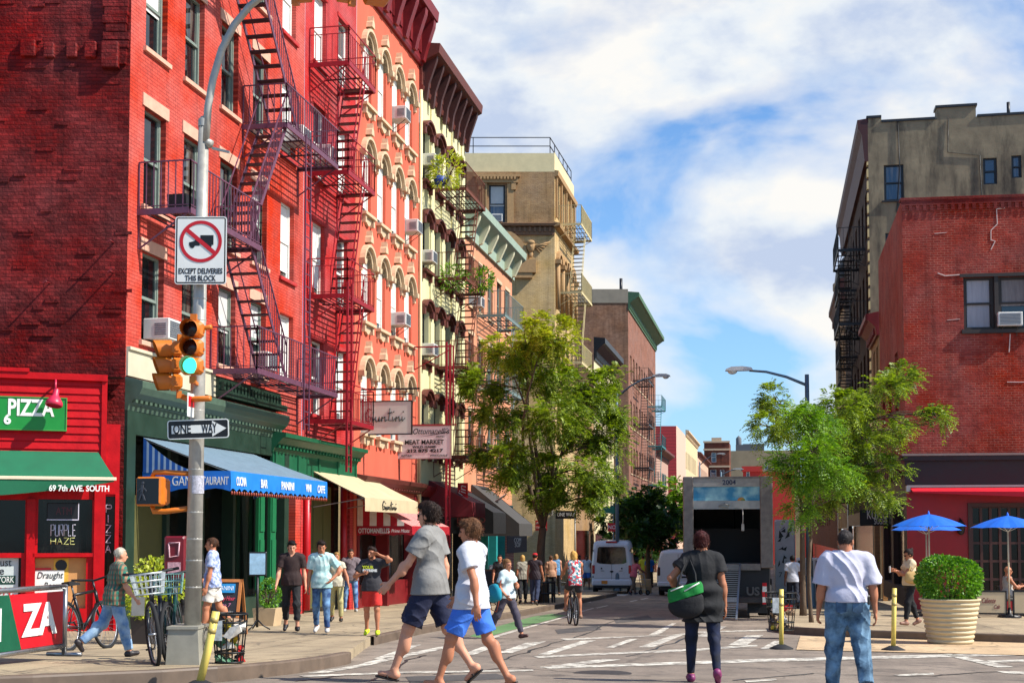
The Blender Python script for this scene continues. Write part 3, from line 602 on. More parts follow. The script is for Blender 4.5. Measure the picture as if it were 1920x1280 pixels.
# --- S: salmon with four arched windows a floor
Z0 = -2.1
tS, FSa = bld('salmon_tenement', 'salmon stucco tenement with cream arched window hoods under a heavy dark red cornice', (XL, 37.55, Z0), R(90))
cols = [.62+1.585*k for k in range(4)]; rows = [15.15, 11.8, 8.48, 5.1]     # sill heights
wall('front_wall', 0, 7.15, -.8, 18.6, [(c, c+.9, z, z+2.2) for c in cols for z in rows]+[(.3, 6.9, -.8, 3.3)], m_salmon, tS)
hood_me = None
for c in cols:
    for j, z in enumerate(rows):
        w = window(tS, c, z, .9, 2.2, m_white, m_glass2, y=.13, blind=m_blindw, rail=.48)
        if hood_me is None:
            b = MB(); n = 14; R1, R2 = .45, .555; zc = 1.75        # arch ring, spandrels, hood mould, feet, finial
            for k in range(n):
                a0, a1 = math.pi*k/n, math.pi*(k+1)/n
                for (ra, rb, d) in ((R1, R2, .07), (R2, R2+.085, .17)):
                    P = [(.45-ra*math.cos(a0), zc+ra*math.sin(a0)), (.45-rb*math.cos(a0), zc+rb*math.sin(a0)), (.45-rb*math.cos(a1), zc+rb*math.sin(a1)), (.45-ra*math.cos(a1), zc+ra*math.sin(a1))]
                    b.prism(P, -d, .12 if ra == R1 else 0)
                if R1*math.sin(a0) < .45:
                    P = [(.45-R1*math.cos(a0), zc+R1*math.sin(a0)), (.45-R1*math.cos(a0), 2.2), (.45-R1*math.cos(a1), 2.2), (.45-R1*math.cos(a1), zc+R1*math.sin(a1))]
                    b.prism(P, -.05, .1)
            for s in (-1, 1):
                x = .45+s*.63; b.prism([(x-.09, zc-.06), (x+.09, zc-.06), (x+.13, zc+.1), (x-.13, zc+.1)], -.2, 0); b.prism([(x-.06, zc-.24), (x+.06, zc-.24), (x+.06, zc-.06), (x-.06, zc-.06)], -.09, 0)
            b.prism([(.3, zc+.7), (.6, zc+.7), (.56, zc+.86), (.49, zc+.92), (.45, zc+1.08), (.41, zc+.92), (.34, zc+.86)], -.2, 0)
            ho = b.obj('hood', m_ivory, w, True); hood_me = ho.data
            q = MB(); q.box(-.12, 1.02, -.18, .12, -.09, 0); q.prism([(.1, -.09), (.8, -.09), (.62, -.3), (.45, -.36), (.28, -.3)], -.08, 0)
            for x in (-.02, .8): q.box(x, x+.12, -.13, 0, -.32, -.09)
            si = q.obj('sill', m_ivory, w, True); _win[next(k for k, v in _win.items() if v == w)] = w
zcn = 18.55
cornice('cornice', -.1, 7.25, zcn, [(0, 0), (-.1, 0), (-.14, .1), (-.12, .2), (-.12, 1.2), (-.3, 1.3), (-.5, 1.5), (-.66, 1.55), (-.7, 1.9), (0, 2.0)], m_dkred, tS, dent=(.42, .3, .7, .17, .35), brk=([.15+1.14*k for k in range(7)], .3, [(-.12, .1), (-.24, .1), (-.34, .5), (-.6, 1.3), (-.62, 1.5), (-.12, 1.5)]))
cornice('shop_cornice', .1, 7.15, 3.45, [(0, 0), (-.1, 0), (-.35, .22), (-.4, .34), (0, .42)], m_brown, tS, dent=(.3, .15, .1, .22, .05))
b = MB(); b.quad((.3, .4, -.8), (6.9, .4, -.8), (6.9, .4, 3.3), (.3, .4, 3.3)); b.obj('shop_glass', glass('dark_shop_glass'), tS)
b = MB(); b.box(.3, .5, -.04, .35, -.8, 3.4); b.box(3.4, 3.6, -.04, .35, -.8, 3.4); b.box(6.7, 6.95, -.04, .35, -.8, 3.4); b.box(.5, 3.4, .2, .38, -.8, .55); b.box(3.6, 6.7, .2, .38, -.8, .55); b.obj('shop_frame', m_dkred, tS)
# --- C: cream front with brown hoods
Z0 = -2.4
tC, FC = bld('cream_tenement', 'cream painted tenement with brown window hoods and bracketed brown cornice', (XL, 44.75, Z0), R(90))
cols = [.5+1.62*k for k in range(4)]; rows = [14.95, 11.75, 8.5, 5.3]
wall('front_wall', 0, 6.97, -.8, 19.2, [(c, c+.92, z, z+2.05) for c in cols for z in rows]+[(.3, 6.7, -.8, 3.6)], m_cream, tC, depth=.3)
b = MB()
for c in cols: b.box(c+.98, c+1.5, -.06, 0, 5, 18.0)
b.obj('pilaster', m_cream, tC)
ch = None
for c in cols:
    for j, z in enumerate(rows):
        w = window(tC, c, z, .92, 2.05, m_black, m_glass, y=.2, fw=.06)
        if ch is None:
            b = MB(); n = 8
            for k in range(n):
                a0, a1 = math.pi*(.12+.76*k/n), math.pi*(.12+.76*(k+1)/n)
                for ra, rb, d in ((.42, .54, .14), (.54, .63, .22)): b.prism([(.46-ra*1.15*math.cos(a0), 1.72+ra*.8*math.sin(a0)), (.46-rb*1.15*math.cos(a0), 1.72+rb*.8*math.sin(a0)), (.46-rb*1.15*math.cos(a1), 1.72+rb*.8*math.sin(a1)), (.46-ra*1.15*math.cos(a1), 1.72+ra*.8*math.sin(a1))], -d, .05)
            for s in (-1, 1): b.box(.46+s*.6-.1, .46+s*.6+.1, -.16, 0, 1.62, 1.96)
            ch = b.obj('hood', m_brown, w, True)
            q = MB(); q.box(-.14, 1.06, -.2, .15, -.1, 0); q.box(-.08, .08, -.12, 0, -.34, -.1); q.box(.84, 1.0, -.12, 0, -.34, -.1); q.box(.08, .84, -.07, 0, -.22, -.1); q.obj('sill', m_brown, w)
cornice('cornice', -.05, 7.0, 18.0, [(0, 0), (-.12, 0), (-.16, .16), (-.1, .2), (-.1, .95), (-.3, 1.1), (-.62, 1.25), (-.72, 1.3), (-.76, 1.62), (0, 1.7)], m_brown, tC, dent=(.8, .45, .35, .13, .4), brk=([.25+.93*k for k in range(8)], .18, [(-.1, -.3), (-.22, -.3), (-.3, .3), (-.58, 1.1), (-.6, 1.25), (-.1, 1.25)]), mat2=M('dark_brown_bracket', (66, 30, 24), .6, var=.2))
b = MB(); b.quad((.3, .4, -.8), (6.7, .4, -.8), (6.7, .4, 3.6), (.3, .4, 3.6)); b.obj('shop_glass', glass('dark_shop_glass'), tC)
cornice('shop_cornice', 0, 6.95, 3.7, [(0, 0), (-.1, 0), (-.3, .2), (-.34, .36), (0, .42)], m_dkred, tC)
b = MB()
for x in (.1, 2.2, 4.4, 6.6): b.box(x, x+.22, -.05, .35, -.8, 3.5)
b.box(.1, 6.82, -.05, .35, 3.5, 3.7)
b.obj('shop_frame', m_black, tC)
m_rust = M('rust_iron', (104, 54, 36), .7, .15, var=.35, scale=7)
t = thing('fire_escape', 'rust brown iron fire escape with potted plants on the cream front', 'fire escape', (XL, 44.75, Z0), R(90))
for z in (15.0, 11.7, 8.45, 5.2): balcony(t, 2.1, 5.4, 1.2, z, m_rust, slats=8)
for z0, z1 in ((11.7, 15.0), (8.45, 11.7), (5.2, 8.45)): stair(t, 3.4, z0, 4.9, z1, -.45, -1.05, m_rust, balus=False)
ladder(t, -.95, -1.25, -1.25, 1.9, 8.9, m_redfe, along='x', w=.5, r=.045, pitch=.8)
b = MB(); b.bar((-.02, -.07, 0), (-.02, -.07, 18), .055, n=8); b.obj('downpipe', m_cream, tC)
# --- P: pink front with pale green cornice
Z0 = -2.6
tP, FP = bld('pink_tenement', 'pink tenement with a deep pale green cornice beside the cream front', (XL, 51.8, Z0), R(90))
cols = [.7+1.9*k for k in range(5)]; rows = [11.9, 8.75, 5.6]
m_pink = M('pink_stucco', (210, 140, 104), .8, var=.12, scale=1.5)
wall('front_wall', 0, 9.9, -.8, 15.9, [(c, c+1., z, z+2) for c in cols for z in rows]+[(.3, 9.6, -.8, 3.6)], m_pink, tP)
for i, c in enumerate(cols):
    for j, z in enumerate(rows): window(tP, c, z, 1., 2., m_darkframe, m_glass, sill=m_ivory, lintel=m_ivory, lh=.15)
m_pgreen = M('pale_green_trim', (150, 168, 150), .6, var=.15)
cornice('cornice', -.05, 9.95, 14.6, [(0, 0), (-.12, 0), (-.14, .5), (-.3, .7), (-.62, .9), (-.68, .95), (-.72, 1.25), (0, 1.45)], m_pgreen, tP, brk=([.4+1.8*k for k in range(6)], .22, [(-.12, .05), (-.26, .1), (-.54, .7), (-.58, .88), (-.12, .88)]), mat2=M('cream_bracket', (210, 204, 170), .6, var=.1))
b = MB(); b.quad((.3, .3, -.8), (9.6, .3, -.8), (9.6, .3, 3.6), (.3, .3, 3.6)); b.obj('shop_glass', glass('dark_shop_glass'), tP)
m_teal = M('teal_paint', (34, 142, 140), .5, var=.12)
b = MB(); b.box(4.1, 9.9, -.06, 0, 3.1, 3.9)
for x in (4.1, 6.0, 7.9, 9.55): b.box(x, x+.35, -.06, .28, 0, 3.1)
b.box(4.45, 9.55, -.04, .28, 0, .7); b.obj('shop_frame', m_teal, tP)
b = MB(); b.box(8.0, 9.85, -.1, .2, 0, 3.2); b.obj('brick_pier', brick('shop_brick', (150, 76, 56), (128, 60, 44), (190, 175, 160)), tP)
m_gry = M('grey_iron', (120, 140, 136), .5, .3, var=.2)
t = thing('fire_escape', 'pale grey iron fire escape with curved railings on the pink front', 'fire escape', (XL, 51.8, Z0), R(90))
for z in (11.7, 8.6, 5.5): balcony(t, 2.2, 6.4, 1.2, z, m_gry, h=1.)
for z0, z1 in ((8.6, 11.7), (5.5, 8.6)): stair(t, 3.4, z0, 5.2, z1, -.45, -1.05, m_gry, balus=False)
# --- T: tan brick corner house across the side street
Z0 = -3.1; cT = Vector((XL, 74.4, Z0)); zt = 21.75-Z0
tT, FT = bld('tan_corner_house', 'tall tan brick corner house with cream parapet, roof railing and winged head ornament', cT, R(90))
m_tan_br = brick('tan_brick', (204, 172, 116), (188, 156, 102), (164, 136, 96), bump=.4, blotch=.15)
m_brn_br = brick('brown_tan_brick', (166, 132, 90), (150, 116, 78), (134, 108, 80), bump=.5, blotch=.2)
m_parapet = M('cream_parapet', (206, 190, 146), .8, var=.12, scale=2)
LT = 14.; FTs = Face(cT-Vector(_r)*LT, YAW)
x0, z1 = FTs.xz(917, 347); x1, z0 = FTs.xz(947, 418); zb = FTs.xz(1000, 425)[1]; zp = FTs.xz(1000, 322)[1]
xa, zA1 = FTs.xz(932, 485); xb, zA0 = FTs.xz(951, 545)
rel(wall('flank_wall', 0, LT, 0, zb, [(xa, xb, zA0, zA1)], m_tan_br, None), tT, FTs)
rel(wall('upper_flank_wall', 0, LT, zb, zp, [(x0, x1, z0, z1)], m_brn_br, None), tT, FTs)
rel(wall('parapet', 0, LT, zp, zt, [], m_parapet, None), tT, FTs)
w = window(tT, 0, 0, x1-x0, z1-z0, m_black, m_glassb, y=.12, blind=m_blind); w.matrix_basis = root_m(tT).inverted() @ FTs.m @ Matrix.Translation((x0, 0, z0))
w2 = window(tT, 0, 0, xb-xa, zA1-zA0, m_black, m_glassb, y=.12); w2.matrix_basis = root_m(tT).inverted() @ FTs.m @ Matrix.Translation((xa, 0, zA0))
b = MB(); m_orn = M('tan_terracotta', (168, 132, 88), .8, var=.2, scale=8)
b.box(x0-.5, x0-.12, -.12, 0, z0-.1, z1+.1); b.box(x1+.12, x1+.5, -.12, 0, z0-.1, z1+.1); b.box(x0-.75, x1+.75, -.2, 0, z1+.1, z1+.42); b.box(x0-.85, x1+.85, -.28, 0, z1+.42, z1+.56)
for k in range(12): xx = x0-.7+k*(x1-x0+1.4)/12; b.box(xx, xx+.12, -.3, -.2, z1+.28, z1+.42)
for s in (x0-.62, x1+.36): b.box(s, s+.26, -.18, 0, z1-.3, z1+.1); b.box(s, s+.26, -.16, 0, z0-.25, z0-.1)
rel(b.obj('window_surround', m_orn, None), tT, FTs)
b = MB(); b.prism([(0, zb-.05), (-.3, zb), (-.34, zb+.14), (0, zb+.24)], 0, LT+.3, axis='x')
b.box(0, LT, -.12, 0, zb-.5, zb-.06)
for k in range(48): b.box(k*.29+.05, k*.29+.17, -.2, -.12, zb-.32, zb-.06)
rel(b.obj('belt_course', M('brown_terracotta', (122, 88, 62), .8, var=.2), None), tT, FTs)
xo, zo = FTs.xz(995, 463)
b = MB(); b.ball((xo, -.12, zo), .3, 12, 10, sc=(.8, .6, 1.15)); b.ball((xo, -.2, zo+.22), .24, 10, 8, sc=(1, .6, .6)); b.ball((xo, -.26, zo-.03), .08, 8, 6)
for s in (-1, 1):
    for k in range(5): b.bar((xo+s*.2, -.08, zo-.05+.03*k), (xo+s*(1.1-.14*k), -.06, zo+.28-.16*k), .11-.012*k, .03, n=6)
b.ball((xo, -.1, zo-.45), .14, 8, 6, sc=(1, .5, 1.4)); rel(b.obj('winged_head', m_orn, None), tT, FTs)
xr, zr = FTs.xz(962, 480)
b = MB()
for k in range(10): a0, a1 = math.pi*.5*k/10, math.pi*.5*(k+1)/10; b.prism([(xr-.9+1.4*math.sin(a0), zr-.2+1.4*math.cos(a0)), (xr-.9+1.75*math.sin(a0), zr-.2+1.75*math.cos(a0)), (xr-.9+1.75*math.sin(a1), zr-.2+1.75*math.cos(a1)), (xr-.9+1.4*math.sin(a1), zr-.2+1.4*math.cos(a1))], -.2, 0)
b.box(xr-.1, xr+1.3, -.35, 0, zr-1.0, zr-.25); b.box(xr+.1, xr+1.1, -.3, 0, zr-1.3, zr-1.0); rel(b.obj('arch_impost', m_orn, None), tT, FTs)
cols = [.8+1.75*k for k in range(4)]; rws = [zb+.7, zb-4.6, zb-8.6, zb-12.4]
wall('front_wall', 0, 7.6, 0, zp, [(c, c+.95, z, z+2.6) for c in cols for z in rws], m_tan_br, tT); wall('front_parapet', 0, 7.6, zp, zt+.05, [], m_parapet, tT)
for c in cols:
    for z in rws: window(tT, c, z, .95, 2.6, m_black, m_glass, y=.15)
b = MB(); b.prism([(0, zb-.05), (-.3, zb), (-.34, zb+.14), (0, zb+.24)], -.3, 7.6, axis='x'); b.prism([(0, zp-.3), (-.2, zp-.2), (-.24, zp+.05), (0, zp+.1)], 0, 7.6, axis='x')
for c in cols:
    for k in range(8): a0, a1 = math.pi*k/8, math.pi*(k+1)/8; b.prism([(c+.47-.6*math.cos(a0), zb-2.+.6*math.sin(a0)), (c+.47-.85*math.cos(a0), zb-2.+.85*math.sin(a0)), (c+.47-.85*math.cos(a1), zb-2.+.85*math.sin(a1)), (c+.47-.6*math.cos(a1), zb-2.+.6*math.sin(a1))], -.2, 0)
for k in range(5): x = .3+1.75*k; b.bar((x, -.15, zb-4.7), (x, -.15, zb-2.1), .13, n=8); b.box(x-.2, x+.2, -.34, 0, zb-2.1, zb-1.85); b.box(x-.1, x+.1, -.14, 0, zb+.6, zp-.3)
b.obj('front_ornament', m_orn, tT, True)
t = thing('roof_railing', 'thin black pipe railing along the roof edge of the tan corner house', 'railing', cT, 0)
b = MB(); Pq = [FTs.m @ Vector((0.5, .15, zt)), FTs.m @ Vector((LT-.25, .15, zt)), FT.m @ Vector((7.4, .15, zt))]
for a, q, n in ((Pq[0], Pq[1], 3), (Pq[1], Pq[2], 5)):
    for h in (.45, .95): b.bar(a-cT+Vector((0, 0, h)), q-cT+Vector((0, 0, h)), .03)
    for k in range(n+1): w = a.lerp(q, k/n)-cT; b.bar(w, w+Vector((0, 0, .95)), .03)
b.obj('pipe_rails', m_black, t)
m_crfe = M('cream_iron', (206, 190, 140), .6, .1, var=.15)
t = thing('fire_escape', 'cream painted fire escape high on the tan corner house', 'fire escape', cT, R(90))
for z in (zb+.5, zb-3.5, zb-7.6):
    balcony(t, 1.6, 6.2, 1.3, z, m_crfe, h=1.1, pitch=.12); 
for z in (zb-3.5, zb-7.6): stair(t, 2.6, z, 4.6, z+4, -.5, -1.15, m_crfe, balus=False)
# ------------------------------------------------------------------ farther houses on the left, street end, right side
def plain(name, label, p, ang, w, h, mw, cols, rows, ww, wh, fm, gm, corn=None, sill=None, flank=None, shop=True, group=None):
    t, f = bld(name, label, p, ang)
    holes = [(c, c+ww, z, z+wh) for c in cols for z in rows]
    wall('front_wall', 0, w, -1, h, holes+([(.4, w-.4, -1, 3.4)] if shop else []), mw, t)
    for c in cols:
        for z in rows: window(t, c, z, ww, wh, fm, gm, sill=sill)
    if shop: b = MB(); b.quad((.4, .3, -1), (w-.4, .3, -1), (w-.4, .3, 3.4), (.4, .3, 3.4)); b.obj('shop_glass', glass('dark_shop_glass'), t)
    if corn: cornice('cornice', -.05, w+.05, h-corn[0], [(0, 0), (-.1, 0), (-.15, corn[0]*.4), (-corn[1]*.8, corn[0]*.7), (-corn[1], corn[0]*.75), (-corn[1], corn[0]), (0, corn[0]+.1)], corn[2], t, dent=(.5, .2, corn[0]*.3, .2, corn[0]*.1))
    if flank:
        L, ang2, m2 = flank; F = Face(Vector(p)-Vector((math.cos(ang2), math.sin(ang2), 0))*L, ang2); rel(wall('flank_wall', 0, L, 0, h-.1, [], m2, None), t, F)
    return t, f
plain('low_house', 'low brown shop house half hidden by the street tree beside the tan house', (XL, 82.2, -3.2), R(90), 8.8, 12.5, m_brn_br, [1, 3.2, 5.4], [5, 8.6], 1.1, 2, m_black, m_glass, (.9, .6, m_brown))
plain('cream_house', 'narrow cream house with a black cornice in front of the brick flank', (XL, 91.2, -3.4), R(90), 11.5, 16.9, M('pale_cream_stucco', (206, 190, 150), .8, var=.1), [1.2, 4, 6.8, 9.2], [5, 9, 12.6], 1.1, 2, m_black, m_glass, (1.5, .8, m_black))
m_flk = brick('brown_flank_brick', (136, 100, 76), (116, 82, 62), (104, 82, 68), bump=.5, blotch=.3)
cD = Vector((XL, 113.7, -3.8)); zD = 23.2
tD, FD = plain('brick_tenement', 'far red brick tenement with a pale green cornice and brown brick flank', cD, R(90), 27, zD+1.3, brick('rose_brick', (146, 98, 80), (130, 84, 68), (122, 90, 74)), [1.5+2.5*k for k in range(10)], [5, 9, 13, 17], 1.2, 2.3, m_ivory, m_glass, (1.5, .95, M('sage_green_trim', (62, 96, 66), .6, var=.2)), sill=m_ivory, flank=(12, YAW, m_flk))
FDs = Face(cD-Vector(_r)*12, YAW); zz = FDs.xz(1140, 568)[1]
rel(wall('concrete_parapet', 0, 12, zz, zD+1.6, [], M('grey_concrete', (128, 120, 106), .9, var=.2, scale=1), None, y=-.06), tD, FDs)
b = MB(); x, z = FDs.xz(1165, 520); b.bar((x, .4, zD+.8), (x, .4, zD+2.6), .14, n=8); rel(b.obj('vent_pipe', m_black, None), tD, FDs)
m_bluefe = M('turquoise_iron', (40, 126, 128), .5, .2, var=.2)
for k, (y, mt, lab, zs) in enumerate(((3.5, m_black, 'black fire escape on the far red brick tenement nearest its brown flank', (18.5, 14.6, 10.8, 7)), (17.5, m_bluefe, 'turquoise fire escape standing out from the far red brick tenement', (17.5, 13.6, 9.8)))):
    t = thing('fire_escape', lab, 'fire escape', cD, R(90))
    for z in zs: balcony(t, y, y+5, 1.4, z-1.2, mt, h=1.1, pitch=.3, slats=5)
    for a, c in zip(zs[1:], zs): stair(t, y+1.5, a-1.2, y+3.5, c-1.2, -.5, -1.1, mt, balus=False)
plain('narrow_house', 'narrow far house between the red brick tenement and the clapboard flank', (XL, 141, -4.4), R(90), 16, 13.5, M('grey_pink_stucco', (176, 140, 122), .8), [1.5, 5, 8.5, 12], [5, 9], 1.2, 2, m_black, m_glass, (1, .8, m_brown))
cF = Vector((XL, 171, -4.5)); zF = FF = None
def boards(): 
    m = stripes('red_clapboard', (150, 34, 40), (96, 20, 26), 2, .42, .86); return m
zF = onX(1268, 797, XL).z+4.5
plain('clapboard_house', 'far house with a red clapboard flank facing the street', cF, R(90), 18, zF, M('faded_pink_stucco', (200, 168, 146), .8, var=.15), [1.5+3*k for k in range(5)], [5, 9.5], 1.2, 2.2, m_white, m_glass, None, flank=(9, YAW, boards()), shop=False)
plain('pale_house', 'far pale stone house with a crenellated top past the clapboard flank', (XL, 189.3, -4.8), R(90), 30, onX(1290, 812, XL).z+4.8, M('pale_stone', (206, 184, 140), .8, var=.12), [2+3.2*k for k in range(8)], [5, 9.5, 14], 1.3, 2.4, m_black, m_glass, (.8, .5, m_ivory), shop=False)
plain('cream_house', 'last pale house before the end of the street on the left', (XL, 219.6, -5.2), R(90), 36, 18.5, M('rose_stone', (196, 160, 134), .8, var=.12), [2+3.2*k for k in range(10)], [5, 9.5, 14], 1.3, 2.4, m_black, m_glass, (.8, .6, m_brown), shop=False)
# street end
YE = 262.
def endbox(name, label, px0, px1, pytop, mw, wins, Y=YE, roof=None, depth=10):
    a = onY(px0, pytop, Y); c = onY(px1, pytop, Y); z0 = -6.; t, f = bld(name, label, (a.x, Y, z0), 0); w = c.x-a.x; h = a.z-z0
    hs = []
    for x0, y0, x1, y1 in wins: p = onY(x0, y0, Y); q = onY(x1, y1, Y); hs.append((p.x-a.x, q.x-a.x, q.z-z0, p.z-z0))
    wall('front_wall', 0, w, 0, h, hs, mw, t)
    b = MB(); b.box(0, w, .3, depth, 0, h); b.obj('body', mw, t)
    for k in hs: window(t, k[0], k[2], k[1]-k[0], k[3]-k[2], m_white, m_glassb)
    return t, w, h
m_bwn = brick('umber_brick', (110, 62, 44), (96, 52, 38), (90, 66, 54), bw=.6, rh=.2)
t, w, h = endbox('corner_block', 'brown brick corner block with pale bands closing the street end', 1320, 1367, 829, m_bwn, [(1334, 848, 1343, 866), (1332, 880, 1343, 894), (1350, 880, 1358, 894)])
b = MB()
for z in (h-.1, h-1.6, h-4.9): b.box(-.15, w+.15, -.2, .3, z, z+.35)
b.box(w*.3, w*.7, -.05, .3, h+.25, h+.9); b.obj('stone_band', m_ivory, t)
t, w, h = endbox('grey_block', 'grey stucco block with small windows behind the red building at the street end', 1366, 1500, 845, M('grey_tan_stucco', (150, 134, 106), .9, var=.25, scale=.3), [(1433, 866, 1440, 880), (1450, 866, 1459, 880), (1478, 866, 1486, 880)], Y=290)
b = MB(); b.box(w*.1, w*.35, 1, 6, h, h+1.4); b.box(w*.2, w*.5, 2, 6, h, h+1.6); b.lathe([(.6, 0), (.6, 1.5), (0.01, 2.1)], 10, (w*.14, 3, h+1.4)); b.obj('roof_shed', M('slate_shed', (92, 96, 100), .8), t)
t, w, h = endbox('red_block', 'low red building with an arched window at the street end above the truck', 1393, 1490, 884, M('red_stucco_far', (176, 48, 40), .8, var=.15), [(1399, 878, 1406, 894)], Y=250)
b = MB(); b.box(-.2, w*.38, -.3, 1, h, h+1.0); b.obj('parapet', M('red_stucco_far'  , (176, 48, 40)), t)
plain('low_house', 'low grey house at the far left of the street end', (-15.5, 258, -6), 0, 8, 15.5, M('far_tan', (176, 156, 120), .9), [1, 3.4, 5.8], [6, 10], 1.2, 2.2, m_black, m_glass, None, shop=False)
# --- right side
XR = 4.0
Z0 = -2.3; cR = Vector((XR, 42.4, Z0)); aR = R(3)
m_rb = brick('weathered_red_brick', (152, 44, 26), (130, 34, 20), (122, 40, 28), bw=.21, rh=.075, ms=.009, bump=.5, blotch=.2, mvar=(160, 92, 74), bl_at=.9)
tR, FR = bld('red_brick_corner_house', 'weathered red brick corner house over a dark red cafe front', cR, aR)
def fpx(F, x0, y0, x1, y1): a, b_ = F.xz(x0, y0); c, d = F.xz(x1, y1); return (a, c, d, b_)
wn = fpx(FR, 1806, 520, 1932, 616); zt = FR.xz(1800, 372)[1]; zl = FR.xz(1800, 858)[1]
wall('front_wall', 0, 14, zl, zt, [wn], m_rb, tR)
hw = (wn[1]-wn[0]-.12)/2; m_brnf = M('dark_brown_frame', (44, 34, 28), .6, var=.2)
window(tR, wn[0], wn[2], hw, wn[3]-wn[2], m_brnf, M('net_curtain', (150, 146, 152), .5, var=.25, scale=2, stretch=(5, 1, .4), spec=.8), fw=.08, sill=None); window(tR, wn[0]+hw+.12, wn[2], hw, wn[3]-wn[2], m_brnf, m_glass, fw=.08, blind=m_curtain)
b = MB(); b.box(wn[0]+hw, wn[0]+hw+.12, -.01, .18, wn[2], wn[3]); b.box(wn[0]-.08, wn[1]+.08, -.1, .14, wn[2]-.12, wn[2]); b.box(wn[0]-.1, wn[1]+.1, -.04, .05, wn[3], wn[3]+.1); b.obj('window_mullion', m_brnf, tR)
b = MB(); b.box(-.02, 14, -.04, 0, zt-.18, zt-.02); b.box(-.04, 14, -.06, .3, zt-.02, zt+.06)
for k in range(64): b.box(k*.21, k*.21+.1, -.05, -.035, zt-.36, zt-.18)
b.obj('coping', brick('weathered_red_brick_cap', (120, 38, 32), (104, 30, 26), (100, 36, 32)), tR)
# repointed cracks: thin runs of pale mortar standing proud of the brick
b = MB()
def crack(pts, r=.018):
    P = [FR.xz(*p) for p in pts]
    for (x0, z0), (x1, z1) in zip(P, P[1:]): b.bar((x0, -.004, z0), (x1, -.004, z1), r)
crack([(1868, 385), (1870, 420), (1858, 432), (1858, 450), (1866, 452), (1858, 468)]); crack([(1758, 512), (1772, 517), (1800, 515), (1920, 513)], .022); crack([(1894, 626), (1892, 660)], .02); crack([(1868, 392), (1884, 390)])
crack([(1888, 716), (1920, 716)]); crack([(1752, 438), (1775, 436)], .012); crack([(1776, 600), (1800, 598)], .012)
b.obj('mortar_repair', M('pale_mortar', (206, 178, 168), .9), tR)
m_cafe = M('cafe_red', (150, 10, 20), .5, var=.2, scale=2); m_fas = M('maroon_fascia', (40, 14, 14), .55, var=.25)
zf0 = FR.xz(1800, 908)[1]
d0 = fpx(FR, 1822, 950, 1932, 1120)
wall('cafe_wall', 0, 14, 0, zf0, [d0, fpx(FR, 1726, 1000, 1727, 1001)], m_cafe, tR)
b = MB(); b.box(-.05, 14, -.1, 0, zf0, zl-.08); b.box(-.12, 14, -.22, .1, zl-.08, zl+.06); b.obj('fascia', m_fas, tR)
b = MB(); b.box(-.15, 14, -.26, -.1, zl+.062, zl+.13); b.obj('stone_band', M('grey_band', (130, 112, 104), .8), tR)
b = MB(); n = 6; wd = (d0[1]-d0[0])/n
for k in range(n+1): x = d0[0]+k*wd; b.box(x-.04, x+.04, .06, .14, d0[2], d0[3])
for k in range(6): z = d0[2]+(d0[3]-d0[2])*k/5; b.box(d0[0], d0[1], .07, .13, z-.035, z+.035)
b.box(d0[0]-.12, d0[0], -.05, .1, 0, d0[3]+.12); b.box(d0[0], d0[1], -.05, .1, d0[3], d0[3]+.12); b.obj('glazed_doors', M('door_brown', (70, 34, 24), .5, var=.2), tR)
b = MB(); b.quad((d0[0], .12, d0[2]), (d0[1], .12, d0[2]), (d0[1], .12, d0[3]), (d0[0], .12, d0[3])); b.obj('shop_glass', glass('dark_shop_glass'), tR)
lx, lz = FR.xz(1800, 990)
t = thing('wall_lantern', 'small dark lantern on the dark red cafe wall between the blue umbrellas', 'lantern', FR.m @ Vector((lx, -.15, lz)), aR)
b = MB(); b.lathe([(.03, -.2), (.1, -.14), (.13, .12), (.02, .28)], 6); b.bar((0, 0, .25), (0, .16, .3), .02); b.obj('body', m_black, t); b = MB(); b.lathe([(.09, -.12), (.11, .1)], 6); b.obj('pane', m_glass2, t)
FRs = Face((XR, 51.8, Z0), R(-90))        # street flank of the red corner house
o = wall('street_wall', 0, 9.4, zl, zt, [(1.0, 2.1, 6.2, 8.2), (3.6, 4.7, 6.2, 8.2), (6.2, 7.3, 6.2, 8.2)], m_rb, None); rel(o, tR, FRs)
o = wall('street_shop_wall', 0, 9.4, 0, zl, [(.6, 3.8, .6, 3.2), (4.6, 8.4, .6, 3.2)], m_fas, None); rel(o, tR, FRs)
b = MB(); b.box(.6, 8.4, .16, .2, .6, 3.2); rel(b.obj('street_glass', glass('dark_shop_glass'), None), tR, FRs)
for x in (1.0, 3.6, 6.2): w = window(tR, 0, 0, 1.1, 2.0, m_brnf, m_glass); w.matrix_basis = root_m(tR).inverted() @ FRs.m @ Matrix.Translation((x, 0, 6.2))
b = MB(); b.box(0, 9.5, -.3, 0, zl-.1, zl+.08); b.box(0, 9.5, -.18, 0, zl-.4, zl-.1)
for k in range(12): b.box(.2+k*.78, .5+k*.78, -.3, -.18, zl-.5, zl-.1)
rel(b.obj('street_cornice', m_brown, None), tR, FRs)
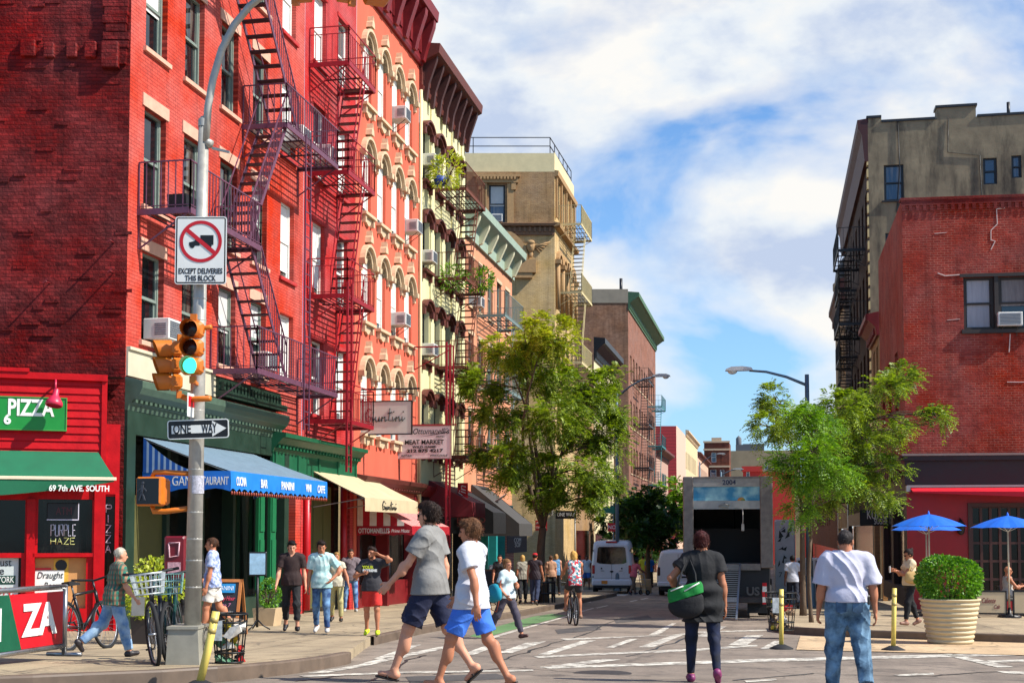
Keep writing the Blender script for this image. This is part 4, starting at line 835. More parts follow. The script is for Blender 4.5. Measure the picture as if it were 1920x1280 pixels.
# grey building behind
Z0 = -2.8; cG = Vector((XR, 56.2, Z0)); tG, FG = bld('grey_stucco_building', 'stained grey stucco building with a stepped parapet rising behind the red brick corner', cG, 0)
def stain():
    m = bpy.data.materials.new('stained_grey_stucco'); m.use_nodes = True; nt = m.node_tree; b = nt.nodes['Principled BSDF']
    tc = nd(nt, 'ShaderNodeTexCoord'); mp = nd(nt, 'ShaderNodeMapping'); mp.inputs['Scale'].default_value = (1, 1, .22); nt.links.new(tc.outputs['Object'], mp.inputs[0])
    n = nd(nt, 'ShaderNodeTexNoise', Scale=1.0, Detail=9, Roughness=.65); nt.links.new(mp.outputs[0], n.inputs['Vector'])
    n2 = nd(nt, 'ShaderNodeTexNoise', Scale=1.2, Detail=8, Roughness=.6); nt.links.new(tc.outputs['Object'], n2.inputs['Vector'])
    c = mixc(nt, ramp(nt, n2.outputs[0], [(.3, 0), (.7, 1)]), lin((118, 106, 84)), lin((150, 136, 108)))
    c = mixc(nt, ramp(nt, n.outputs[0], [(.48, 0), (.64, .9)]), c, lin((50, 44, 38)))
    nt.links.new(c, b.inputs['Base Color']); b.inputs['Roughness'].default_value = .9
    bp = nd(nt, 'ShaderNodeBump', Strength=.4, Distance=.05); nt.links.new(n2.outputs[0], bp.inputs['Height']); nt.links.new(bp.outputs[0], b.inputs['Normal']); return m
m_stain = stain(); zg = FG.xz(1720, 226)[1]
hs = [fpx(FG, 1657, 310, 1695, 375), fpx(FG, 1843, 297, 1870, 345), fpx(FG, 1896, 292, 1916, 333), fpx(FG, 1660, 437, 1673, 475)]
wall('flank_wall', 0, 16, 0, zg, hs, m_stain, tG)
for k in hs: window(tG, k[0], k[2], k[1]-k[0], k[3]-k[2], m_black, m_glassb, y=.1, sill=m_black if k is hs[0] else None, sh=.06)
bx = fpx(FG, 1756, 203, 1830, 226); b = MB(); b.box(bx[0], bx[1], 0, .6, zg, bx[3]); b.obj('raised_parapet', m_stain, tG); b = MB(); b.box(0.02, .55, 0, .4, zg, zg+.2); b.obj('corner_parapet', m_stain, tG)
b = MB(); b.box(bx[0]-.05, bx[1]+.05, -.06, .65, bx[3], bx[3]+.1); b.box(.55, bx[0]-.05, -.05, .4, zg, zg+.1); b.box(bx[1]+.05, 16, -.05, .4, zg, zg+.1); b.box(-.05, .55, -.05, .4, zg+.2, zg+.3)
x, z = FG.xz(1895, 212); b.bar((x, .5, z-.2), (x, .5, z+.6), .07, n=8); b.obj('coping', m_black, tG); b = MB(); b.tube([(1.2, -.03, zg), (1.25, -.04, zg-2), (1.1, -.03, zg-4), (1.3, -.03, zg-9)], .02, 4); b.tube([(3.2, -.03, zg), (3.15, -.04, zg-1.4), (4.4, -.03, zg-1.6), (4.5, -.03, zg-6)], .018, 4); b.obj('wall_cable', m_black, tG)
FGs = Face((XR, 75.5, Z0), R(-90)); LG = 19.3
hs2 = [(1+2.3*k, 2.1+2.3*k, z, z+2) for k in range(8) for z in (5.2, 8.6, 12, 15.2)]
o = wall('front_wall', 0, LG, 3.8, zg+.1, hs2, brick('umber_front_brick', (74, 52, 40), (60, 42, 34), (58, 44, 38)), None); rel(o, tG, FGs)
o = wall('shop_wall', 0, LG, 0, 3.8, [(.6, LG-.6, .3, 3.2)], m_black, None); rel(o, tG, FGs)
b = MB(); b.quad((.6, .25, .3), (LG-.6, .25, .3), (LG-.6, .25, 3.2), (.6, .25, 3.2)); rel(b.obj('shop_glass', glass('dark_shop_glass'), None), tG, FGs)
for h in hs2: w = window(tG, 0, 0, 1.1, 2.0, m_black, m_glass); w.matrix_basis = root_m(tG).inverted() @ FGs.m @ Matrix.Translation((h[0], 0, h[2]))
b = MB(); b.prism([(0, zg-1.6), (-.15, zg-1.6), (-.24, zg-.5), (-.4, zg-.2), (-.42, zg+.15), (0, zg+.2)], 0, LG+.02, axis='x'); rel(b.obj('cornice', M('dull_maroon', (66, 26, 24), .6, var=.2), None, True), tG, FGs)
b = MB()
for k in range(30): z = 4+k*.5; b.box(LG-.28, LG, -.06, 0, z, z+.34)
rel(b.obj('quoins', M('quoin_cream', (206, 184, 130), .8), None), tG, FGs)
t = thing('fire_escape', 'black iron fire escape on the shaded street front of the grey building', 'fire escape', FGs.p, R(-90))
for z in (15, 11.8, 8.4, 5.0): balcony(t, 12.4, 17, 1.15, z, m_black, pitch=.2)
for z in (11.8, 8.4, 5.0): stair(t, 13.6, z, 15.4, z+3.3, -.5, -1.05, m_black, balus=False)
t2 = dup(t, loc=FGs.m @ Vector((-6.5, .35, -.6)), label='black iron fire escape farther along the shaded right side, against the sky')
tDk, _ = plain('dark_tenement', 'dark brown tenement beyond the grey building on the shaded side', (XR, 87, -3.1), R(-90), 11.4, 17.2, m_brn_br, [1+2.7*k for k in range(4)], [5, 8.5, 12], 1.1, 2, m_black, m_glass, (1.2, .4, M('dull_maroon', (66, 26, 24), .6, var=.2)))
b = MB(); b.lathe([(1.1, 5), (1.1, 17.6), (1.25, 17.7), (1.25, 18.1)], 20, (5, .9, 0)); b.obj('round_bay', M('pale_bay', (150, 140, 124), .8, var=.15), tDk); b = MB(); b.lathe([(1.15, 18.1), (1.05, 18.9), (.7, 19.6), (.2, 20), (.01, 20.3)], 20, (5, .9, 0)); b.obj('dome', m_black, tDk)
plain('dark_shop_house', 'low dark house beside the red brick corner on the shaded side', (XR, 56.1, -2.6), R(-90), 4.2, 10.9, m_brn_br, [1, 2.6], [5, 8], .9, 1.8, m_black, m_glass, (.8, .5, m_dkred))
plain('low_row_house', 'low brick row house behind the right hand street trees', (XR, 150, -4.4), R(-90), 62.9, 12., m_bwn, [2+4*k for k in range(13)], [5, 8.6], 1.2, 2, m_black, m_glass, (.8, .6, m_brown))
plain('low_row_house', 'low red row house far down the right side', (XR+1, 245, -5.8), R(-90), 94, 13., m_brB, [2+4.5*k for k in range(20)], [5, 9], 1.2, 2, m_black, m_glass, None, shop=False)
# ------------------------------------------------------------------ pizza shop on the corner
m_pred = M('pizza_red_paint', (176, 6, 16), .5, spec=.2, var=.22, scale=5, bump=.15, bscale=30)
m_pgrn = M('awning_green', (6, 96, 62), .7, var=.15, scale=3); m_sgn = M('sign_green', (14, 128, 46), .45, var=.06)
m_wht = M('sign_white', (226, 226, 218), .5, var=.04); m_blk = M('sign_black', (14, 14, 16), .45, var=.1); m_sred = M('sign_red', (190, 14, 30), .45, var=.08)
aP = R(30); eP = Vector((-12.0, 23.05, 0)); LP = 7.; pP = eP-Vector((math.cos(aP), math.sin(aP), 0))*LP; pP.z = -1.9
tZ, FZ = bld('pizza_shop', 'single storey red clapboard pizza shop against the dark red flank', pP, aP)
X = lambda px, py: FZ.xz(px, py)[0]
Zf = lambda px, py: FZ.xz(px, py)[1]
zr = Zf(100, 702); za = Zf(90, 846)
b = MB(); V = [FZ.i @ Vector(v) for v in ((eP.x, eP.y, pP.z+zr), (pP.x, pP.y, pP.z+zr))]+[FZ.i @ Vector((cor.x-_r[0]*7.5, cor.y-_r[1]*7.5, pP.z+zr)), FZ.i @ Vector((cor.x, cor.y-.03, pP.z+zr))]
b.add(V, [(0, 1, 2, 3)]); b.obj('roof', M('tar_roof', (50, 46, 44)), tZ)
xr0, xr1 = X(190, 800), X(200, 800)
b = MB(); n = 11
for k in range(n): z0 = za-.25+(zr-za+.2)*k/n; h = (zr-za+.2)/n; b.add([(0, -.035, z0), (xr0, -.035, z0), (xr0, -.008, z0+h), (0, -.008, z0+h), (0, 0, z0), (xr0, 0, z0)], [(0, 1, 2, 3), (4, 5, 1, 0)])
b.obj('clapboard_wall', m_pred, tZ)
b = MB(); b.box(0, xr1, -.1, .05, zr-.1, zr+.02); b.box(0, X(55, 700), -.13, .0, zr+.02, zr+.09); b.box(xr0, xr1, -.06, .05, 0, zr-.1); b.box(xr1, LP, -.02, .05, Zf(205, 926), Zf(215, 795)); b.box(X(215, 1000), LP, -.05, .03, 0, Zf(205, 926)); b.obj('corner_trim', m_pred, tZ)
# windows below
w = [fpx(FZ, 72, 935, 172, 1036), fpx(FZ, -160, 935, 46, 1036), fpx(FZ, 66, 1046, 160, 1140), fpx(FZ, -160, 1046, 38, 1142), fpx(FZ, 197, 930, 214, 1120)]
wall('shop_wall', 0, LP, 0, za-.2, w, m_pred, tZ, y=.005, depth=.14)
b = MB(); b.box(w[0][0]-.08, w[0][1]+.08, -.06, .05, w[0][2]-.07, w[0][2]); b.box(w[0][1], w[0][1]+.06, -.045, .03, w[0][2], w[0][3]); b.box(X(176, 1000), X(194, 1000), -.07, .02, 0, za-.25); b.box(X(50, 1000), X(66, 1000), -.06, .02, 0, w[0][3]); b.obj('window_trim', m_pred, tZ)
for k in (0, 1, 4): b = MB(); b.quad((w[k][0], .13, w[k][2]), (w[k][1], .13, w[k][2]), (w[k][1], .13, w[k][3]), (w[k][0], .13, w[k][3])); b.obj('pane', glass('dark_shop_glass'), tZ)
b = MB(); b.quad((w[2][0], .12, w[2][2]), (w[2][1], .12, w[2][2]), (w[2][1], .12, w[2][3]), (w[2][0], .12, w[2][3])); b.obj('cardboard_panel', M('cardboard', (196, 140, 82), .8, var=.12), tZ)
b = MB(); b.quad((w[3][0], .12, w[3][2]), (w[3][1], .12, w[3][2]), (w[3][1], .12, w[3][3]), (w[3][0], .12, w[3][3])); b.obj('pane', glass('dark_shop_glass'), tZ)
def neon(s, px, py, hpx, col, name, width_px, F=FZ, y=.06, parent=None, lab=None):
    x, z = F.xz(px, py, y); s_ = F.xz(px+10, py, y)[0]-x; sz = hpx*s_/10/.7
    return text(s, sz, col, parent, (x, y, z), width=width_px*s_/10, depth=.012, name=name)
m_neon = M('unlit_neon_tube', (206, 200, 214), .3, var=.05); m_neony = M('yellow_neon_tube', (196, 196, 120), .3, var=.05)
def nstroke(ch):
    G = {'P': [[(0, 0), (0, 1), (.6, 1), (.7, .9), (.7, .6), (.6, .5), (0, .5)]], 'U': [[(0, 1), (0, .1), (.1, 0), (.6, 0), (.7, .1), (.7, 1)]], 'R': [[(0, 0), (0, 1), (.6, 1), (.7, .9), (.7, .6), (.6, .5), (.05, .5)], [(.4, .5), (.7, 0)]],
         'L': [[(0, 1), (0, 0), (.6, 0)]], 'E': [[(.65, 1), (0, 1), (0, 0), (.65, 0)], [(0, .5), (.5, .5)]], 'H': [[(0, 0), (0, 1)], [(.7, 0), (.7, 1)], [(0, .5), (.7, .5)]], 'A': [[(0, 0), (.35, 1), (.7, 0)], [(.15, .4), (.55, .4)]], 'Z': [[(0, 1), (.7, 1), (0, 0), (.7, 0)]], 'I': [[(.3, 0), (.3, 1)]]}
    return G[ch]
def neon_word(s, x0, z0, w, h, mat, y, parent, vert=False, name='neon_word'):
    b = MB(); n = len(s)
    for i, c in enumerate(s):
        for l in nstroke(c):
            if vert: b.tube([(x0+w*p/.7, y, z0-h*1.35*i+h*q) for p, q in l], .009, 5)
            else: b.tube([(x0+w/n*(i+p*1.05), y, z0+h*q) for p, q in l], .008, 5)
    return b.obj(name, mat, parent)
tn = thing('neon_sign', 'unlit neon window sign reading PURPLE HAZE in the pizza shop window', 'neon sign', FZ.m @ Vector((X(95, 1020), .06, Zf(95, 1020))), aP)
dx = X(144, 1005)-X(95, 1005); neon_word('PURPLE', 0, Zf(100, 1004)-Zf(95, 1020), dx, Zf(100, 983)-Zf(100, 1004), m_neon, 0, tn); neon_word('HAZE', 0, 0, dx, Zf(100, 1008)-Zf(100, 1020), m_neony, 0, tn)
tn = thing('neon_sign', 'dark framed ATM window sign above the purple haze neon', 'neon sign', FZ.m @ Vector((X(118, 958), .07, Zf(118, 958))), aP)
hw_, hh = (X(148, 958)-X(88, 958))/2, (Zf(118, 944)-Zf(118, 975))/2
b = MB(); b.bbox(-hw_, hw_, 0, .05, -hh, hh, .01); b.obj('case', m_blk, tn); b = MB()
for (x0, x1, z0, z1) in ((-hw_, hw_, -hh-.012, -hh+.006), (hw_-.012, hw_+.004, -hh, hh)): b.box(x0, x1, -.012, -.001, z0, z1)
b.obj('frame_strip', m_neon, tn); text('ATM', .2, M('dim_red_tube', (84, 22, 30), .4), tn, (.02, -.012, 0), width=hw_*1.0)
tn = thing('neon_sign', 'upright unlit neon sign spelling PIZZA down the narrow side window', 'neon sign', FZ.m @ Vector((X(199, 960), .05, Zf(199, 960))), aP)
neon_word('PIZZA', 0, 0, X(209, 960)-X(199, 960), Zf(200, 947)-Zf(200, 961), m_neon, 0, tn, vert=True)
# posters
def board(name, label, cat, F, x0, y0, x1, y1, mat, y=-.03, th=.012, frame=None, group=None):
    a = fpx2(F, x0, y0, x1, y1, y); cx, cz = (a[0]+a[1])/2, (a[2]+a[3])/2; hw, hh = (a[1]-a[0])/2, (a[3]-a[2])/2
    t = thing(name, label, cat, F.m @ Vector((cx, y, cz)), F.a, group); b = MB(); b.box(-hw, hw, 0, th, -hh, hh); b.obj('panel', mat, t)
    if frame: f = MB(); r = frame[1]; f.box(-hw-r, hw+r, -.015, th+.01, hh, hh+r); f.box(-hw-r, hw+r, -.015, th+.01, -hh-r, -hh); f.box(-hw-r, -hw, -.015, th+.01, -hh, hh); f.box(hw, hw+r, -.015, th+.01, -hh, hh); f.obj('frame', frame[0], t)
    return t, hw, hh
def fpx2(F, x0, y0, x1, y1, y): a, b_ = F.xz(x0, y0, y); c, d = F.xz(x1, y1, y); return (a, c, d, b_)
t, hw_, hh = board('poster', 'white poster reading Draught Beer in the pizza shop window', 'poster', FZ, 66, 1069, 119, 1140, m_wht, .1)
text('Draught', .17, m_blk, t, (0, -.006, hh*.74), width=hw_*1.8, shear=.25, depth=.006); text('Beer', .17, m_blk, t, (.02, -.006, hh*.2), width=hw_*1.0, shear=.25, depth=.006)
b = MB(); b.box(-hw_*.5, hw_*.6, -.004, -.001, -hh*.75, -hh*.3); b.box(-hw_, hw_*.1, -.004, -.001, hh*1.03, hh*1.14); b.obj('red_print', m_sred, t)
t, hw_, hh = board('poster', 'yellow and black beer banner standing behind the Draught Beer poster', 'poster', FZ, 101, 1046, 127, 1140, M('poster_gold', (206, 160, 50), .6, var=.3, scale=6), .112)
b = MB(); b.lathe([(0.001, 0), (hw_*.8, 0)], 16, (0, 0, 0)); o = b.obj('roundel', m_blk, t); o.rotation_euler = (R(90), 0, 0); o.location = (0, -.006, hh*.72)
t, hw_, hh = board('poster', 'pale poster with green YORK plaque at the left end of the pizza shop', 'poster', FZ, -70, 1046, 33, 1142, M('poster_grey', (188, 196, 192), .6, var=.06), .1)
text('just', .2, m_blk, t, (hw_*.5, -.006, hh*.82), width=hw_*.5, depth=.006); text('e', .2, m_blk, t, (hw_*.4, -.006, hh*.5), depth=.006)
b = MB(); b.box(-hw_*.1, hw_*.9, -.006, -.001, -hh*.02, hh*.32); b.obj('plaque', M('plaque_green', (8, 58, 44), .5), t)
text('YORK', .16, m_wht, t, (hw_*.55, -.012, hh*.15), width=hw_*.6, depth=.006); text('ON?', .2, m_sred, t, (hw_*.5, -.006, -hh*.3), width=hw_*.75, shear=.2, depth=.006)
# sign, lamp, awning
t, hw_, hh = board('shop_sign', 'green PIZZA sign board on the red clapboards', 'sign', FZ, -62, 742, 123, 806, m_sgn, -.1, .09, (M('sign_edge', (60, 140, 60), .5), .02))
xl = (X(101, 770)-X(31, 770))/2*5/4.05
text('PIZZA', .42, m_wht, t, (FZ.xz(100, 764, -.1)[0]-(FZ.xz(123, 764, -.1)[0]-hw_)-xl*1.0, -.006, hh*.32), width=xl*2, bold=.012); text('6', .25, m_wht, t, (FZ.xz(13, 789, -.1)[0]-(FZ.xz(123, 764, -.1)[0]-hw_), -.006, -hh*.42), bold=.01)
lp = FZ.m @ Vector((X(104, 745), -.36, Zf(104, 745)))
t = thing('wall_lamp', 'pink red gooseneck lamp over the PIZZA sign', 'lamp', lp, aP)
b = MB(); b.tube([(0, .36, .14), (0, .3, .24), (0, .12, .3), (0, .02, .24), (0, 0, .1)], .018, 8); b.obj('arm', M('lamp_pink', (196, 40, 72), .4), t)
b = MB(); b.lathe([(.05, .12), (.06, .0), (.1, -.05), (.15, -.13), (.155, -.18), (.14, -.2)], 18); o = b.obj('shade', M('lamp_pink', (196, 40, 72), .4), t); o.rotation_euler = (R(-12), R(8), 0)
xe = X(184, 846); xq = FZ.xz(216, 898, -.55)[0]
t = thing('awning', 'green awning with a white bar and street address over the pizza shop window', 'awning', FZ.m @ Vector((0, 0, za)), aP)
zb_ = FZ.xz(100, 896, -.55)[1]-za; zv_ = FZ.xz(20, 933, -.55)[1]-za
b = MB(); n = 20; V = []
for k in range(n+1): s = k/n; V += [(-.5, -.04-.51*s, zb_*s-.01*math.sin(s*3)), (xe+(xq-xe)*s, -.04-.51*s, zb_*s-.01*math.sin(s*3))]
b.add(V, [(2*k, 2*k+2, 2*k+3, 2*k+1) for k in range(n)], 0, True); b.obj('canopy', m_pgrn, t)
b = MB(); b.bbox(-.5, xq+.02, -.575, -.54, zb_-.03, zb_+.03, .008); b.obj('bar', M('cream_bar', (226, 206, 176), .5, var=.05), t)
b = MB(); V = []; N = 40
for k in range(N+1): f = k/N; x = -.5+(xq+.48)*f; d = zv_*0+(zv_-zb_)*(1-max(0, (f-.62)/.38)**1.6*.85); V += [(x, -.556, zb_-.03), (x, -.55+.012*math.sin(k*.8), zb_+d)]
b.add(V, [(2*k, 2*k+1, 2*k+3, 2*k+2) for k in range(N)], 0, True); vo = b.obj('valance', m_pgrn, t)
x0_, x1_ = FZ.xz(92, 915, -.57)[0], FZ.xz(205, 915, -.57)[0]
text('69 7th AVE. SOUTH', .15, m_wht, vo, ((x0_+x1_)/2, -.578, FZ.xz(100, 915, -.57)[1]-za), width=x1_-x0_, bold=.004, depth=.006)
# ------------------------------------------------------------------ awnings and signs along the left
m_blue = M('awning_blue', (20, 116, 208), .6, var=.1, scale=3); m_bluest = stripes('awning_pale_stripe', (112, 134, 148), (84, 106, 122), 0, .16, .55)
zt = (onX(380, 836, XL).z+onX(268, 822, XL).z)/2-FA.p.z; xo = XL+1.85
z1 = onX(427, 882, xo).z-FA.p.z; z2 = onX(427, 920, xo).z-FA.p.z
ya, yb = onX(265, 850, XL).y-FA.p.y, onX(613, 907, xo).y-FA.p.y
tb, vo = awning('awning', 'blue restaurant awning with white lettering and scalloped fringe', FA, ya, yb, 1.85, zt, z1, z2, m_bluest, m_blue, scal=.06, sides='val', msoff=stripes('awning_blue_check', (24, 84, 160), (150, 176, 200), 1, .12, .6))
Lb = yb-ya; zm = (z1-z2)*.5
for s, f, w in (('CUCINA', .07, .5), ('BAR', .28, .35), ('PANINI', .52, .75), ('VINI', .75, .35), ('CAFFE', .9, .5)): text(s, .24, m_wht, vo, (Lb*f+.1, -1.875, zm), width=w, depth=.006, bold=.004)
side = [c for c in tb.children if c.name.startswith('side_panel')][0]; side.data.materials[0] = m_blue
text('GAN', .26, m_wht, side, (-.012, -.86, zm), rot=(R(90), 0, R(-90)), width=.4, depth=.006); text('RESTAURANT', .22, m_wht, side, (-.012, -1.46, zm), rot=(R(90), 0, R(-90)), width=.72, depth=.006, bold=.003)
b = MB(); V = []
for i in range(11):
    f = i/10; V += [(-.02, -.05-1.2*f, (zt-z2)*(1-f)**1.7+(z1-z2)*(1-(1-f)**1.7)*.98), (-.02, -.05-1.2*f, z1-z2-.02)]
b.add(V, [(2*i, 2*i+1, 2*i+3, 2*i+2) for i in range(10)]); b.obj('side_curtain', stripes('awning_blue_check', (24, 84, 160), (150, 176, 200), 1, .12, .6), tb)
b = MB()
for i in range(46): b.ball((Lb*(i+.5)/46, -1.86, -.03), .03, 6, 4, sc=(.7, .7, 1.3))
b.obj('fringe', M('fringe_bulbs', (150, 60, 40), .4), vo)
xo = XL+1.5; ya, yb = onX(583, 880, XL).y-FB.p.y, onX(783, 945, xo).y-FB.p.y
m_crm = M('awning_cream', (190, 172, 136), .75, var=.12, scale=2)
tg, vo = awning('awning', 'cream awning lettered Giuntini in thin black script', FB, ya, yb, 1.5, onX(600, 884, XL).z-FB.p.z, onX(684, 932, xo).z-FB.p.z, onX(690, 958, xo).z-FB.p.z, m_crm, m_crm, sides=False)
Lg = yb-ya; SC = {'G': [[(.5, .9), (.2, 1), (0, .6), (.1, .1), (.4, .05), (.5, .4), (.3, .42)]], 'i': [[(0, .4), (.05, .05), (.25, .3)], [(.05, .7), (.08, .78)]], 'u': [[(0, .4), (.05, .05), (.25, .1), (.3, .4), (.32, .05), (.5, .2)]], 'n': [[(0, .05), (.02, .4), (.1, .3), (.25, .4), (.3, .05), (.5, .2)]], 't': [[(.12, 1), (.1, .1), (.35, .12)], [(-.05, .62), (.35, .72)]]}
def script(word, w, h, mat, parent, y, r, x=0, z=0, name='lettering'):
    adv = {'G': .6, 'i': .28, 'u': .52, 'n': .52, 't': .4}; tot = sum(adv[c] for c in word); cx = 0; b = MB()
    for c in word:
        for l in SC[c]: b.tube([(x+(cx+p+.08*q)/tot*w-w/2, y, z+(q-.4)*h) for p, q in l], r, 5)
        cx += adv[c]
    return b.obj(name, mat, parent)
zm = (onX(684, 932, xo).z-onX(690, 958, xo).z)/2
script('Giuntini', 1.4, .24, m_blk, vo, -1.53, .014, Lg*.42, zm-.02)
m_cstr = stripes('awning_red_white', (176, 20, 34), (226, 210, 196), 1, .42, .5); m_cst2 = stripes('awning_pink_stripe', (196, 84, 84), (206, 160, 150), 0, .09, .5)
xo = XL+1.7; ya = onX(668, 935, XL).y-FSa.p.y; yb = ya+4.6
to, vo = awning('awning', 'red and white striped butcher awning with a red lettered valance', FSa, ya, yb, 1.7, onX(668, 934, XL).z-FSa.p.z, onX(778, 986, xo).z-FSa.p.z, onX(775, 1004, xo).z-FSa.p.z, m_cst2, M('valance_red', (160, 12, 30), .6, var=.15), scal=.05, sides='val', msoff=M('valance_red', (160, 12, 30)))
sd = [c for c in to.children if c.name.startswith('side_panel')][0]; zm = (onX(778, 986, xo).z-onX(775, 1004, xo).z)*.5
text("OTTOMANELLI'S", .2, m_wht, sd, (-.012, -.55, zm), rot=(R(90), 0, R(-90)), width=.95, depth=.006, bold=.003); text('Prime Meats', .14, m_wht, sd, (-.012, -1.35, zm), rot=(R(90), 0, R(-90)), width=.55, shear=.3, depth=.006)
zz1, zz0 = onX(668, 934, XL).z-onX(775, 1004, xo).z, onX(778, 986, xo).z-onX(775, 1004, xo).z
b = MB(); b.add([(-.01, -.04, zz1), (-.01, -.04, zz0+.01), (-.01, -1.68, zz0+.01)], [(0, 1, 2)]); b.obj('striped_gable', m_cstr, to)
text('PRIME MEATS', .2, m_wht, vo, (2.2, -1.73, zm), width=1.8, depth=.006)
def simple_awn(label, F, x0, x1, d, zt, zf, zv, m1, lines=(), scal=0):
    t, v = awning('awning', label, F, x0, x1, d, zt, zf, zv, m1, m1, sides='full', scal=scal)
    for s, x, z, sz, mt in lines: text(s, sz, mt, v, (x, -d-.02, z), depth=.006)
    return t
m_mar = M('awning_maroon', (104, 10, 22), .7, var=.2); m_bk = M('awning_black', (18, 18, 20), .7, var=.2); m_gy = M('awning_grey', (66, 64, 62), .8, var=.15)
simple_awn('deep red awning under the brown hooded cream front', FC, 1.4, 3.6, 1.6, 4.3, 3.5, 3.0, m_mar)
t = simple_awn('black dome awning with dim red lettering beside the grey awning', FC, 4.6, 7.0, 1.7, 4.2, 3.2, 2.4, m_bk)
sd = [c for c in t.children if c.name.startswith('side_panel')][0]; text('BLIND', .34, M('dim_red', (100, 26, 24), .6), sd, (-.015, -.85, .5), rot=(R(90), 0, R(-90)), width=1.1, depth=.006); text('TAPS', .3, M('dim_red', (100, 26, 24), .6), sd, (-.015, -.85, .2), rot=(R(90), 0, R(-90)), width=1.1, depth=.006)
t = simple_awn('charcoal grey awning with a white crest in front of the pink tenement', FP, 1.2, 4.2, 2.0, 4.6, 3.0, 2.5, m_gy)
b = MB(); b.ball((0, 0, 0), .3, 10, 6, sc=(1, .1, 1.5)); o = b.obj('crest', M('crest_pink', (206, 176, 168), .7), t); o.location = (1.0, -.95, 1.5); o.rotation_euler = (R(55), 0, 0)
t, hw_, hh = board('shop_sign', 'vertical red banner sign with white script hung from the cream front', 'sign', Face((XL+1.1, 47.2, 1.0), 0), 858, 905, 877, 945, m_sred, 0, .03)
text('Vin', .4, m_wht, t, (0, -.01, 0), rot=(R(90), R(-90), 0), width=hh*1.3, shear=.3)
t, hw_, hh = board('shop_sign', 'dark blue window panel lettered COM SOF on the teal shopfront', 'sign', FP, 951, 1004, 988, 1034, M('panel_navy', (16, 30, 52), .5), -.12, .04)
text('COM', .3, m_wht, t, (0, -.01, hh*.45), width=hw_*.7, depth=.006); text('SOF', .3, m_wht, t, (.05, -.01, -hh*.1), width=hw_*.6, depth=.006)
# hanging blade signs
FG1 = Face((XL, 38.35, 0), 0)
t, hw_, hh = board('hanging_sign', 'white blade sign with thin black script Giuntini hanging over the pavement', 'sign', FG1, 671, 754, 771, 812, M('sign_canvas', (196, 190, 178), .7, var=.08, scale=1), 0, .03, (m_blk, .035))
script('Giuntini', hw_*1.5, .42, m_blk, t, -.012, .016, .02, .03)
b = MB(); x0 = -.3-hw_; b.bar((-hw_-.25, 0, hh+.38), (hw_+.25, 0, hh+.38), .035); b.bar((-hw_-.25, 0, hh+.22), (hw_+.1, 0, hh+.22), .02)
for x in (-hw_*.8, hw_*.8): b.bar((x, 0, hh+.03), (x, 0, hh+.4), .014)
b.obj('bracket', m_blk, t)
FG2 = Face((XL, 42.25, 0), 0)
t, hw_, hh = board('hanging_sign', 'pinkish white meat market blade sign with a phone number', 'sign', FG2, 747, 800, 844, 858, M('sign_pinkwhite', (206, 190, 186), .6, var=.06), 0, .05, (M('sign_rim', (150, 120, 112), .5), .025))
text('O. Ottomanelli\'s', .27, m_blk, t, (.06, -.01, hh*.68), width=hw_*1.75, shear=.35, depth=.008); text('MEAT MARKET', .21, m_blk, t, (0, -.01, -.0), width=hw_*1.5, bold=.004, depth=.008); text('WILD GAME', .1, m_blk, t, (0, -.01, -hh*.3), width=hw_*.9, depth=.008, bold=.003)
text('212 875 4217', .14, m_blk, t, (.02, -.01, -hh*.54), width=hw_*1.4, bold=.006, depth=.008); text('RETAIL', .09, m_blk, t, (-hw_*.68, -.01, -hh*.85), width=hw_*.42, shear=.2, depth=.008); text('WHOLESALE', .09, m_blk, t, (hw_*.55, -.01, -hh*.85), width=hw_*.66, shear=.2, depth=.008); text('PRIME', .07, m_blk, t, (hw_*.6, -.01, hh*.34), width=hw_*.3, shear=.2, depth=.008)
b = MB(); b.add([(-hw_*.2, -.009, hh*.33), (hw_*.88, -.009, hh*.58), (hw_*.9, -.009, hh*.7), (hw_*.8, -.009, hh*.62)], [(0, 1, 2, 3)]); b.obj('swash', m_blk, t)
b = MB(); zz = onY(770, 651, 42.25).z-(t.location.z); b.bar((-.1-hw_, 0, hh+.05), (hw_+.2, 0, hh+.05), .03); b.bar((hw_+.1, 0, hh), (hw_+.1, 0, zz), .03); b.bar((hw_+.1, 0, zz), (-hw_*.4, 0, zz), .03); b.bar((hw_, 0, zz-.1), (-hw_*.4, 0, zz-.75), .02); b.bar((-hw_*.4, 0, zz), (-hw_*.4, 0, zz-.75), .02); b.obj('bracket', m_redfe, t)
t, hw_, hh = board('shop_sign', 'black KUMO SUSHI fascia sign in the shade left of the cafe', 'sign', Face((3.9, 51.2, 0), 0), 1612, 955, 1672, 985, m_blk, -.1, .06)
text('KUMO', .5, m_wht, t, (hw_*.1, -.01, hh*.35), width=hw_*1.3, depth=.01); text('SUSHI', .3, m_wht, t, (hw_*.3, -.01, -hh*.5), width=hw_*.8, depth=.01)
# air conditioners and pot plants
def lz(F, px, py): return F.xz(px, py)
for F, px, py, lab in ((FA, 290, 640, 'white window air conditioner above the beige fascia, nearest the corner'), (FA, 478, 695, 'white window air conditioner behind the lowest purple balcony'), (FA, 545, 272, 'white window air conditioner under the upper purple balcony'), (FB, 597, 306, 'grey window air conditioner behind the red fire escape'),
    (FSa, 741, 228, 'air conditioner in the third top floor arched window of the salmon front'), (FSa, 764, 438, 'air conditioner in the last third floor arched window of the salmon front'), (FSa, 741, 612, 'air conditioner in the third second floor arched window of the salmon front'),
    (FC, 797, 314, 'upper air conditioner in the first window column of the cream front'), (FC, 793, 494, 'middle air conditioner in the first window column of the cream front'), (FC, 795, 668, 'lowest air conditioner in the first window column of the cream front'), (FP, 886, 577, 'air conditioner low on the pink front')):
    x, z = F.xz(px, py); ac_unit(F, x, z, lab)
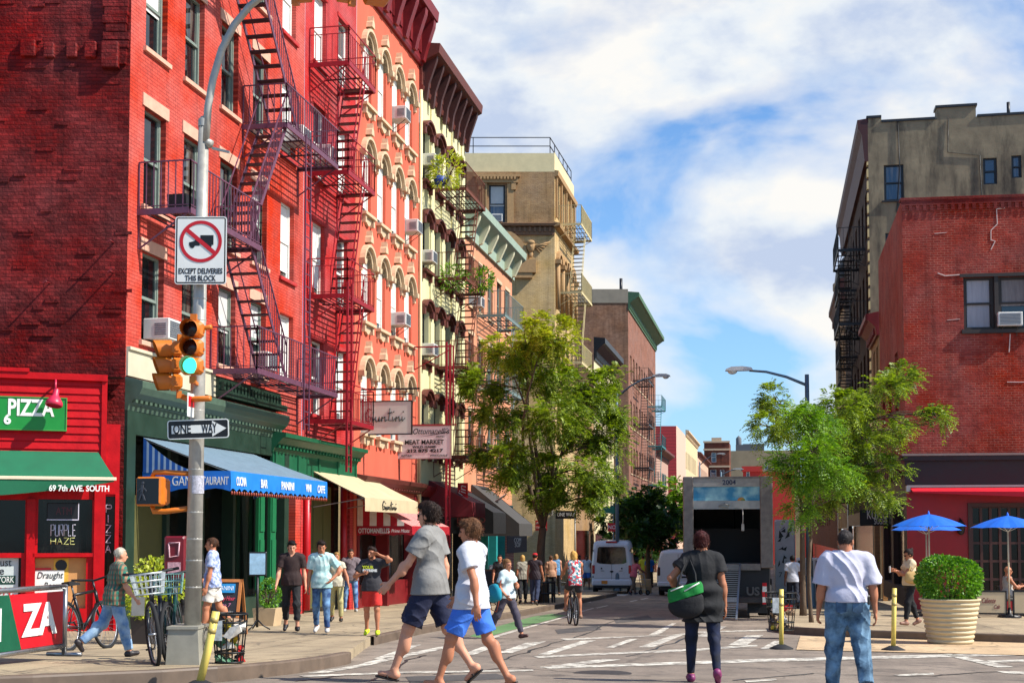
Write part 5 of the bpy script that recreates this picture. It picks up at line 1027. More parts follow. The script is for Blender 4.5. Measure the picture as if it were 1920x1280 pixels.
x, z = FR.xz(1892, 612); ac_unit(FR, x, z, 'window air conditioner with a dark face in the red brick corner house', w=.72, d=.2)
x, z = FTs.xz(932, 416); ac_unit(FTs, x, z, 'white window air conditioner in the tall ornate window of the tan house', w=.62, h=.44, d=.1)
# ------------------------------------------------------------------ lamp post with signals and signs
m_galv = M('galvanised_steel', (168, 164, 154), .45, .35, var=.2, scale=9); m_ylw = M('signal_yellow', (196, 106, 18), .45, var=.15, scale=6)
pb = gnd(347, 1243, .15); FPo = Face(pb, YAW); q = lambda px, py: FPo.xz(px, py)
t = thing('street_lamp', 'tall grey street lamp post on a square base, carrying signals and signs', 'street lamp', pb, YAW)
x0, _ = q(320, 1200); x1, zb_ = q(384, 1176); cxb = (x0+x1)/2; hwb = (x1-x0)/2
b = MB(); b.prism([(cxb-hwb*.96, 0), (cxb+hwb*1.0, 0), (cxb+hwb*.88, zb_), (cxb-hwb*.84, zb_)], -.24, .24); b.box(cxb-hwb*.9, cxb+hwb*.94, -.26, .26, zb_, zb_+.03); b.obj('base', M('base_grey_paint', (152, 148, 134), .5, .1, var=.15), t)
ptx, ptz = q(382, 235); pbx, _ = q(361, 1170)
b = MB(); b.tube([(pbx, 0, zb_), (pbx+(ptx-pbx)*.5, 0, (zb_+ptz)/2), (ptx, 0, ptz)], [.092, .08, .058], 16); b.lathe([(.064, -.02), (.064, .06), (.03, .1)], 12, (ptx, 0, ptz))
for py in (430, 470, 560, 600, 770, 880, 905, 960, 1010, 1050, 1100): x, z = q(370, py); xx = pbx+(ptx-pbx)*(z-zb_)/(ptz-zb_); b.lathe([(.092-.027*(z/ptz), -.012), (.098-.027*(z/ptz), 0), (.092-.027*(z/ptz), .012)], 14, (xx, 0, z))
b.obj('pole', m_galv, t)
pts = [q(px, py) for px, py in ((386, 268), (391, 200), (400, 150), (416, 95), (440, 48), (470, 12), (500, -12), (540, -30), (600, -46), (660, -56))]
b = MB(); b.tube([(x, -.02, z) for x, z in pts], [.045, .044, .043, .042, .041, .04, .04, .039, .038, .037], 12); b.bar((q(378, 262)[0], 0, q(378, 262)[1]), (q(397, 272)[0], -.02, q(397, 272)[1]), .05, n=8); b.obj('mast_arm', m_galv, t)
b = MB(); x, z = q(398, 278); b.bar((x, 0, z), (q(432, 288)[0], -.05, q(432, 288)[1]), .02); b.obj('tie_rod', m_galv, t)
b = MB(); b.lathe([(.088, 0), (.088, .2)], 14, (pbx+.02, 0, q(365, 925)[1]), 0); b.obj('sticker_band', M('sticker_mess', (170, 168, 176), .5, var=.6, scale=40), t)
def plate(name, label, F, px0, py0, px1, py1, y, border=None, base=m_wht, r=.03):
    a = fpx2(F, px0, py0, px1, py1, y); hw, hh = (a[1]-a[0])/2, (a[3]-a[2])/2
    tt = thing(name, label, 'sign', F.m @ Vector(((a[0]+a[1])/2, y, (a[2]+a[3])/2)), F.a)
    def rr(hw, hh, r): return [(sx*(hw-r)+r*math.cos(a0), sz*(hh-r)+r*math.sin(a0)) for sx, sz, s0 in ((1, 1, 0), (-1, 1, 90), (-1, -1, 180), (1, -1, 270)) for a0 in (R(s0), R(s0+45), R(s0+90))]
    b = MB(); b.prism(rr(hw, hh, r), 0, .006); b.obj('plate', base, tt)
    if border:
        for ins, y0, m in border: c = MB(); c.prism(rr(hw-ins, hh-ins, max(.008, r-ins)), y0, y0+.0012); c.obj('face', m, tt)
    for z in (hh*.58, -hh*.58): b = MB(); b.box(-.04, .04, .006, .05, z-.02, z+.02); b.obj('clamp', m_galv, tt)
    return tt, hw, hh
t, hw_, hh = plate('one_way_sign', 'black ONE WAY sign with a white arrow pointing right on the lamp post', FPo, 314, 786, 429, 822, -.16, [(.012, -.0015, m_blk)])
t.rotation_euler = (0, R(-2.0), YAW)
b = MB(); b.prism([(-hw_*.86, -hh*.42), (hw_*.46, -hh*.42), (hw_*.46, -hh*.82), (hw_*.92, 0), (hw_*.46, hh*.82), (hw_*.46, hh*.42), (-hw_*.86, hh*.42)], -.0045, -.0028); b.obj('arrow', m_wht, t)
text('ONE', .15, m_blk, t, (-hw_*.52, -.006, 0), width=hw_*.58, depth=.002, bold=.003); text('WAY', .15, m_blk, t, (hw_*.36, -.006, 0), width=hw_*.5, depth=.002, bold=.003)
t, hw_, hh = plate('truck_ban_sign', 'white no trucks sign EXCEPT DELIVERIES THIS BLOCK on the lamp post', FPo, 329, 406, 424, 533, -.14, [(.012, -.0015, m_blk), (.026, -.003, m_wht)])
R_ = hw_*.82; b = MB(); n = 40; zc = hh*.26
for k in range(n):
    a0, a1 = 2*math.pi*k/n, 2*math.pi*(k+1)/n; b.prism([(R_*math.cos(a0), zc+R_*math.sin(a0)), (R_*math.cos(a1), zc+R_*math.sin(a1)), (R_*.84*math.cos(a1), zc+R_*.84*math.sin(a1)), (R_*.84*math.cos(a0), zc+R_*.84*math.sin(a0))], -.0075, -.006)
d = R_*.9*math.cos(R(40)); e = R_*.9*math.sin(R(40)); w_ = R_*.085; b.prism([(-d-w_*.6, zc+e-w_), (-d+w_*.6, zc+e+w_), (d+w_*.6, zc-e+w_), (d-w_*.6, zc-e-w_)], -.0082, -.0068); b.obj('ban_ring', m_sred, t)
b = MB(); u = R_; b.prism([(-.02*u, zc+.3*u), (.6*u, zc+.3*u), (.6*u, zc-.16*u), (-.02*u, zc-.16*u)], -.0055, -.004); b.prism([(-.55*u, zc-.2*u), (-.55*u, zc-.04*u), (-.3*u, zc+.02*u), (-.22*u, zc+.16*u), (-.05*u, zc+.16*u), (-.05*u, zc-.2*u)], -.0055, -.004)
for x in (-.38, .42): b.lathe([(.001, 0), (.12*u, 0)], 14, (0, 0, 0))
vs = b.v[-56:]
b.v[-56:] = [(v[0]+(-.4*u if i < 28 else .4*u), -.0056, zc-.2*u+v[1]) for i, v in enumerate(vs)]
b.obj('truck_symbol', m_blk, t)
text('EXCEPT DELIVERIES', .085, m_blk, t, (0, -.005, -hh*.62), width=hw_*1.7, depth=.002, bold=.002); text('THIS BLOCK', .085, m_blk, t, (0, -.005, -hh*.83), width=hw_*1.2, depth=.002, bold=.002)
x, z = q(368, 762); t = thing('parking_sign', 'small red and white parking sign seen edge on, above the ONE WAY sign', 'sign', FPo.m @ Vector((x-.02, -.16, z)), YAW+R(82)); b = MB(); b.prism([(-.1, -.13), (.1, -.13), (.1, .13), (-.1, .13)], 0, .006); b.obj('plate', m_wht, t); b = MB(); b.box(-.08, .08, -.003, -.001, -.02, .1); b.obj('red_print', m_sred, t)
m_lens = M('dark_lens', (34, 10, 10), .25, var=.1); m_lensa = M('dark_amber_lens', (52, 18, 10), .25)
m_go = M('green_signal_light', (60, 226, 180), .4, var=.45, scale=60, emit=1.6)
def signal(label, loc, rz, h, lit=True, w=.3):
    t = thing('traffic_light', label, 'traffic light', loc, rz); s = h/3
    b = MB()
    for k in range(3): b.bbox(-w/2, w/2, 0, w*.5, k*s+.008, (k+1)*s-.008, .03)
    b.box(-.035, .035, w*.3, w*.5, h, h+.08); b.box(-.035, .035, w*.3, w*.5, -.08, 0)
    for k in range(3): b.box(w/2, w/2+.012, .04, .08, k*s+s*.35, k*s+s*.5)
    b.obj('housing', m_ylw, t)
    for k, m in enumerate((m_go if lit else m_lens, m_lensa, m_lens)):
        c = MB(); c.lathe([(.001, .02), (w*.2, .014), (w*.37, 0)], 20); o = c.obj('lens', m, t); o.rotation_euler = (R(90), 0, 0); o.location = (0, -.02, (k+.5)*s)
        v = MB(); n = 16; V = []
        for i in range(n+1): a = R(-50)+R(280)*i/n; dd = .19*(.8+.2*math.sin(a)); V += [(w*.41*math.cos(a), .01, w*.41*math.sin(a)), (w*.41*math.cos(a), -dd, w*.41*math.sin(a)-dd*.06)]
        v.add(V, [(2*i, 2*i+2, 2*i+3, 2*i+1) for i in range(n)], 0, True); o = v.obj('visor', m_ylw, t); o.location = (0, 0, (k+.5)*s)
    return t
x, z = q(375, 711); hS = q(369, 611)[1]-z
tsg = signal('yellow traffic light facing the camera with its green lamp lit', FPo.m @ Vector((x, -.42, z)), YAW, hS, w=.235)
b = MB(); b.bar((0, .12, hS+.02), (0, .42, hS+.02), .025); b.bar((0, .12, -.06), (-.02, .42, -.06), .025); b.obj('arm', m_ylw, tsg)
x, z = q(322, 734); h2 = q(322, 642)[1]-z
ts2 = signal('yellow traffic light seen from the side with dark visors, left of the lit one', FPo.m @ Vector((x, -.1, z)), YAW-R(68), h2, lit=False, w=.26)
b = MB(); b.tube([(-.0, .14, -.06), (.1, .2, -.1), (.3, .4, -.1)], .032, 8); b.tube([(0, .14, h2+.04), (.1, .2, h2+.12), (.3, .4, h2+.14)], .028, 8); b.obj('arm', m_ylw, ts2)
a = fpx2(FPo, 251, 893, 303, 948, -.1); tw = thing('pedestrian_signal', 'unlit yellow pedestrian signal box on the lamp post', 'pedestrian signal', FPo.m @ Vector(((a[0]+a[1])/2, -.1, (a[2]+a[3])/2)), YAW-R(16)); hw_, hh = (a[1]-a[0])/2, (a[3]-a[2])/2
b = MB(); b.bbox(-hw_, hw_, 0, .13, -hh, hh, .02); b.bbox(-hw_*.92, hw_*.92, .13, .26, -hh*.92, hh*.92, .03); b.obj('housing', m_ylw, tw)
b = MB(); b.box(-hw_*.88, hw_*.88, -.004, .02, -hh*.88, hh*.88); b.obj('face', M('signal_black_face', (16, 18, 24), .3), tw)
b = MB(); b.ball((-.06, -.006, .09), .018, 8, 6, sc=(1, .1, 1)); b.bar((-.06, -.006, .07), (-.065, -.006, -.01), .02); b.bar((-.065, -.006, -.01), (-.1, -.006, -.1), .012); b.bar((-.065, -.006, -.01), (-.03, -.006, -.1), .012); b.bar((-.06, -.006, .05), (-.12, -.006, 0), .009); b.bar((-.06, -.006, .05), (-.01, -.006, .0), .009); b.obj('walking_figure', M('unlit_figure', (66, 68, 74), .5), tw)
b = MB(); b.tube([(0, .1, hh), (.02, .1, hh+.05), (.15, .12, hh+.05), (.5, .26, hh+.03)], .03, 8); b.tube([(0, .1, -hh), (.02, .1, -hh-.06), (.15, .12, -hh-.06), (.5, .26, -hh-.01)], .03, 8); b.obj('arm', m_ylw, tw)
# signal hung from the mast arm, only its underside in the frame
x, z = q(640, 14); tm = signal('yellow traffic light hanging from the mast arm at the top edge of the view', FPo.m @ Vector((x, -.3, z)), YAW+R(-70), .95, lit=False, w=.4)
b = MB(); b.bar((0, .15, .9), (0, .15, 1.2), .04); b.bbox(-.2, .2, .32, .6, .02, .9, .03); b.obj('back_head', m_ylw, tm)
x, z = q(585, 8); tm = signal('second yellow traffic light beside the hanging one at the top edge', FPo.m @ Vector((x, -.2, z)), YAW+R(80), .95, lit=False, w=.4)
# ------------------------------------------------------------------ street furniture, plants, vehicles
def foliage_mat(name, c1, c2, trans=.35, rough=.5):
    if name in _mats: return _mats[name]
    m = bpy.data.materials.new(name); m.use_nodes = True; nt = m.node_tree; b = nt.nodes['Principled BSDF']
    g = nd(nt, 'ShaderNodeNewGeometry'); tc = nd(nt, 'ShaderNodeTexCoord')
    n = nd(nt, 'ShaderNodeTexNoise', Scale=1.1, Detail=4); nt.links.new(tc.outputs['Object'], n.inputs['Vector'])
    f = math_(nt, 'MULTIPLY_ADD', g.outputs['Random Per Island'], .55); nt.nodes[-1].inputs[2].default_value = 0
    f = math_(nt, 'ADD', f, math_(nt, 'MULTIPLY', n.outputs[0], .55))
    c = mixc(nt, ramp(nt, f, [(.25, 0), (.8, 1)]), lin(c1), lin(c2)); nt.links.new(c, b.inputs['Base Color']); b.inputs['Roughness'].default_value = rough
    tr = nd(nt, 'ShaderNodeBsdfTranslucent'); ct = mixc(nt, 1.0, c, (1.5, 1.6, .5), 'MULTIPLY'); nt.links.new(ct, tr.inputs[0])
    mx = nd(nt, 'ShaderNodeMixShader'); mx.inputs[0].default_value = trans; o = nt.nodes['Material Output']
    nt.links.new(b.outputs[0], mx.inputs[1]); nt.links.new(tr.outputs[0], mx.inputs[2]); nt.links.new(mx.outputs[0], o.inputs[0])
    _mats[name] = m; return m
def mesh_np(name, V, F, mat, parent=None, smooth=False):
    me = bpy.data.meshes.new(name); V = np.asarray(V, np.float32); F = np.asarray(F, np.int32); k = F.shape[1]
    me.vertices.add(len(V)); me.vertices.foreach_set('co', V.ravel()); me.loops.add(F.size); me.loops.foreach_set('vertex_index', F.ravel())
    me.polygons.add(len(F)); me.polygons.foreach_set('loop_start', np.arange(0, F.size, k, dtype=np.int32)); me.polygons.foreach_set('use_smooth', np.full(len(F), smooth)); me.update(calc_edges=True)
    if mat: me.materials.append(mat)
    return link(name, me, parent)
def leaves(name, P, D, N, L, W_, mat, parent, droop=.25, seed=1):
    """one bent leaf (two quads) at each point: P base, D direction, N normal hint"""
    P, D, N = (np.asarray(a, np.float64) for a in (P, D, N)); D = D/np.linalg.norm(D, axis=1, keepdims=True)
    S = np.cross(D, N); S /= np.linalg.norm(S, axis=1, keepdims=True)+1e-9; U = np.cross(S, D)
    L = np.asarray(L).reshape(-1, 1); Wd = np.asarray(W_).reshape(-1, 1)
    tip = P+D*L-np.array([0, 0, 1.])*L*droop; mid = P+D*L*.5
    V = np.stack([P, mid+S*Wd-U*Wd*.25, tip, mid-S*Wd-U*Wd*.25], 1).reshape(-1, 3); n = len(P); i = np.arange(n)[:, None]*4
    return mesh_np(name, V, i+np.array([[0, 1, 2, 3]]), mat, parent)
def unit(r, n): v = r.normal(size=(n, 3)); return v/np.linalg.norm(v, axis=1, keepdims=True)
def shrub(name, label, loc, rx, rz, n, mat, seed, L=.09, Wd=.028, cat='shrub', stem=True, group=None, lump=.22):
    t = thing(name, label, cat, loc, 0, group); r = np.random.default_rng(seed)
    lobes = unit(r, 16); d = unit(r, n); rad = 1-lump+lump*1.6*np.max(np.clip((d@lobes.T-.6)/.4, 0, 1), 1); rad *= r.uniform(.62, 1.04, n)**.5
    P = d*rad[:, None]*np.array([rx, rx, rz])+np.array([0, 0, rz]); P[:, 2] = np.maximum(P[:, 2], .02)
    D = d+unit(r, n)*.7+np.array([0, 0, .35]); leaves('foliage', P, D, unit(r, n)+d, r.uniform(.6, 1.15, n)*L, r.uniform(.7, 1.1, n)*Wd, mat, t, .15)
    if stem:
        b = MB()
        for k in range(7): v = unit(r, 1)[0]; b.tube([(0, 0, 0), (v[0]*rx*.4, v[1]*rx*.4, rz*.8), (v[0]*rx*.8, v[1]*rx*.8, rz*1.3)], [.02, .014, .006], 5)
        b.obj('stems', M('twig_brown', (70, 52, 36), .8), t)
    return t
m_leaf1 = foliage_mat('locust_leaf', (46, 78, 14), (150, 168, 42)); m_leaf2 = foliage_mat('bright_locust_leaf', (46, 92, 14), (136, 172, 40)); m_leaf3 = foliage_mat('dark_leaf', (26, 54, 16), (60, 96, 28)); m_leafy = foliage_mat('yellow_green_leaf', (120, 140, 20), (186, 190, 50)); m_box = foliage_mat('boxwood_leaf', (36, 92, 12), (120, 168, 40), .25)
m_yellow_leaf = foliage_mat('yellow_locust_leaf', (120, 136, 26), (184, 180, 60), .45)  # yellower leaf, used above a set height in the crown
m_bark = M('locust_bark', (88, 70, 52), .85, var=.35, scale=9, bump=.8, bscale=26, stretch=(1, 1, .35))
def tree(name, label, base, H, crown, mat, seed, trunk=.13, fork=None, nl=26, fr=4200, leaflet=.10, lw=.016, lean=(0, 0), dens=1., group='street trees', young=None):  # young: crown height where the yellower leaflets begin
    """honey locust: tapered trunk, limbs, twigs; drooping pinnate fronds in clumps at the limb ends.
    crown = list of (dx,dy,z,r) clump centres relative to the base"""
    t = thing(name, label, 'tree', base, 0, group); r = np.random.default_rng(seed)
    b = MB(); z1 = crown[0][2]; fz = fork or z1*.35
    def curve(p, q, r0, r1, n=7, w=.12):
        p, q = np.array(p, float), np.array(q, float); L = np.linalg.norm(q-p); off = r.normal(size=3)*w*L
        return [tuple(p+(q-p)*s+off*math.sin(math.pi*s)+np.array([0, 0, .08*L])*math.sin(math.pi*s)) for s in np.linspace(0, 1, n)], list(np.linspace(r0, r1, n))
    F0 = (lean[0]*.4, lean[1]*.4, fz); pts, rad = curve((0, 0, -.1), F0, trunk*1.15, trunk*.85, 8, .03); rad[0] *= 1.35; b.tube(pts, rad, 10)
    tw = []
    mains = []; order = sorted(range(len(crown)), key=lambda i: math.atan2(crown[i][0], crown[i][1])); nm_ = min(5, max(2, len(crown)//4))
    for j in range(nm_):
        g_ = [crown[i] for i in order[j*len(order)//nm_:(j+1)*len(order)//nm_]]; g_ = max(g_, key=lambda c: c[2]); p1, r1 = curve(F0, (g_[0]*.8, g_[1]*.8, fz+(g_[2]-fz)*.86), trunk*.6, trunk*.16, 10, .06); b.tube(p1, r1, 7); mains += list(zip(p1[1:-1], r1[1:-1]))
    for i, (dx, dy, z, cr) in enumerate(crown):
        e = np.array([dx, dy, z]); st_, sr_ = min(mains, key=lambda m: np.linalg.norm(np.array(m[0])-e)+(3 if m[0][2] > z-.1 else 0)); p2, r2 = curve(st_, e, min(sr_*.7, trunk*.3), .014, 6, .08)
        b.tube(p2, r2, 6)
        for k in range(9):
            v = unit(r, 1)[0]*cr*r.uniform(.5, .95); v[2] *= .7; s = p2[r.integers(1, 6)]; e = np.array([dx, dy, z])+v; p3, r3 = curve(s, e, .018, .006, 5, .12); b.tube(p3, r3, 4); tw += p3[2:]
    b.obj('trunk', m_bark, t)
    # fronds
    C_ = np.array([c[:3] for c in crown]); R_ = np.array([c[3] for c in crown]); w = R_**2; w /= w.sum(); n = int(fr*dens)
    ci = r.choice(len(crown), n, p=w); d = unit(r, n); q_ = r.uniform(.25, 1, n)**.55
    B = C_[ci]+d*(R_[ci]*q_)[:, None]*np.array([1, 1, .72])
    tw = np.array(tw); k = r.random(n) < .35; B[k] = tw[r.integers(0, len(tw), k.sum())]+unit(r, k.sum())*.22
    # sub-clumping: pull fronds toward nearest of random knots so gaps open
    Kn = C_[r.choice(len(crown), 90, p=w)]+0; Kn = Kn+unit(r, 90)*(R_[r.choice(len(crown), 90, p=w)]*r.uniform(.4, 1, 90))[:, None]*np.array([1, 1, .75])
    j = np.argmin(((B[:, None]-Kn[None])**2).sum(2), 1); B = B+(Kn[j]-B)*r.uniform(.0, .75, n)[:, None]
    O = B-C_[ci]; O /= np.linalg.norm(O, axis=1, keepdims=True)+1e-6
    D = O*.8+unit(r, n)*.7+np.array([0, 0, .15]); D /= np.linalg.norm(D, axis=1, keepdims=True)
    S = np.cross(D, np.array([0, 0, 1.])); S /= np.linalg.norm(S, axis=1, keepdims=True)+1e-6
    L = r.uniform(.22, .42, n); m = 7; P = []; DD = []; NN = []; LL = []; WW = []
    for i in range(m):
        s = (i+.5)/m; base_ = B+D*(L*s)[:, None]-np.array([0, 0, 1.])*(L*.45*s*s)[:, None]
        for sg in (-1, 1): P.append(base_); DD.append(S*sg+D*.45+np.array([0, 0, -.25])+unit(r, n)*.15); NN.append(np.cross(S, D)+unit(r, n)*.3); LL.append(leaflet*r.uniform(.7, 1.2, n)*(1-.3*abs(s-.5))); WW.append(lw*r.uniform(.8, 1.2, n))
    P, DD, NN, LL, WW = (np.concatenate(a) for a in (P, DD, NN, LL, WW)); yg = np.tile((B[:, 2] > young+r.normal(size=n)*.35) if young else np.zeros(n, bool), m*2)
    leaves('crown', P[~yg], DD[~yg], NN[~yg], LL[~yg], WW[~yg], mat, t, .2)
    if young: leaves('upper_leaves', P[yg], DD[yg], NN[yg], LL[yg], WW[yg], m_yellow_leaf, t, .2)
    return t
def cpx(lst, base, Z, jit=1.3, seed=0):
    """crown clumps measured as (px,py,r_px) at distance Z, spread in depth"""
    r = np.random.default_rng(seed); s = FPX/Z; o = []
    for px, py, rp in lst: p = atd(px, py, Z); fd = Vector(_fh)*float(r.uniform(-jit, jit)); v = p-Vector(base)+fd; o.append((v.x, v.y, v.z, rp/s))
    return o
base = Vector((-7.95, 46.2, gz(46.2)+.15)); Zt = float(np.array(base)@_fh)
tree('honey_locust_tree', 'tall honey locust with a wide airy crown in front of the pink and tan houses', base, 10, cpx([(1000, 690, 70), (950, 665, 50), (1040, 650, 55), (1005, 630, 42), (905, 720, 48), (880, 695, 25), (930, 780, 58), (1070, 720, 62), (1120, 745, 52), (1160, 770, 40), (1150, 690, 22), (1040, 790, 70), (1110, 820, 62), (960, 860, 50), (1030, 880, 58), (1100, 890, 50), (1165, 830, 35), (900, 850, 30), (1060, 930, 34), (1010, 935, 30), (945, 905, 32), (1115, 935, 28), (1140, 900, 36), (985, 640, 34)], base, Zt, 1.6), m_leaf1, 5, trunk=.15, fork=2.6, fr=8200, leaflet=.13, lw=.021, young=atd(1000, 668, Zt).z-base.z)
b1 = gnd(1522, 1166, .15); Z1 = float(np.array(b1)@_fh)
tree('honey_locust_tree', 'slender bright green young locust on the right pavement, nearest the cafe', b1, 6, cpx([(1520, 850, 48), (1500, 900, 42), (1545, 800, 40), (1510, 780, 36), (1560, 890, 40), (1500, 955, 24), (1465, 870, 28)], b1, Z1, .6, 3), m_leaf2, 9, trunk=.045, fork=1.9, fr=1500, leaflet=.085, lw=.014)
b2 = Vector((.75, 36.5, gz(36.5)+.15)); Z2 = float(np.array(b2)@_fh)
tree('honey_locust_tree', 'spreading locust behind the young one, reaching across the red brick corner', b2, 8, cpx([(1470, 745, 38), (1440, 800, 42), (1500, 790, 45), (1560, 770, 52), (1610, 760, 45), (1660, 725, 38), (1705, 700, 34), (1740, 790, 26), (1690, 800, 38), (1630, 830, 42), (1580, 850, 50), (1660, 880, 34), (1610, 910, 36), (1680, 935, 26), (1555, 940, 26), (1540, 830, 50)], b2, Z2, 1.2, 4), m_leaf1, 12, trunk=.075, fork=2.4, fr=3500, leaflet=.1, lw=.017)
for k, (px, Y, top, lab, n) in enumerate(((1215, 78, 905, 'dark street tree shading the pavement beyond the side street', 1), (1262, 96, 890, 'brighter green street tree behind the white cargo van', 0), (1180, 90, 925, 'dark leafed tree behind the passenger van', 1))):
    v = onX(px, 1000, -8.4-.4*k) if False else Vector((onY(px, 1000, Y).x, Y, gz(Y)+.15)); Zk = float(np.array(v)@_fh)
    tree('street_tree', lab, v, 8, cpx([(px, top+30, 38), (px-38, top+50, 30), (px+34, top+62, 34), (px-20, top+92, 36), (px+28, top+110, 30), (px+5, top+70, 40)], v, Zk, 1.2, k), m_leaf3 if n else m_leaf2, 20+k, trunk=.14, fork=2.2, fr=1500, leaflet=.2, lw=.05)
b = MB(); gb = base
t = thing('tree_guard', 'black slatted guard round the trunk of the tall locust', 'tree guard', base, 0)
b = MB()
for i in range(14): a = 2*math.pi*i/14; b.box(.42*math.cos(a)-.02, .42*math.cos(a)+.02, .42*math.sin(a)-.02, .42*math.sin(a)+.02, 0, .75)
b.lathe([(.40, .3), (.45, .3), (.45, .35), (.4, .35)], 14); b.lathe([(.40, .68), (.45, .68), (.45, .73), (.4, .73)], 14); b.obj('slats', m_black, t)
# balcony plants
for px, py, X_, Y_, n, lab in ((836, 322, -11.3, 46.9, 500, 'bushy yellow green potted plant on the top rust balcony'), (850, 515, -11.4, 47.2, 260, 'small potted plant on the middle rust balcony'), (900, 520, -10.8, 50.1, 320, 'trailing vine hanging over the outer edge of the middle rust balcony')):
    p = onX(px, py, X_); shrub('balcony_plant', lab, p-Vector((0, 0, .5)), .42 if n < 500 else .55, .4 if n < 500 else .55, n, m_leafy if n == 500 else m_leaf2, n, L=.2, Wd=.035, cat='plant', lump=.5)
p = onX(826, 343, -11.55); t = thing('flower_pot', 'blue flower pot on the top rust balcony', 'pot', p-Vector((0, 0, .1))); b = MB(); b.lathe([(.02, 0), (.2, 0), (.27, .3), (.25, .3), (.22, .26)], 14); b.obj('pot', M('pot_blue', (24, 60, 150), .5), t)
# bush and pots by the corner
g = gnd(296, 1205, .15)
t = thing('planter_box', 'dark square planter under the yellow green bush by the lamp post', 'planter', g); b = MB(); b.prism([(-.28, 0), (.28, 0), (.33, .42), (-.33, .42)], -.3, .3); b.obj('box', M('planter_dark', (60, 50, 44), .7, var=.2), t)
shrub('bush', 'loose yellow green bush beside the lamp post', g+Vector((0, 0, .4)), .46, .44, 1500, m_leafy, 31, L=.085, Wd=.026, lump=.5)
g = gnd(502, 1172, .15); t = thing('planter_pot', 'beige square pot under the round clipped shrub beside the menu stand', 'planter', g); b = MB(); b.prism([(-.2, 0), (.2, 0), (.25, .36), (-.25, .36)], -.22, .22); b.obj('pot', M('pot_beige', (186, 160, 124), .7), t)
shrub('shrub', 'small round green shrub beside the menu stand', g+Vector((0, 0, .34)), .25, .3, 1100, m_box, 33, L=.05, Wd=.018)
# big round planter on the plaza
g = gnd(1782, 1205, .015); t = thing('planter', 'large cream ribbed round planter on the plaza', 'planter', g)
s = float(np.array(g)@_fh)/FPX; r1 = 54*s; r0 = 40*s; h = 83*s; pr = [(.01, 0), (r0*.97, 0), (r0, .02)]
for k in range(9): f = (k+.5)/9.6; rr_ = r0+(r1-r0)*f; pr += [(rr_-.012, h*f-.028), (rr_+.006, h*f-.022), (rr_+.012, h*f+.02), (rr_-.006, h*f+.026)]
pr += [(r1-.01, h*.955), (r1+.015, h*.965), (r1+.015, h), (r1-.05, h), (r1-.06, h-.08), (.01, h-.1)]
b = MB(); b.lathe(pr, 40); b.obj('pot', M('planter_cream', (196, 178, 140), .6, var=.08), t)
shrub('shrub', 'dense boxwood shrub filling the large cream planter', g+Vector((0, 0, h-.12)), 54*s, 46*s, 6500, m_box, 41, L=.065, Wd=.024, lump=.2)
# bollards
m_post = M('post_cream_yellow', (220, 196, 96), .5, var=.12)
def post(label, px, pyb, pxt, pyt):
    g = gnd(px, pyb-3); Z = float(np.array(g)@_fh); top = atd(pxt, pyt, Z)-g; t = thing('bollard', label, 'bollard', g, 0, 'yellow flexible posts at the crossing')
    b = MB(); b.tube([(0, 0, .04), tuple(top*.5), tuple(top)], .04, 10); b.obj('post', m_post, t)
    c = MB(); c.lathe([(.2, 0), (.2, .02), (.12, .055), (.07, .08), (.01, .08)], 16); c.obj('base', M('rubber_black', (26, 26, 28), .8), t)
    d = MB(); v = top.normalized()
    for f in (.72, .86): d.bar(tuple(top*f), tuple(top*f+v*.05), .043, n=10)
    d.obj('band', M('post_band', (170, 150, 84), .4), t); return t
post('leaning yellow post at the kerb in front of the lamp post', 374, 1293, 405, 1146); post('yellow post standing left of the white shirted man', 1465, 1219, 1465, 1104); post('yellow post between the white shirted man and the cream planter', 1675, 1222, 1677, 1102)
g = Vector((2.2, 27.5, gz(27.5))); 
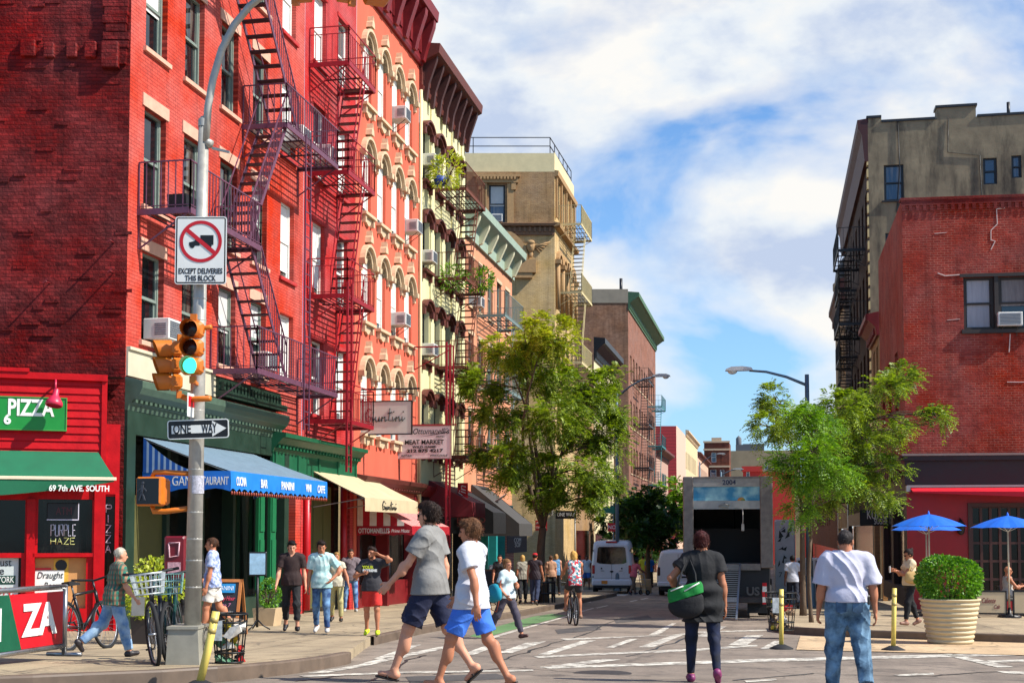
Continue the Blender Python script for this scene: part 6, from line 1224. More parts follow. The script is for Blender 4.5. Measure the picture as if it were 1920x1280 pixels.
# wire litter baskets
def basket(label, px, pyb, wpx_t, wpx_b, hpx, green=False, group='wire litter baskets'):
    g = gnd(px, pyb-4, .15); s = float(np.array(g)@_fh)/FPX; r1, r0, h = wpx_t*s/2, wpx_b*s/2, hpx*s
    t = thing('litter_basket', label, 'litter bin', g, YAW, group); b = MB(); mt = M('basket_black', (26, 28, 28), .45, .3)
    for i in range(16): a = 2*math.pi*i/16; b.bar((r0*math.cos(a), r0*math.sin(a), .02), (r1*math.cos(a), r1*math.sin(a), h), .009)
    for f in (0.02, .22, .62, .84, 1.0): rr_ = r0+(r1-r0)*f; b.tube([(rr_*math.cos(2*math.pi*i/24), rr_*math.sin(2*math.pi*i/24), h*f+.01) for i in range(24)], .012, 5, closed=True)
    b.lathe([(.01, .02), (r0, .02)], 16); b.obj('wire_frame', mt, t)
    c = MB(); c.box(-r1*.75, -r1*.2, -r1-.02, -r1-.01, h*.5, h*.9); c.obj('notice_plate', M('notice_plate', (170, 176, 176), .5, var=.5, scale=14), t)
    rr = random.Random(px); cols = [(196, 170, 40), (176, 24, 24), (210, 206, 196), (120, 96, 70), (60, 110, 80), (196, 190, 186), (40, 40, 44), (150, 120, 90)]
    for i in range(26):
        f = rr.uniform(.08, .86); rad = (r0+(r1-r0)*f)*rr.uniform(.2, .8); a = rr.uniform(0, 6.28); k = rr.choice(cols); m = MB(); sz = rr.uniform(.05, .12)
        V = [(rr.uniform(-1, 1)*sz, rr.uniform(-1, 1)*sz, rr.uniform(-1, 1)*sz*.8) for _ in range(12)]; bm = bmesh.new(); [bm.verts.new(v) for v in V]; bmesh.ops.convex_hull(bm, input=bm.verts[:]); me = bpy.data.meshes.new('rubbish'); bm.to_mesh(me); bm.free(); me.materials.append(M('rubbish_%d_%d_%d' % k, k, .5, var=.3, scale=20)); o = link('rubbish', me); o.location = g+Vector((rad*math.cos(a), rad*math.sin(a), h*f)); tag(o, 'crumpled scrap of rubbish in the %s basket' % ('left' if px < 900 else 'right'), 'rubbish', 'crumpled rubbish in the %s basket' % ('left' if px < 900 else 'right'))
    return t
basket('black wire litter basket full of rubbish at the left kerb', 430, 1247, 66, 50, 90); basket('black wire litter basket on the right corner beside the yellow post', 1465, 1186, 58, 44, 70)
# sandwich board, menu stand, menu box
g = gnd(425, 1190, .15); Z = float(np.array(g)@_fh); s = Z/FPX
t = thing('sandwich_board', 'wood framed chalkboard sandwich board outside the restaurant', 'sign', g, YAW-R(8)); hw_, h = 30*s, 104*s
for sg in (-1, 1):
    b = MB(); th = .26
    def L_(x, z, d=0): return (x, sg*(th*(1-z/h)+.02+d), z)
    for x0, x1, z0, z1 in ((-hw_, hw_, h-.05, h), (-hw_, hw_, .12, .17), (-hw_, -hw_+.05, 0, h), (hw_-.05, hw_, 0, h)): b.add([L_(x0, z0, .01), L_(x1, z0, .01), L_(x1, z1, .01), L_(x0, z1, .01), L_(x0, z0, -.015), L_(x1, z0, -.015), L_(x1, z1, -.015), L_(x0, z1, -.015)], [(0, 1, 2, 3), (7, 6, 5, 4), (0, 4, 5, 1), (1, 5, 6, 2), (2, 6, 7, 3), (3, 7, 4, 0)])
    b.obj('frame', M('board_wood', (186, 116, 60), .6, var=.2), t, True)
    c = MB(); c.quad(L_(-hw_+.05, .17), L_(hw_-.05, .17), L_(hw_-.05, h-.05), L_(-hw_+.05, h-.05)); bo = c.obj('chalkboard', M('slate_black', (32, 36, 44), .7, var=.2), t)
tilt = math.atan(.26/h)
def chalk(sx, z, sz, col, w, **k): o = text(sx, sz, M('chalk_%d_%d_%d' % col, col, .8), t, (0, -(.26*(1-z/h)+.035), z), rot=(R(90)-tilt, 0, 0), width=w, depth=.004, **k)
b = MB(); z = h*.84; b.box(-hw_*.6, hw_*.6, -.004, .004, -.08, .08); o = b.obj('header', M('header_blue', (40, 140, 200), .5), t); o.location = (0, -(.26*(1-z/h)+.03), z); o.rotation_euler = (-tilt, 0, 0)
chalk('PANINI', h*.84, .11, (230, 236, 240), hw_*1.0); chalk('Happy Hour', h*.66, .11, (206, 60, 90), hw_*1.3, shear=.3); chalk('5 to 7', h*.54, .1, (196, 120, 160), hw_*.8, shear=.3); chalk('cocktail & wine', h*.42, .09, (206, 210, 206), hw_*1.2, shear=.3); chalk('Tap Drinks', h*.24, .09, (206, 210, 206), hw_*1.2, shear=.3)
g = gnd(482, 1180, .15); s = float(np.array(g)@_fh)/FPX; t = thing('menu_stand', 'black menu stand holding a pale blue menu sheet', 'menu stand', g, YAW); z0, z1 = 100*s, 145*s
b = MB(); b.bar((0, 0, .05), (0, 0, z0), .025, n=8)
for a in (0, 2.1, 4.2): b.tube([(0, 0, .2), (.12*math.cos(a), .12*math.sin(a), .08), (.25*math.cos(a), .25*math.sin(a), .01)], .014, 6)
b.obj('stand', m_black, t); b = MB(); b.bbox(-17*s, 17*s, -.03, .03, z0, z1, .01); b.obj('case', m_black, t); b = MB(); b.box(-14.5*s, 14.5*s, -.036, -.031, z0+.03, z1-.03); b.obj('menu_sheet', M('menu_paper', (170, 206, 226), .4, var=.3, scale=9), t)
x, z = FA.xz(331, 1044); t = thing('menu_box', 'dark red wall box with white scrawls beside the lamp post', 'menu box', atd(330, 1044, float(np.array(pb)@_fh)+1.6), YAW); b = MB(); b.bbox(-.13, .13, -.08, .08, -.26, .26, .02); b.obj('box', M('box_dark_red', (110, 12, 26), .4), t); b = MB(); b.tube([(-.07, -.085, .17), (.06, -.085, .18), (.05, -.085, .02), (-.06, -.085, .0), (-.07, -.085, .17)], .012, 4); b.box(-.08, .08, -.084, -.081, -.2, -.06); b.obj('scrawl', M('scrawl_pink', (196, 150, 156), .6, var=.6, scale=30), t); b = MB(); b.bar((0, 0, -.26), (0, 0, -1.6), .03, n=8); b.obj('post', m_black, t)
# fence banner at the left edge
ga = gnd(120, 1236, .15); gb2 = gnd(-70, 1256, .15); ab = math.atan2(ga.y-gb2.y, ga.x-gb2.x); Lb = (ga-gb2).length
t = thing('banner_barrier', 'steel rail barrier with a red and green PIZZA banner at the left edge', 'barrier', gb2, ab); m_stl = M('barrier_steel', (150, 150, 150), .3, .8)
hb = .78; b = MB(); b.bar((0, 0, hb), (Lb, 0, hb), .03, n=10); b.bar((0, 0, .1), (Lb, 0, .1), .03, n=10); b.bar((Lb, 0, 0), (Lb, 0, hb+.02), .03, n=10); b.bar((0, 0, 0), (0, 0, hb), .03, n=10); b.bar((Lb, -.22, .0), (Lb, .22, .0), .025, n=8); b.obj('rails', m_stl, t)
b = MB(); b.box(.06, Lb-.06, -.012, .0, .13, hb-.05); b.obj('banner', m_sred, t)
b = MB(); b.prism([(.06, .13), (Lb*.53, .13), (Lb*.40, hb-.05), (.06, hb-.05)], -.018, -.0125); b.obj('green_field', M('banner_green', (8, 82, 56), .5), t); text('ZA', .47, m_wht, t, (Lb*.71, -.022, .42), width=Lb*.37, depth=.006, bold=.02); text('PI', .47, m_wht, t, (Lb*.24, -.022, .4), depth=.006, bold=.015)
# umbrellas, cafe barrier, table
def umbrella(label, px, pyt, wpx, Y, pyb=1150, tilt=0):
    top = onY(px, pyt, Y); Z = float(np.array(top)@_fh); r = wpx/2*Z/FPX; zb = gz(Y)+.15; t = thing('parasol', label, 'umbrella', (top.x, Y, zb), .3, 'blue cafe parasols'); h = top.z-zb
    n = 8; m = 7; V = [(0, 0, h)]; F = []
    for k in range(1, m+1):
        f = k/m
        for i in range(n*4):
            a = 2*math.pi*i/(n*4); c = abs(math.cos(a*n/2)); rr_ = r*f*(.955+.045*c**.5); V.append((rr_*math.cos(a), rr_*math.sin(a), h-.5*r*(.35*f+.32*f*f)*(1.03-.05*c)))
    N = n*4
    for i in range(N): F.append((0, 1+i, 1+(i+1) % N))
    for k in range(m-1):
        for i in range(N): a0 = 1+k*N; F.append((a0+i, a0+N+i, a0+N+(i+1) % N, a0+(i+1) % N))
    b = MB(); b.add(V, F, 0, False); b.lathe([(.04, h-.02), (.03, h+.04), (.005, h+.09)], 8); b.obj('canopy', M('parasol_blue', (16, 100, 206), .6, var=.08, trans=0), t)
    c = MB(); c.bar((0, 0, 0), (0, 0, h), .022, n=8); c.obj('pole', M('pole_cream', (206, 190, 160), .4), t)
    d = MB()
    for i in range(n): a = 2*math.pi*i/n; d.bar((0, 0, h-.45*r), (r*.6*math.cos(a), r*.6*math.sin(a), h-.5*r*.36), .008)
    d.obj('ribs', m_white, t); c = MB(); c.lathe([(.3, 0), (.3, .05), (.06, .09), (.04, .25)], 14); c.obj('base', m_black, t); return t
umbrella('blue parasol behind the woman with the straw bag, upper of the pair', 1741, 963, 138, 37.5); umbrella('blue parasol just below and behind its twin near the cafe wall', 1736, 972, 130, 39.6); umbrella('blue parasol at the right edge over the seated man', 1889, 966, 136, 37.0)
Yb = 36.6
def cafe_panel(label, px0, px1, lettered):
    a = onY(px0, 1106, Yb); c = onY(px1, 1157, Yb); z0 = gz(Yb)+.15; t = thing('cafe_barrier', label, 'barrier', ((a.x+c.x)/2, Yb, z0), 0, 'cream canvas cafe barriers'); hw, h = (c.x-a.x)/2, a.z-z0
    b = MB(); b.bbox(-hw, hw, -.015, .015, .12, h-.04, .01); b.obj('canvas', M('barrier_canvas', (196, 176, 142), .8, var=.08), t); b = MB(); b.box(-hw-.03, hw+.03, -.025, .025, h-.04, h); b.box(-hw-.03, hw+.03, -.02, .02, .08, .12); b.box(-hw-.03, -hw, -.02, .02, 0, h); b.box(hw, hw+.03, -.02, .02, 0, h); b.box(-hw-.1, -hw+.1, -.2, .2, 0, .02); b.box(hw-.1, hw+.1, -.2, .2, 0, .02); b.obj('frame', m_black, t)
    if lettered: m = M('lettering_maroon', (120, 14, 40), .6); text('Caliente', .2, m, t, (-.05, -.02, h*.62), width=hw*.9, shear=.35, depth=.006); text('Cab', .15, m, t, (.15, -.02, h*.4), width=hw*.4, shear=.35, depth=.006)
cafe_panel('cream canvas cafe barrier lettered Caliente Cab', 1828, 1886, True); cafe_panel('plain cream canvas cafe barrier at the right edge', 1901, 1960, False)
xa, za_ = FR.xz(1706, 918); xb2, _ = FR.xz(1960, 918); L = xb2-xa
t = thing('awning', 'flat bright red awning along the cafe front', 'awning', FR.m @ Vector((xa, -.1, za_)), aR); b = MB(); b.add([(0, 0, .06), (L, 0, .06), (L, -1.5, -.12), (0, -.5, -.06), (0, 0, .02), (L, 0, .02), (L, -1.5, -.3), (0, -.5, -.1)], [(0, 3, 2, 1), (4, 5, 6, 7), (3, 7, 6, 2), (0, 4, 7, 3)]); b.obj('canopy', M('awning_bright_red', (206, 10, 36), .6, var=.06), t); b = MB(); b.box(-.1, L, -.08, 0, .07, .14); b.box(-.14, -.02, -.16, 0, -.06, .12); b.obj('cassette', M('cassette_grey', (150, 146, 142), .4, .3), t)
# street lamps farther off
def lamp2(label, base, head, armto, h=None):
    base, head = Vector(base), Vector(head); t = thing('street_lamp', label, 'street lamp', base, 0, 'cobra head street lamps down the street'); hd = head-base; mt = M('lamp_grey_blue', (92, 110, 122), .5, .4); top = armto-base
    b = MB(); b.tube([(0, 0, 0), (0, 0, top.z*.5), (0, 0, top.z+.35)], [.11, .09, .07], 10); b.lathe([(.2, 0), (.18, .8), (.12, 1.0)], 10); b.obj('pole', mt, t)
    d = hd-Vector((0, 0, top.z)); b = MB(); b.tube([(0, 0, top.z), (d.x*.3, d.y*.3, top.z+d.z*.55), (d.x*.6, d.y*.6, top.z+d.z*.9), (d.x*.85, d.y*.85, hd.z)], [.05, .045, .04, .035], 8); b.obj('arm', mt, t)
    u = Vector((d.x, d.y, 0)).normalized(); a = math.atan2(u.y, u.x); b = MB(); pr = [(-.45, .0), (-.4, .09), (-.1, .14), (.25, .13), (.42, .06), (.45, 0)]
    b.prism([(x, z) for x, z in pr], -.13, .13); o = b.obj('lamp_head', M('lamp_head_grey', (190, 192, 188), .4), t, True); o.location = hd; o.rotation_euler = (0, 0, a); b = MB(); b.ball((.22, 0, -.01), .13, 10, 8, sc=(1.2, .9, .8)); c = b.obj('lens', M('lamp_lens', (206, 206, 196), .2), o)
Y = 44.; bx_ = onY(1513, 720, Y); lamp2('grey street lamp with a long arm above the right hand trees', (bx_.x, Y, gz(Y)+.15), onY(1386, 695, Y), onY(1513, 722, Y))
bx_ = onX(1157, 900, -7.6); Y = bx_.y; lamp2('street lamp reaching right from beside the tall locust', (bx_.x, Y, gz(Y)+.15), onY(1240, 706, Y), onY(1157, 745, Y))
Y = 120.; bx_ = onX(1308, 900, -7.6); Y = bx_.y if 60 < bx_.y < 240 else 120.; p0 = onY(1312, 880, Y); lamp2('distant street lamp low over the end of the street', (p0.x, Y, gz(Y)), onY(1352, 851, Y), onY(1314, 872, Y))
Y = 110.; p0 = onY(1352, 900, Y); lamp2('distant street lamp just above the truck roof', (p0.x, Y, gz(Y)), onY(1384, 880, Y), onY(1356, 892, Y))
# signs on posts by the tall locust
def post_sign(label, px, Y, plates, top):
    p = onY(px, top, Y); z0 = gz(Y)+.15; t = thing('sign_post', label, 'sign', (p.x, Y, z0), 0); b = MB(); b.bar((0, 0, 0), (0, 0, p.z-z0), .03, n=8); b.obj('post', M('post_grey', (120, 122, 120), .5, .5), t)
    for x0, y0, x1, y1, m, tx, tm in plates:
        a = onY(x0, y0, Y); c = onY(x1, y1, Y); cx, cz = (a.x+c.x)/2-p.x, (a.z+c.z)/2-z0; hw, hh = (c.x-a.x)/2, (a.z-c.z)/2; b = MB(); b.box(-hw, hw, -.05, -.035, -hh, hh); o = b.obj('plate', m, t); o.location = (cx, 0, cz)
        for i, s_ in enumerate(tx): text(s_, hh*1.3/len(tx), tm, o, (0, -.055, hh*(1-(2*i+1)/len(tx))*.9), width=min(hw*1.7, hh*len(s_)*.9), depth=.006)
    return t
post_sign('post with a black and white BIKES plate over a red no standing plate', 1020, 50., [(1012, 955, 1038, 965, m_wht, ['BIKES'], m_blk), (1004, 975, 1026, 994, m_sred, ['NO', 'STANDING'], m_wht), (1008, 936, 1040, 954, m_blk, ['C', 'BELLA'], m_wht)], 934)
post_sign('slim post carrying a framed ONE WAY plate under the locust', 1078, 54., [(1042, 957, 1081, 972, m_blk, ['ONE WAY'], m_wht)], 955)
post_sign('far post with a green street name blade and a red plate', 1150, 67.5, [(1128, 949, 1153, 962, M('blade_green', (8, 110, 90), .5), [], m_wht), (1139, 980, 1156, 996, m_sred, ['NO'], m_wht)], 945)
post_sign('far post with a black and white notice between the two vans', 1222, 84., [(1214, 992, 1234, 1006, m_blk, ['ONE'], m_wht), (1214, 1006, 1234, 1017, m_wht, [], m_blk)], 990)
# shops at street level: chalkboard, newspaper boxes
g = gnd(907, 1128, .15); t = thing('sandwich_board', 'dark framed board standing before the black dome awning', 'sign', g, .1); b = MB(); b.prism([(-.35, 0), (.35, 0), (.33, 1.15), (-.33, 1.15)], -.03, .03); b.obj('board', M('board_frame_brown', (86, 62, 44), .7), t); b = MB(); b.box(-.28, .28, -.04, -.031, .15, 1.08); b.obj('chalkboard', M('slate_black', (32, 36, 44)), t)
g = gnd(929, 1126, .15); t = thing('news_rack', 'white printed rack behind the woman with the blue bag', 'rack', g, .1); b = MB(); b.bbox(-.22, .22, -.2, .2, 0, 1.3, .03); b.obj('box', M('news_print', (196, 196, 190), .6, var=.7, scale=22), t)
# ------------------------------------------------------------------ vehicles
m_vw = M('van_white_paint', (206, 210, 212), .3, var=.03, coat=.6); m_tyre = M('tyre_black', (20, 20, 22), .85); m_rim = M('rim_grey', (140, 142, 146), .35, .7); m_tail = M('tail_red', (176, 14, 22), .25, coat=.5); m_plate = M('plate_orange', (206, 130, 40), .5); m_blkpl = M('black_plastic', (24, 25, 27), .6); m_tint = glass('tinted_glass', (10, 12, 15), .05)
def wheel(parent, x, y, r=.34, w=.24):
    b = MB(); b.lathe([(r*.62, -w/2), (r*.95, -w/2), (r, -w*.4), (r, w*.4), (r*.95, w/2), (r*.62, w/2)], 28); o = b.obj('wheel', m_tyre, parent); o.location = (x, y, r); o.rotation_euler = (0, R(90), 0)
    c = MB(); c.lathe([(.01, -w*.3), (r*.5, -w*.32), (r*.62, -w*.45), (r*.64, w*.45), (r*.5, w*.32), (.01, w*.3)], 24); c.obj('rim', m_rim, o); return o
def van_body(W_, L, secs):
    """secs: (y, z0, z1, half width bottom, half width top, corner) lofted along y"""
    V = []; F = []; n = 0
    for y, z0, z1, wb, wt, c in secs:
        ring = [(-wb+c*.4, z0), (wb-c*.4, z0), (wb, z0+c*.5), (wb, z0+(z1-z0)*.45), (wt+.0, z1-c*1.2), (wt-c*.35, z1-c*.35), (wt-c*1.2, z1), (0, z1+.03), (-wt+c*1.2, z1), (-wt+c*.35, z1-c*.35), (-wt, z1-c*1.2), (-wb, z0+(z1-z0)*.45), (-wb, z0+c*.5)]
        n = len(ring); V += [(x, y, z) for x, z in ring]
    m = len(secs)
    for k in range(m-1):
        for i in range(n): F.append((k*n+i, k*n+(i+1) % n, (k+1)*n+(i+1) % n, (k+1)*n+i))
    F += [tuple(range(n)), tuple(reversed(range((m-1)*n, m*n)))]
    b = MB(); b.add(V, F, 0, True); return b
def sharp(o, a=35):
    try: o.data.set_sharp_from_angle(angle=R(a))
    except Exception: pass
    return o
def passenger_van(label, loc, rz):
    t = thing('passenger_van', label, 'van', loc, rz); w = 1.0
    b = van_body(2, 5.6, [(.0, .55, 2.4, .9, .78, .1), (.05, .5, 2.52, .96, .86, .12), (.12, .45, 2.6, 1.0, .9, .14), (3.2, .42, 2.64, 1.0, .9, .16), (4.1, .42, 2.5, 1.0, .86, .2), (4.9, .42, 1.5, .98, .8, .2), (5.6, .45, 1.15, .9, .7, .15)]); sharp(b.obj('body', m_vw, t))
    b = MB(); P = [(-.74, 1.56), (-.6, 1.5), (0, 1.46), (.6, 1.5), (.74, 1.56), (.68, 2.26), (.6, 2.32), (-.6, 2.32), (-.68, 2.26)]; b.prism(P, -.015, .06); b.obj('rear_window', m_tint, t)
    for x in (-.006, .006)[:1]: c = MB(); c.box(-.008, .008, -.006, .02, .62, 1.44); c.obj('door_seam', m_blkpl, t)
    for s in (-1, 1):
        c = MB(); c.bbox(s*.9-.07, s*.9+.07, -.03, .25, 1.0, 1.42, .02); c.obj('tail_light', m_tail, t)
        c = MB(); c.box(s*.45-.09, s*.45+.09, -.025, .02, 1.13, 1.15); c.bbox(s*.5-.035, s*.5+.035, -.03, .02, 1.22, 1.3, .01); c.obj('door_handle', m_blkpl, t)
    b = MB(); b.bbox(-.98, .98, -.1, .35, .42, .72, .05); b.obj('bumper', m_vw, t); b = MB(); b.bbox(-.9, .9, -.06, .3, .28, .42, .03); b.obj('bumper_step', m_blkpl, t)
    b = MB(); b.box(-.5, -.2, -.115, -.1, .5, .66); b.obj('number_plate', m_plate, t); b = MB(); b.bbox(-.28, .28, -.02, .12, 2.52, 2.6, .02); b.obj('brake_light', m_tail, t)
    b = MB(); b.prism([(-.1, 1.1), (0, 1.04), (.1, 1.1), (.05, 1.15), (-.05, 1.15)], -.025, .01); b.obj('badge', m_blkpl, t)
    for s in (-1, 1):
        for z in (.8, 1.25, 2.1): c = MB(); c.bbox(s*.92-.03, s*.92+.03, -.015, .05, z, z+.08, .008); c.obj('hinge', m_blkpl, t)
    c = MB(); c.box(-.86, .86, -.008, .02, .78, .79); c.obj('door_seam', m_blkpl, t); c = MB(); c.bar((.05, -.03, 1.5), (.45, -.03, 1.72), .01); c.obj('wiper', m_blkpl, t)
    b = MB()
    for y0, y1 in ((.35, 1.35), (1.45, 2.6), (2.7, 3.6)): b.add([(1.002-.02, y0, 1.5), (1.002-.02, y1, 1.5), (.925, y1, 2.25), (.925, y0, 2.25), (.94, y0, 1.5), (.94, y1, 1.5), (.87, y1, 2.25), (.87, y0, 2.25)], [(0, 1, 2, 3), (3, 2, 6, 7), (0, 4, 5, 1)])
    b.obj('side_window', m_tint, t); c = MB(); c.box(.98, 1.2, 4.2, 4.3, 1.45, 1.75); c.obj('side_mirror', m_blkpl, t)
    for x in (-.85, .85):
        for y in (1.0, 4.6): wheel(t, x, y)
    b = MB(); b.box(-.8, .8, .2, 5, .3, .46); b.obj('underbody', m_blkpl, t); return t
g = gnd(1147, 1113); passenger_van('white passenger van with a dark rear window beside the man pushing a cart', g, R(4))
def cargo_van(label, loc, rz):
    t = thing('cargo_van', label, 'van', loc, rz)
    b = van_body(2, 5.4, [(.0, .52, 1.98, .9, .74, .1), (.04, .46, 2.06, .97, .82, .13), (.12, .42, 2.12, 1.0, .86, .15), (3.6, .42, 2.14, 1.0, .86, .16), (4.3, .42, 1.7, .98, .8, .2), (5.4, .45, 1.15, .9, .7, .15)]); sharp(b.obj('body', m_vw, t))
    b = MB(); b.box(-.008, .008, -.006, .02, .55, 1.95); b.obj('door_seam', m_blkpl, t)
    for s in (-1, 1): c = MB(); c.bbox(s*.9-.07, s*.9+.06, -.03, .2, .95, 1.35, .02); c.obj('tail_light', M('tail_dark_red', (70, 10, 16), .3), t)
    b = MB(); b.bbox(-.97, .97, -.12, .3, .45, .66, .04); b.obj('bumper', m_vw, t); b = MB(); b.bbox(-.85, .85, -.05, .3, .25, .44, .03); b.obj('bumper_step', m_blkpl, t); b = MB(); b.box(.15, .4, -.02, .02, .85, .93); b.obj('door_handle', m_blkpl, t); b = MB(); b.box(.45, .75, .2, .5, 2.12, 2.17); b.obj('roof_vent', m_blkpl, t)
    for x in (-.85, .85):
        for y in (.95, 4.4): wheel(t, x, y)
    b = MB(); b.box(-.8, .8, .2, 5, .28, .44); b.obj('underbody', m_blkpl, t); return t
g = gnd(1272, 1117); cargo_van('white windowless cargo van half hidden by the truck', g, 0)
# box truck, roll door half up, ramp out
g = gnd(1366, 1158); s = float(np.array(g)@_fh)/FPX; Wt = 165*s; t = thing('box_truck', 'box truck with its rear roll door raised over a dark hold and a painted shutter', 'truck', g, R(0)); hw_ = Wt/2
zt, zfl, z0 = (1157-894)*s, (1157-1056)*s, 0; Lt = 6.2; m_tbox = M('truck_grey_panel', (120, 118, 116), .5, .2, var=.15, scale=2); m_tfr = M('truck_steel_frame', (116, 108, 102), .45, .5, var=.35, scale=6)
b = MB(); b.box(-hw_, -hw_+.05, .06, Lt, zfl, zt-.05); b.box(hw_-.05, hw_, .06, Lt, zfl, zt-.05); b.box(-hw_, hw_, .06, Lt, zt-.05, zt); b.box(-hw_+.05, hw_-.05, Lt-.05, Lt, zfl, zt-.05); b.box(-hw_, hw_, .06, Lt, zfl-.1, zfl); b.obj('cargo_box', m_tbox, t)
pw = 19*s; b = MB(); b.bbox(-hw_-.01, -hw_+pw, 0, .12, zfl-.12, zt+.02, .02); b.bbox(hw_-pw*1.2, hw_+.01, 0, .12, zfl-.12, zt+.02, .02); b.box(-hw_+pw, hw_-pw*1.2, .005, .115, zt-.04, zt+.015); b.box(-hw_+pw, hw_-pw*1.2, .005, .12, zfl-.18, zfl+.0); b.obj('door_frame', m_tfr, t)
zc = zt-(912-894)*s; b = MB(); b.box(-hw_+pw, hw_-pw*1.2, .02, .1, zc, zt-.04); hd = b.obj('header_panel', M('header_pale', (150, 148, 142), .5, .2, var=.2), t); text('2004', .19, M('number_navy', (24, 34, 66), .5), hd, (.05, .012, (zc+zt-.04)/2), depth=.006, bold=.004)
zd = zt-(954-894)*s
def mural():
    m = bpy.data.materials.new('painted_shutter'); m.use_nodes = True; nt = m.node_tree; b = nt.nodes['Principled BSDF']; tc = nd(nt, 'ShaderNodeTexCoord')
    v = nd(nt, 'ShaderNodeTexVoronoi', Scale=2.6); nt.links.new(tc.outputs['Object'], v.inputs['Vector']); n = nd(nt, 'ShaderNodeTexNoise', Scale=2.2, Detail=4); nt.links.new(tc.outputs['Object'], n.inputs['Vector'])
    sp = nd(nt, 'ShaderNodeSeparateXYZ'); nt.links.new(tc.outputs['Object'], sp.inputs[0])
    c = mixc(nt, ramp(nt, n.outputs[0], [(.4, 0), (.6, 1)]), lin((40, 130, 170)), lin((150, 200, 206))); o = mixc(nt, ramp(nt, n.outputs[0], [(.45, 0), (.55, 1)]), lin((176, 108, 44)), lin((70, 110, 40)))
    k = math_(nt, 'LESS_THAN', v.outputs['Distance'], .3); nt.links.new(mixc(nt, k, c, o), b.inputs['Base Color']); b.inputs['Roughness'].default_value = .4; return m
b = MB(); b.box(-hw_+pw, hw_-pw*1.2, .05, .09, zd+.24, zc-.002)
for k in range(3): zz = zd+.24+(zc-zd-.24)*k/3; b.box(-hw_+pw, hw_-pw*1.2, .045, .05, zz, zz+.012)
b.obj('roll_door', mural(), t); b = MB(); b.box(-hw_+pw, hw_-pw*1.2, .04, .1, zd, zd+.236); b.box(.15, .35, .02, .04, zd+.04, zd+.12); b.tube([(.05, .02, zd+.1), (-.1, .0, zd+.16), (-.25, .02, zd+.08), (.0, 0, zd+.05)], .02, 5); b.obj('door_bottom_rail', M('rail_pale_grey', (150, 150, 146), .4, .3, var=.2), t)
b = MB(); b.tube([(.42, .06, zd), (.43, .05, zd-.25), (.42, .05, zd-.42)], .015, 5); b.bbox(.38, .46, .03, .09, zd-.62, zd-.42, .01); b.obj('pull_strap', M('strap_pale', (170, 166, 156), .7), t)
b = MB(); b.box(-hw_+.06, hw_-.06, 1.5, 2.6, zfl, zfl+1.0); b.box(-hw_+.2, .1, 2.7, 4, zfl, zfl+1.6); b.obj('dark_crates', M('crate_dark', (30, 26, 24), .8, var=.4), t)
b = MB(); x0, x1, yb_ = -.28, .34, -2.2; zr_ = -gz(g.y)+gz(g.y-2.2)
for x in (x0, x1): b.bar((x, -.02, zfl), (x-.06, yb_, zr_+.03), .035)
for k in range(1, 26): f = k/26; y = -.02+(yb_+.02)*f; zz = zfl+(zr_+.03-zfl)*f; b.bar((x0-.06*f, y, zz), (x1-.06*f, y, zz), .012)
b.obj('ramp', M('ramp_aluminium', (150, 152, 154), .35, .7), t)
b = MB(); b.box(-hw_+.1, hw_-.1, .15, Lt+1.6, .55, zfl-.12); b.obj('chassis', m_blkpl, t); b = MB(); b.bbox(-hw_+.05, hw_-.05, 0, .14, .42, .6, .02); b.obj('bumper', M('bumper_rust', (70, 62, 58), .5, .4, var=.3), t)
for s_ in (-1, 1):
    c = MB(); c.bbox(s_*(hw_-.25)-.07, s_*(hw_-.25)+.07, -.02, .05, .66, .8, .01); c.obj('tail_light', m_tail, t)
    c = MB(); c.box(s_*(hw_-.45)-.28, s_*(hw_-.45)+.28, .5, .52, .12, .55); c.obj('mud_flap', m_blkpl, t)
    for y in (1.4, 6.9): wheel(t, s_*(hw_-.25), y, .45, .4)
c = MB(); c.box(hw_-.3, hw_-.18, -.03, -.005, .4, 1.0); c.obj('red_white_marker', stripes('red_white_marker', (190, 20, 30), (220, 216, 206), 2, .3, .5), t)
text('US', .32, M('worn_white', (92, 90, 86), .7), t, (hw_*.55, -.01, .75), depth=.006, bold=.01); b = MB(); b.box(-.15, .25, -.015, 0, .46, .57); b.obj('number_plate', M('plate_pale', (170, 170, 168), .5, var=.3, scale=20), t)
b = MB(); b.bbox(-hw_+.1, hw_-.1, Lt+.15, Lt+2.0, .5, 2.5, .15); b.obj('cab', m_vw, t)
# display and white stall beyond
g = gnd(1478, 1128, .15); Y = 47.; p = onY(1472, 1060, Y); t = thing('poster_kiosk', 'grey kiosk panel with black drawings just right of the truck', 'kiosk', (p.x, Y, gz(Y)+.15), 0); b = MB(); b.bbox(-.35, .35, 0, .6, 0, 2.9, .04); b.obj('body', M('kiosk_grey', (176, 174, 170), .5, var=.1), t)
b = MB(); rr = random.Random(5)
for k in range(14): x = rr.uniform(-.25, .15); z = rr.uniform(1.2, 2.6); b.prism([(x, z), (x+rr.uniform(.05, .2), z+rr.uniform(-.05, .1)), (x+rr.uniform(.02, .2), z+rr.uniform(.1, .3))], -.006-.0006*k, -.003)
b.obj('drawing', m_blk, t); text('7 46', .25, m_blk, t, (.0, -.012, 1.0), depth=.006)
Y = 50.; p = onY(1545, 1060, Y); t = thing('display_stand', 'white lattice display stand behind the slender tree trunks', 'stand', (p.x, Y, gz(Y)+.15), 0); b = MB(); b.bbox(-1.0, 1.0, 0, .5, .3, 1.6, .05)
for x in (-.9, .85): b.box(x, x+.06, .1, .16, 0, .3)
b.obj('cabinet', m_white, t); b = MB()
for k in range(12): b.box(-.92+k*.155, -.86+k*.155, -.012, -.002, .35, 1.5)
b.obj('lattice', m_blkpl, t)
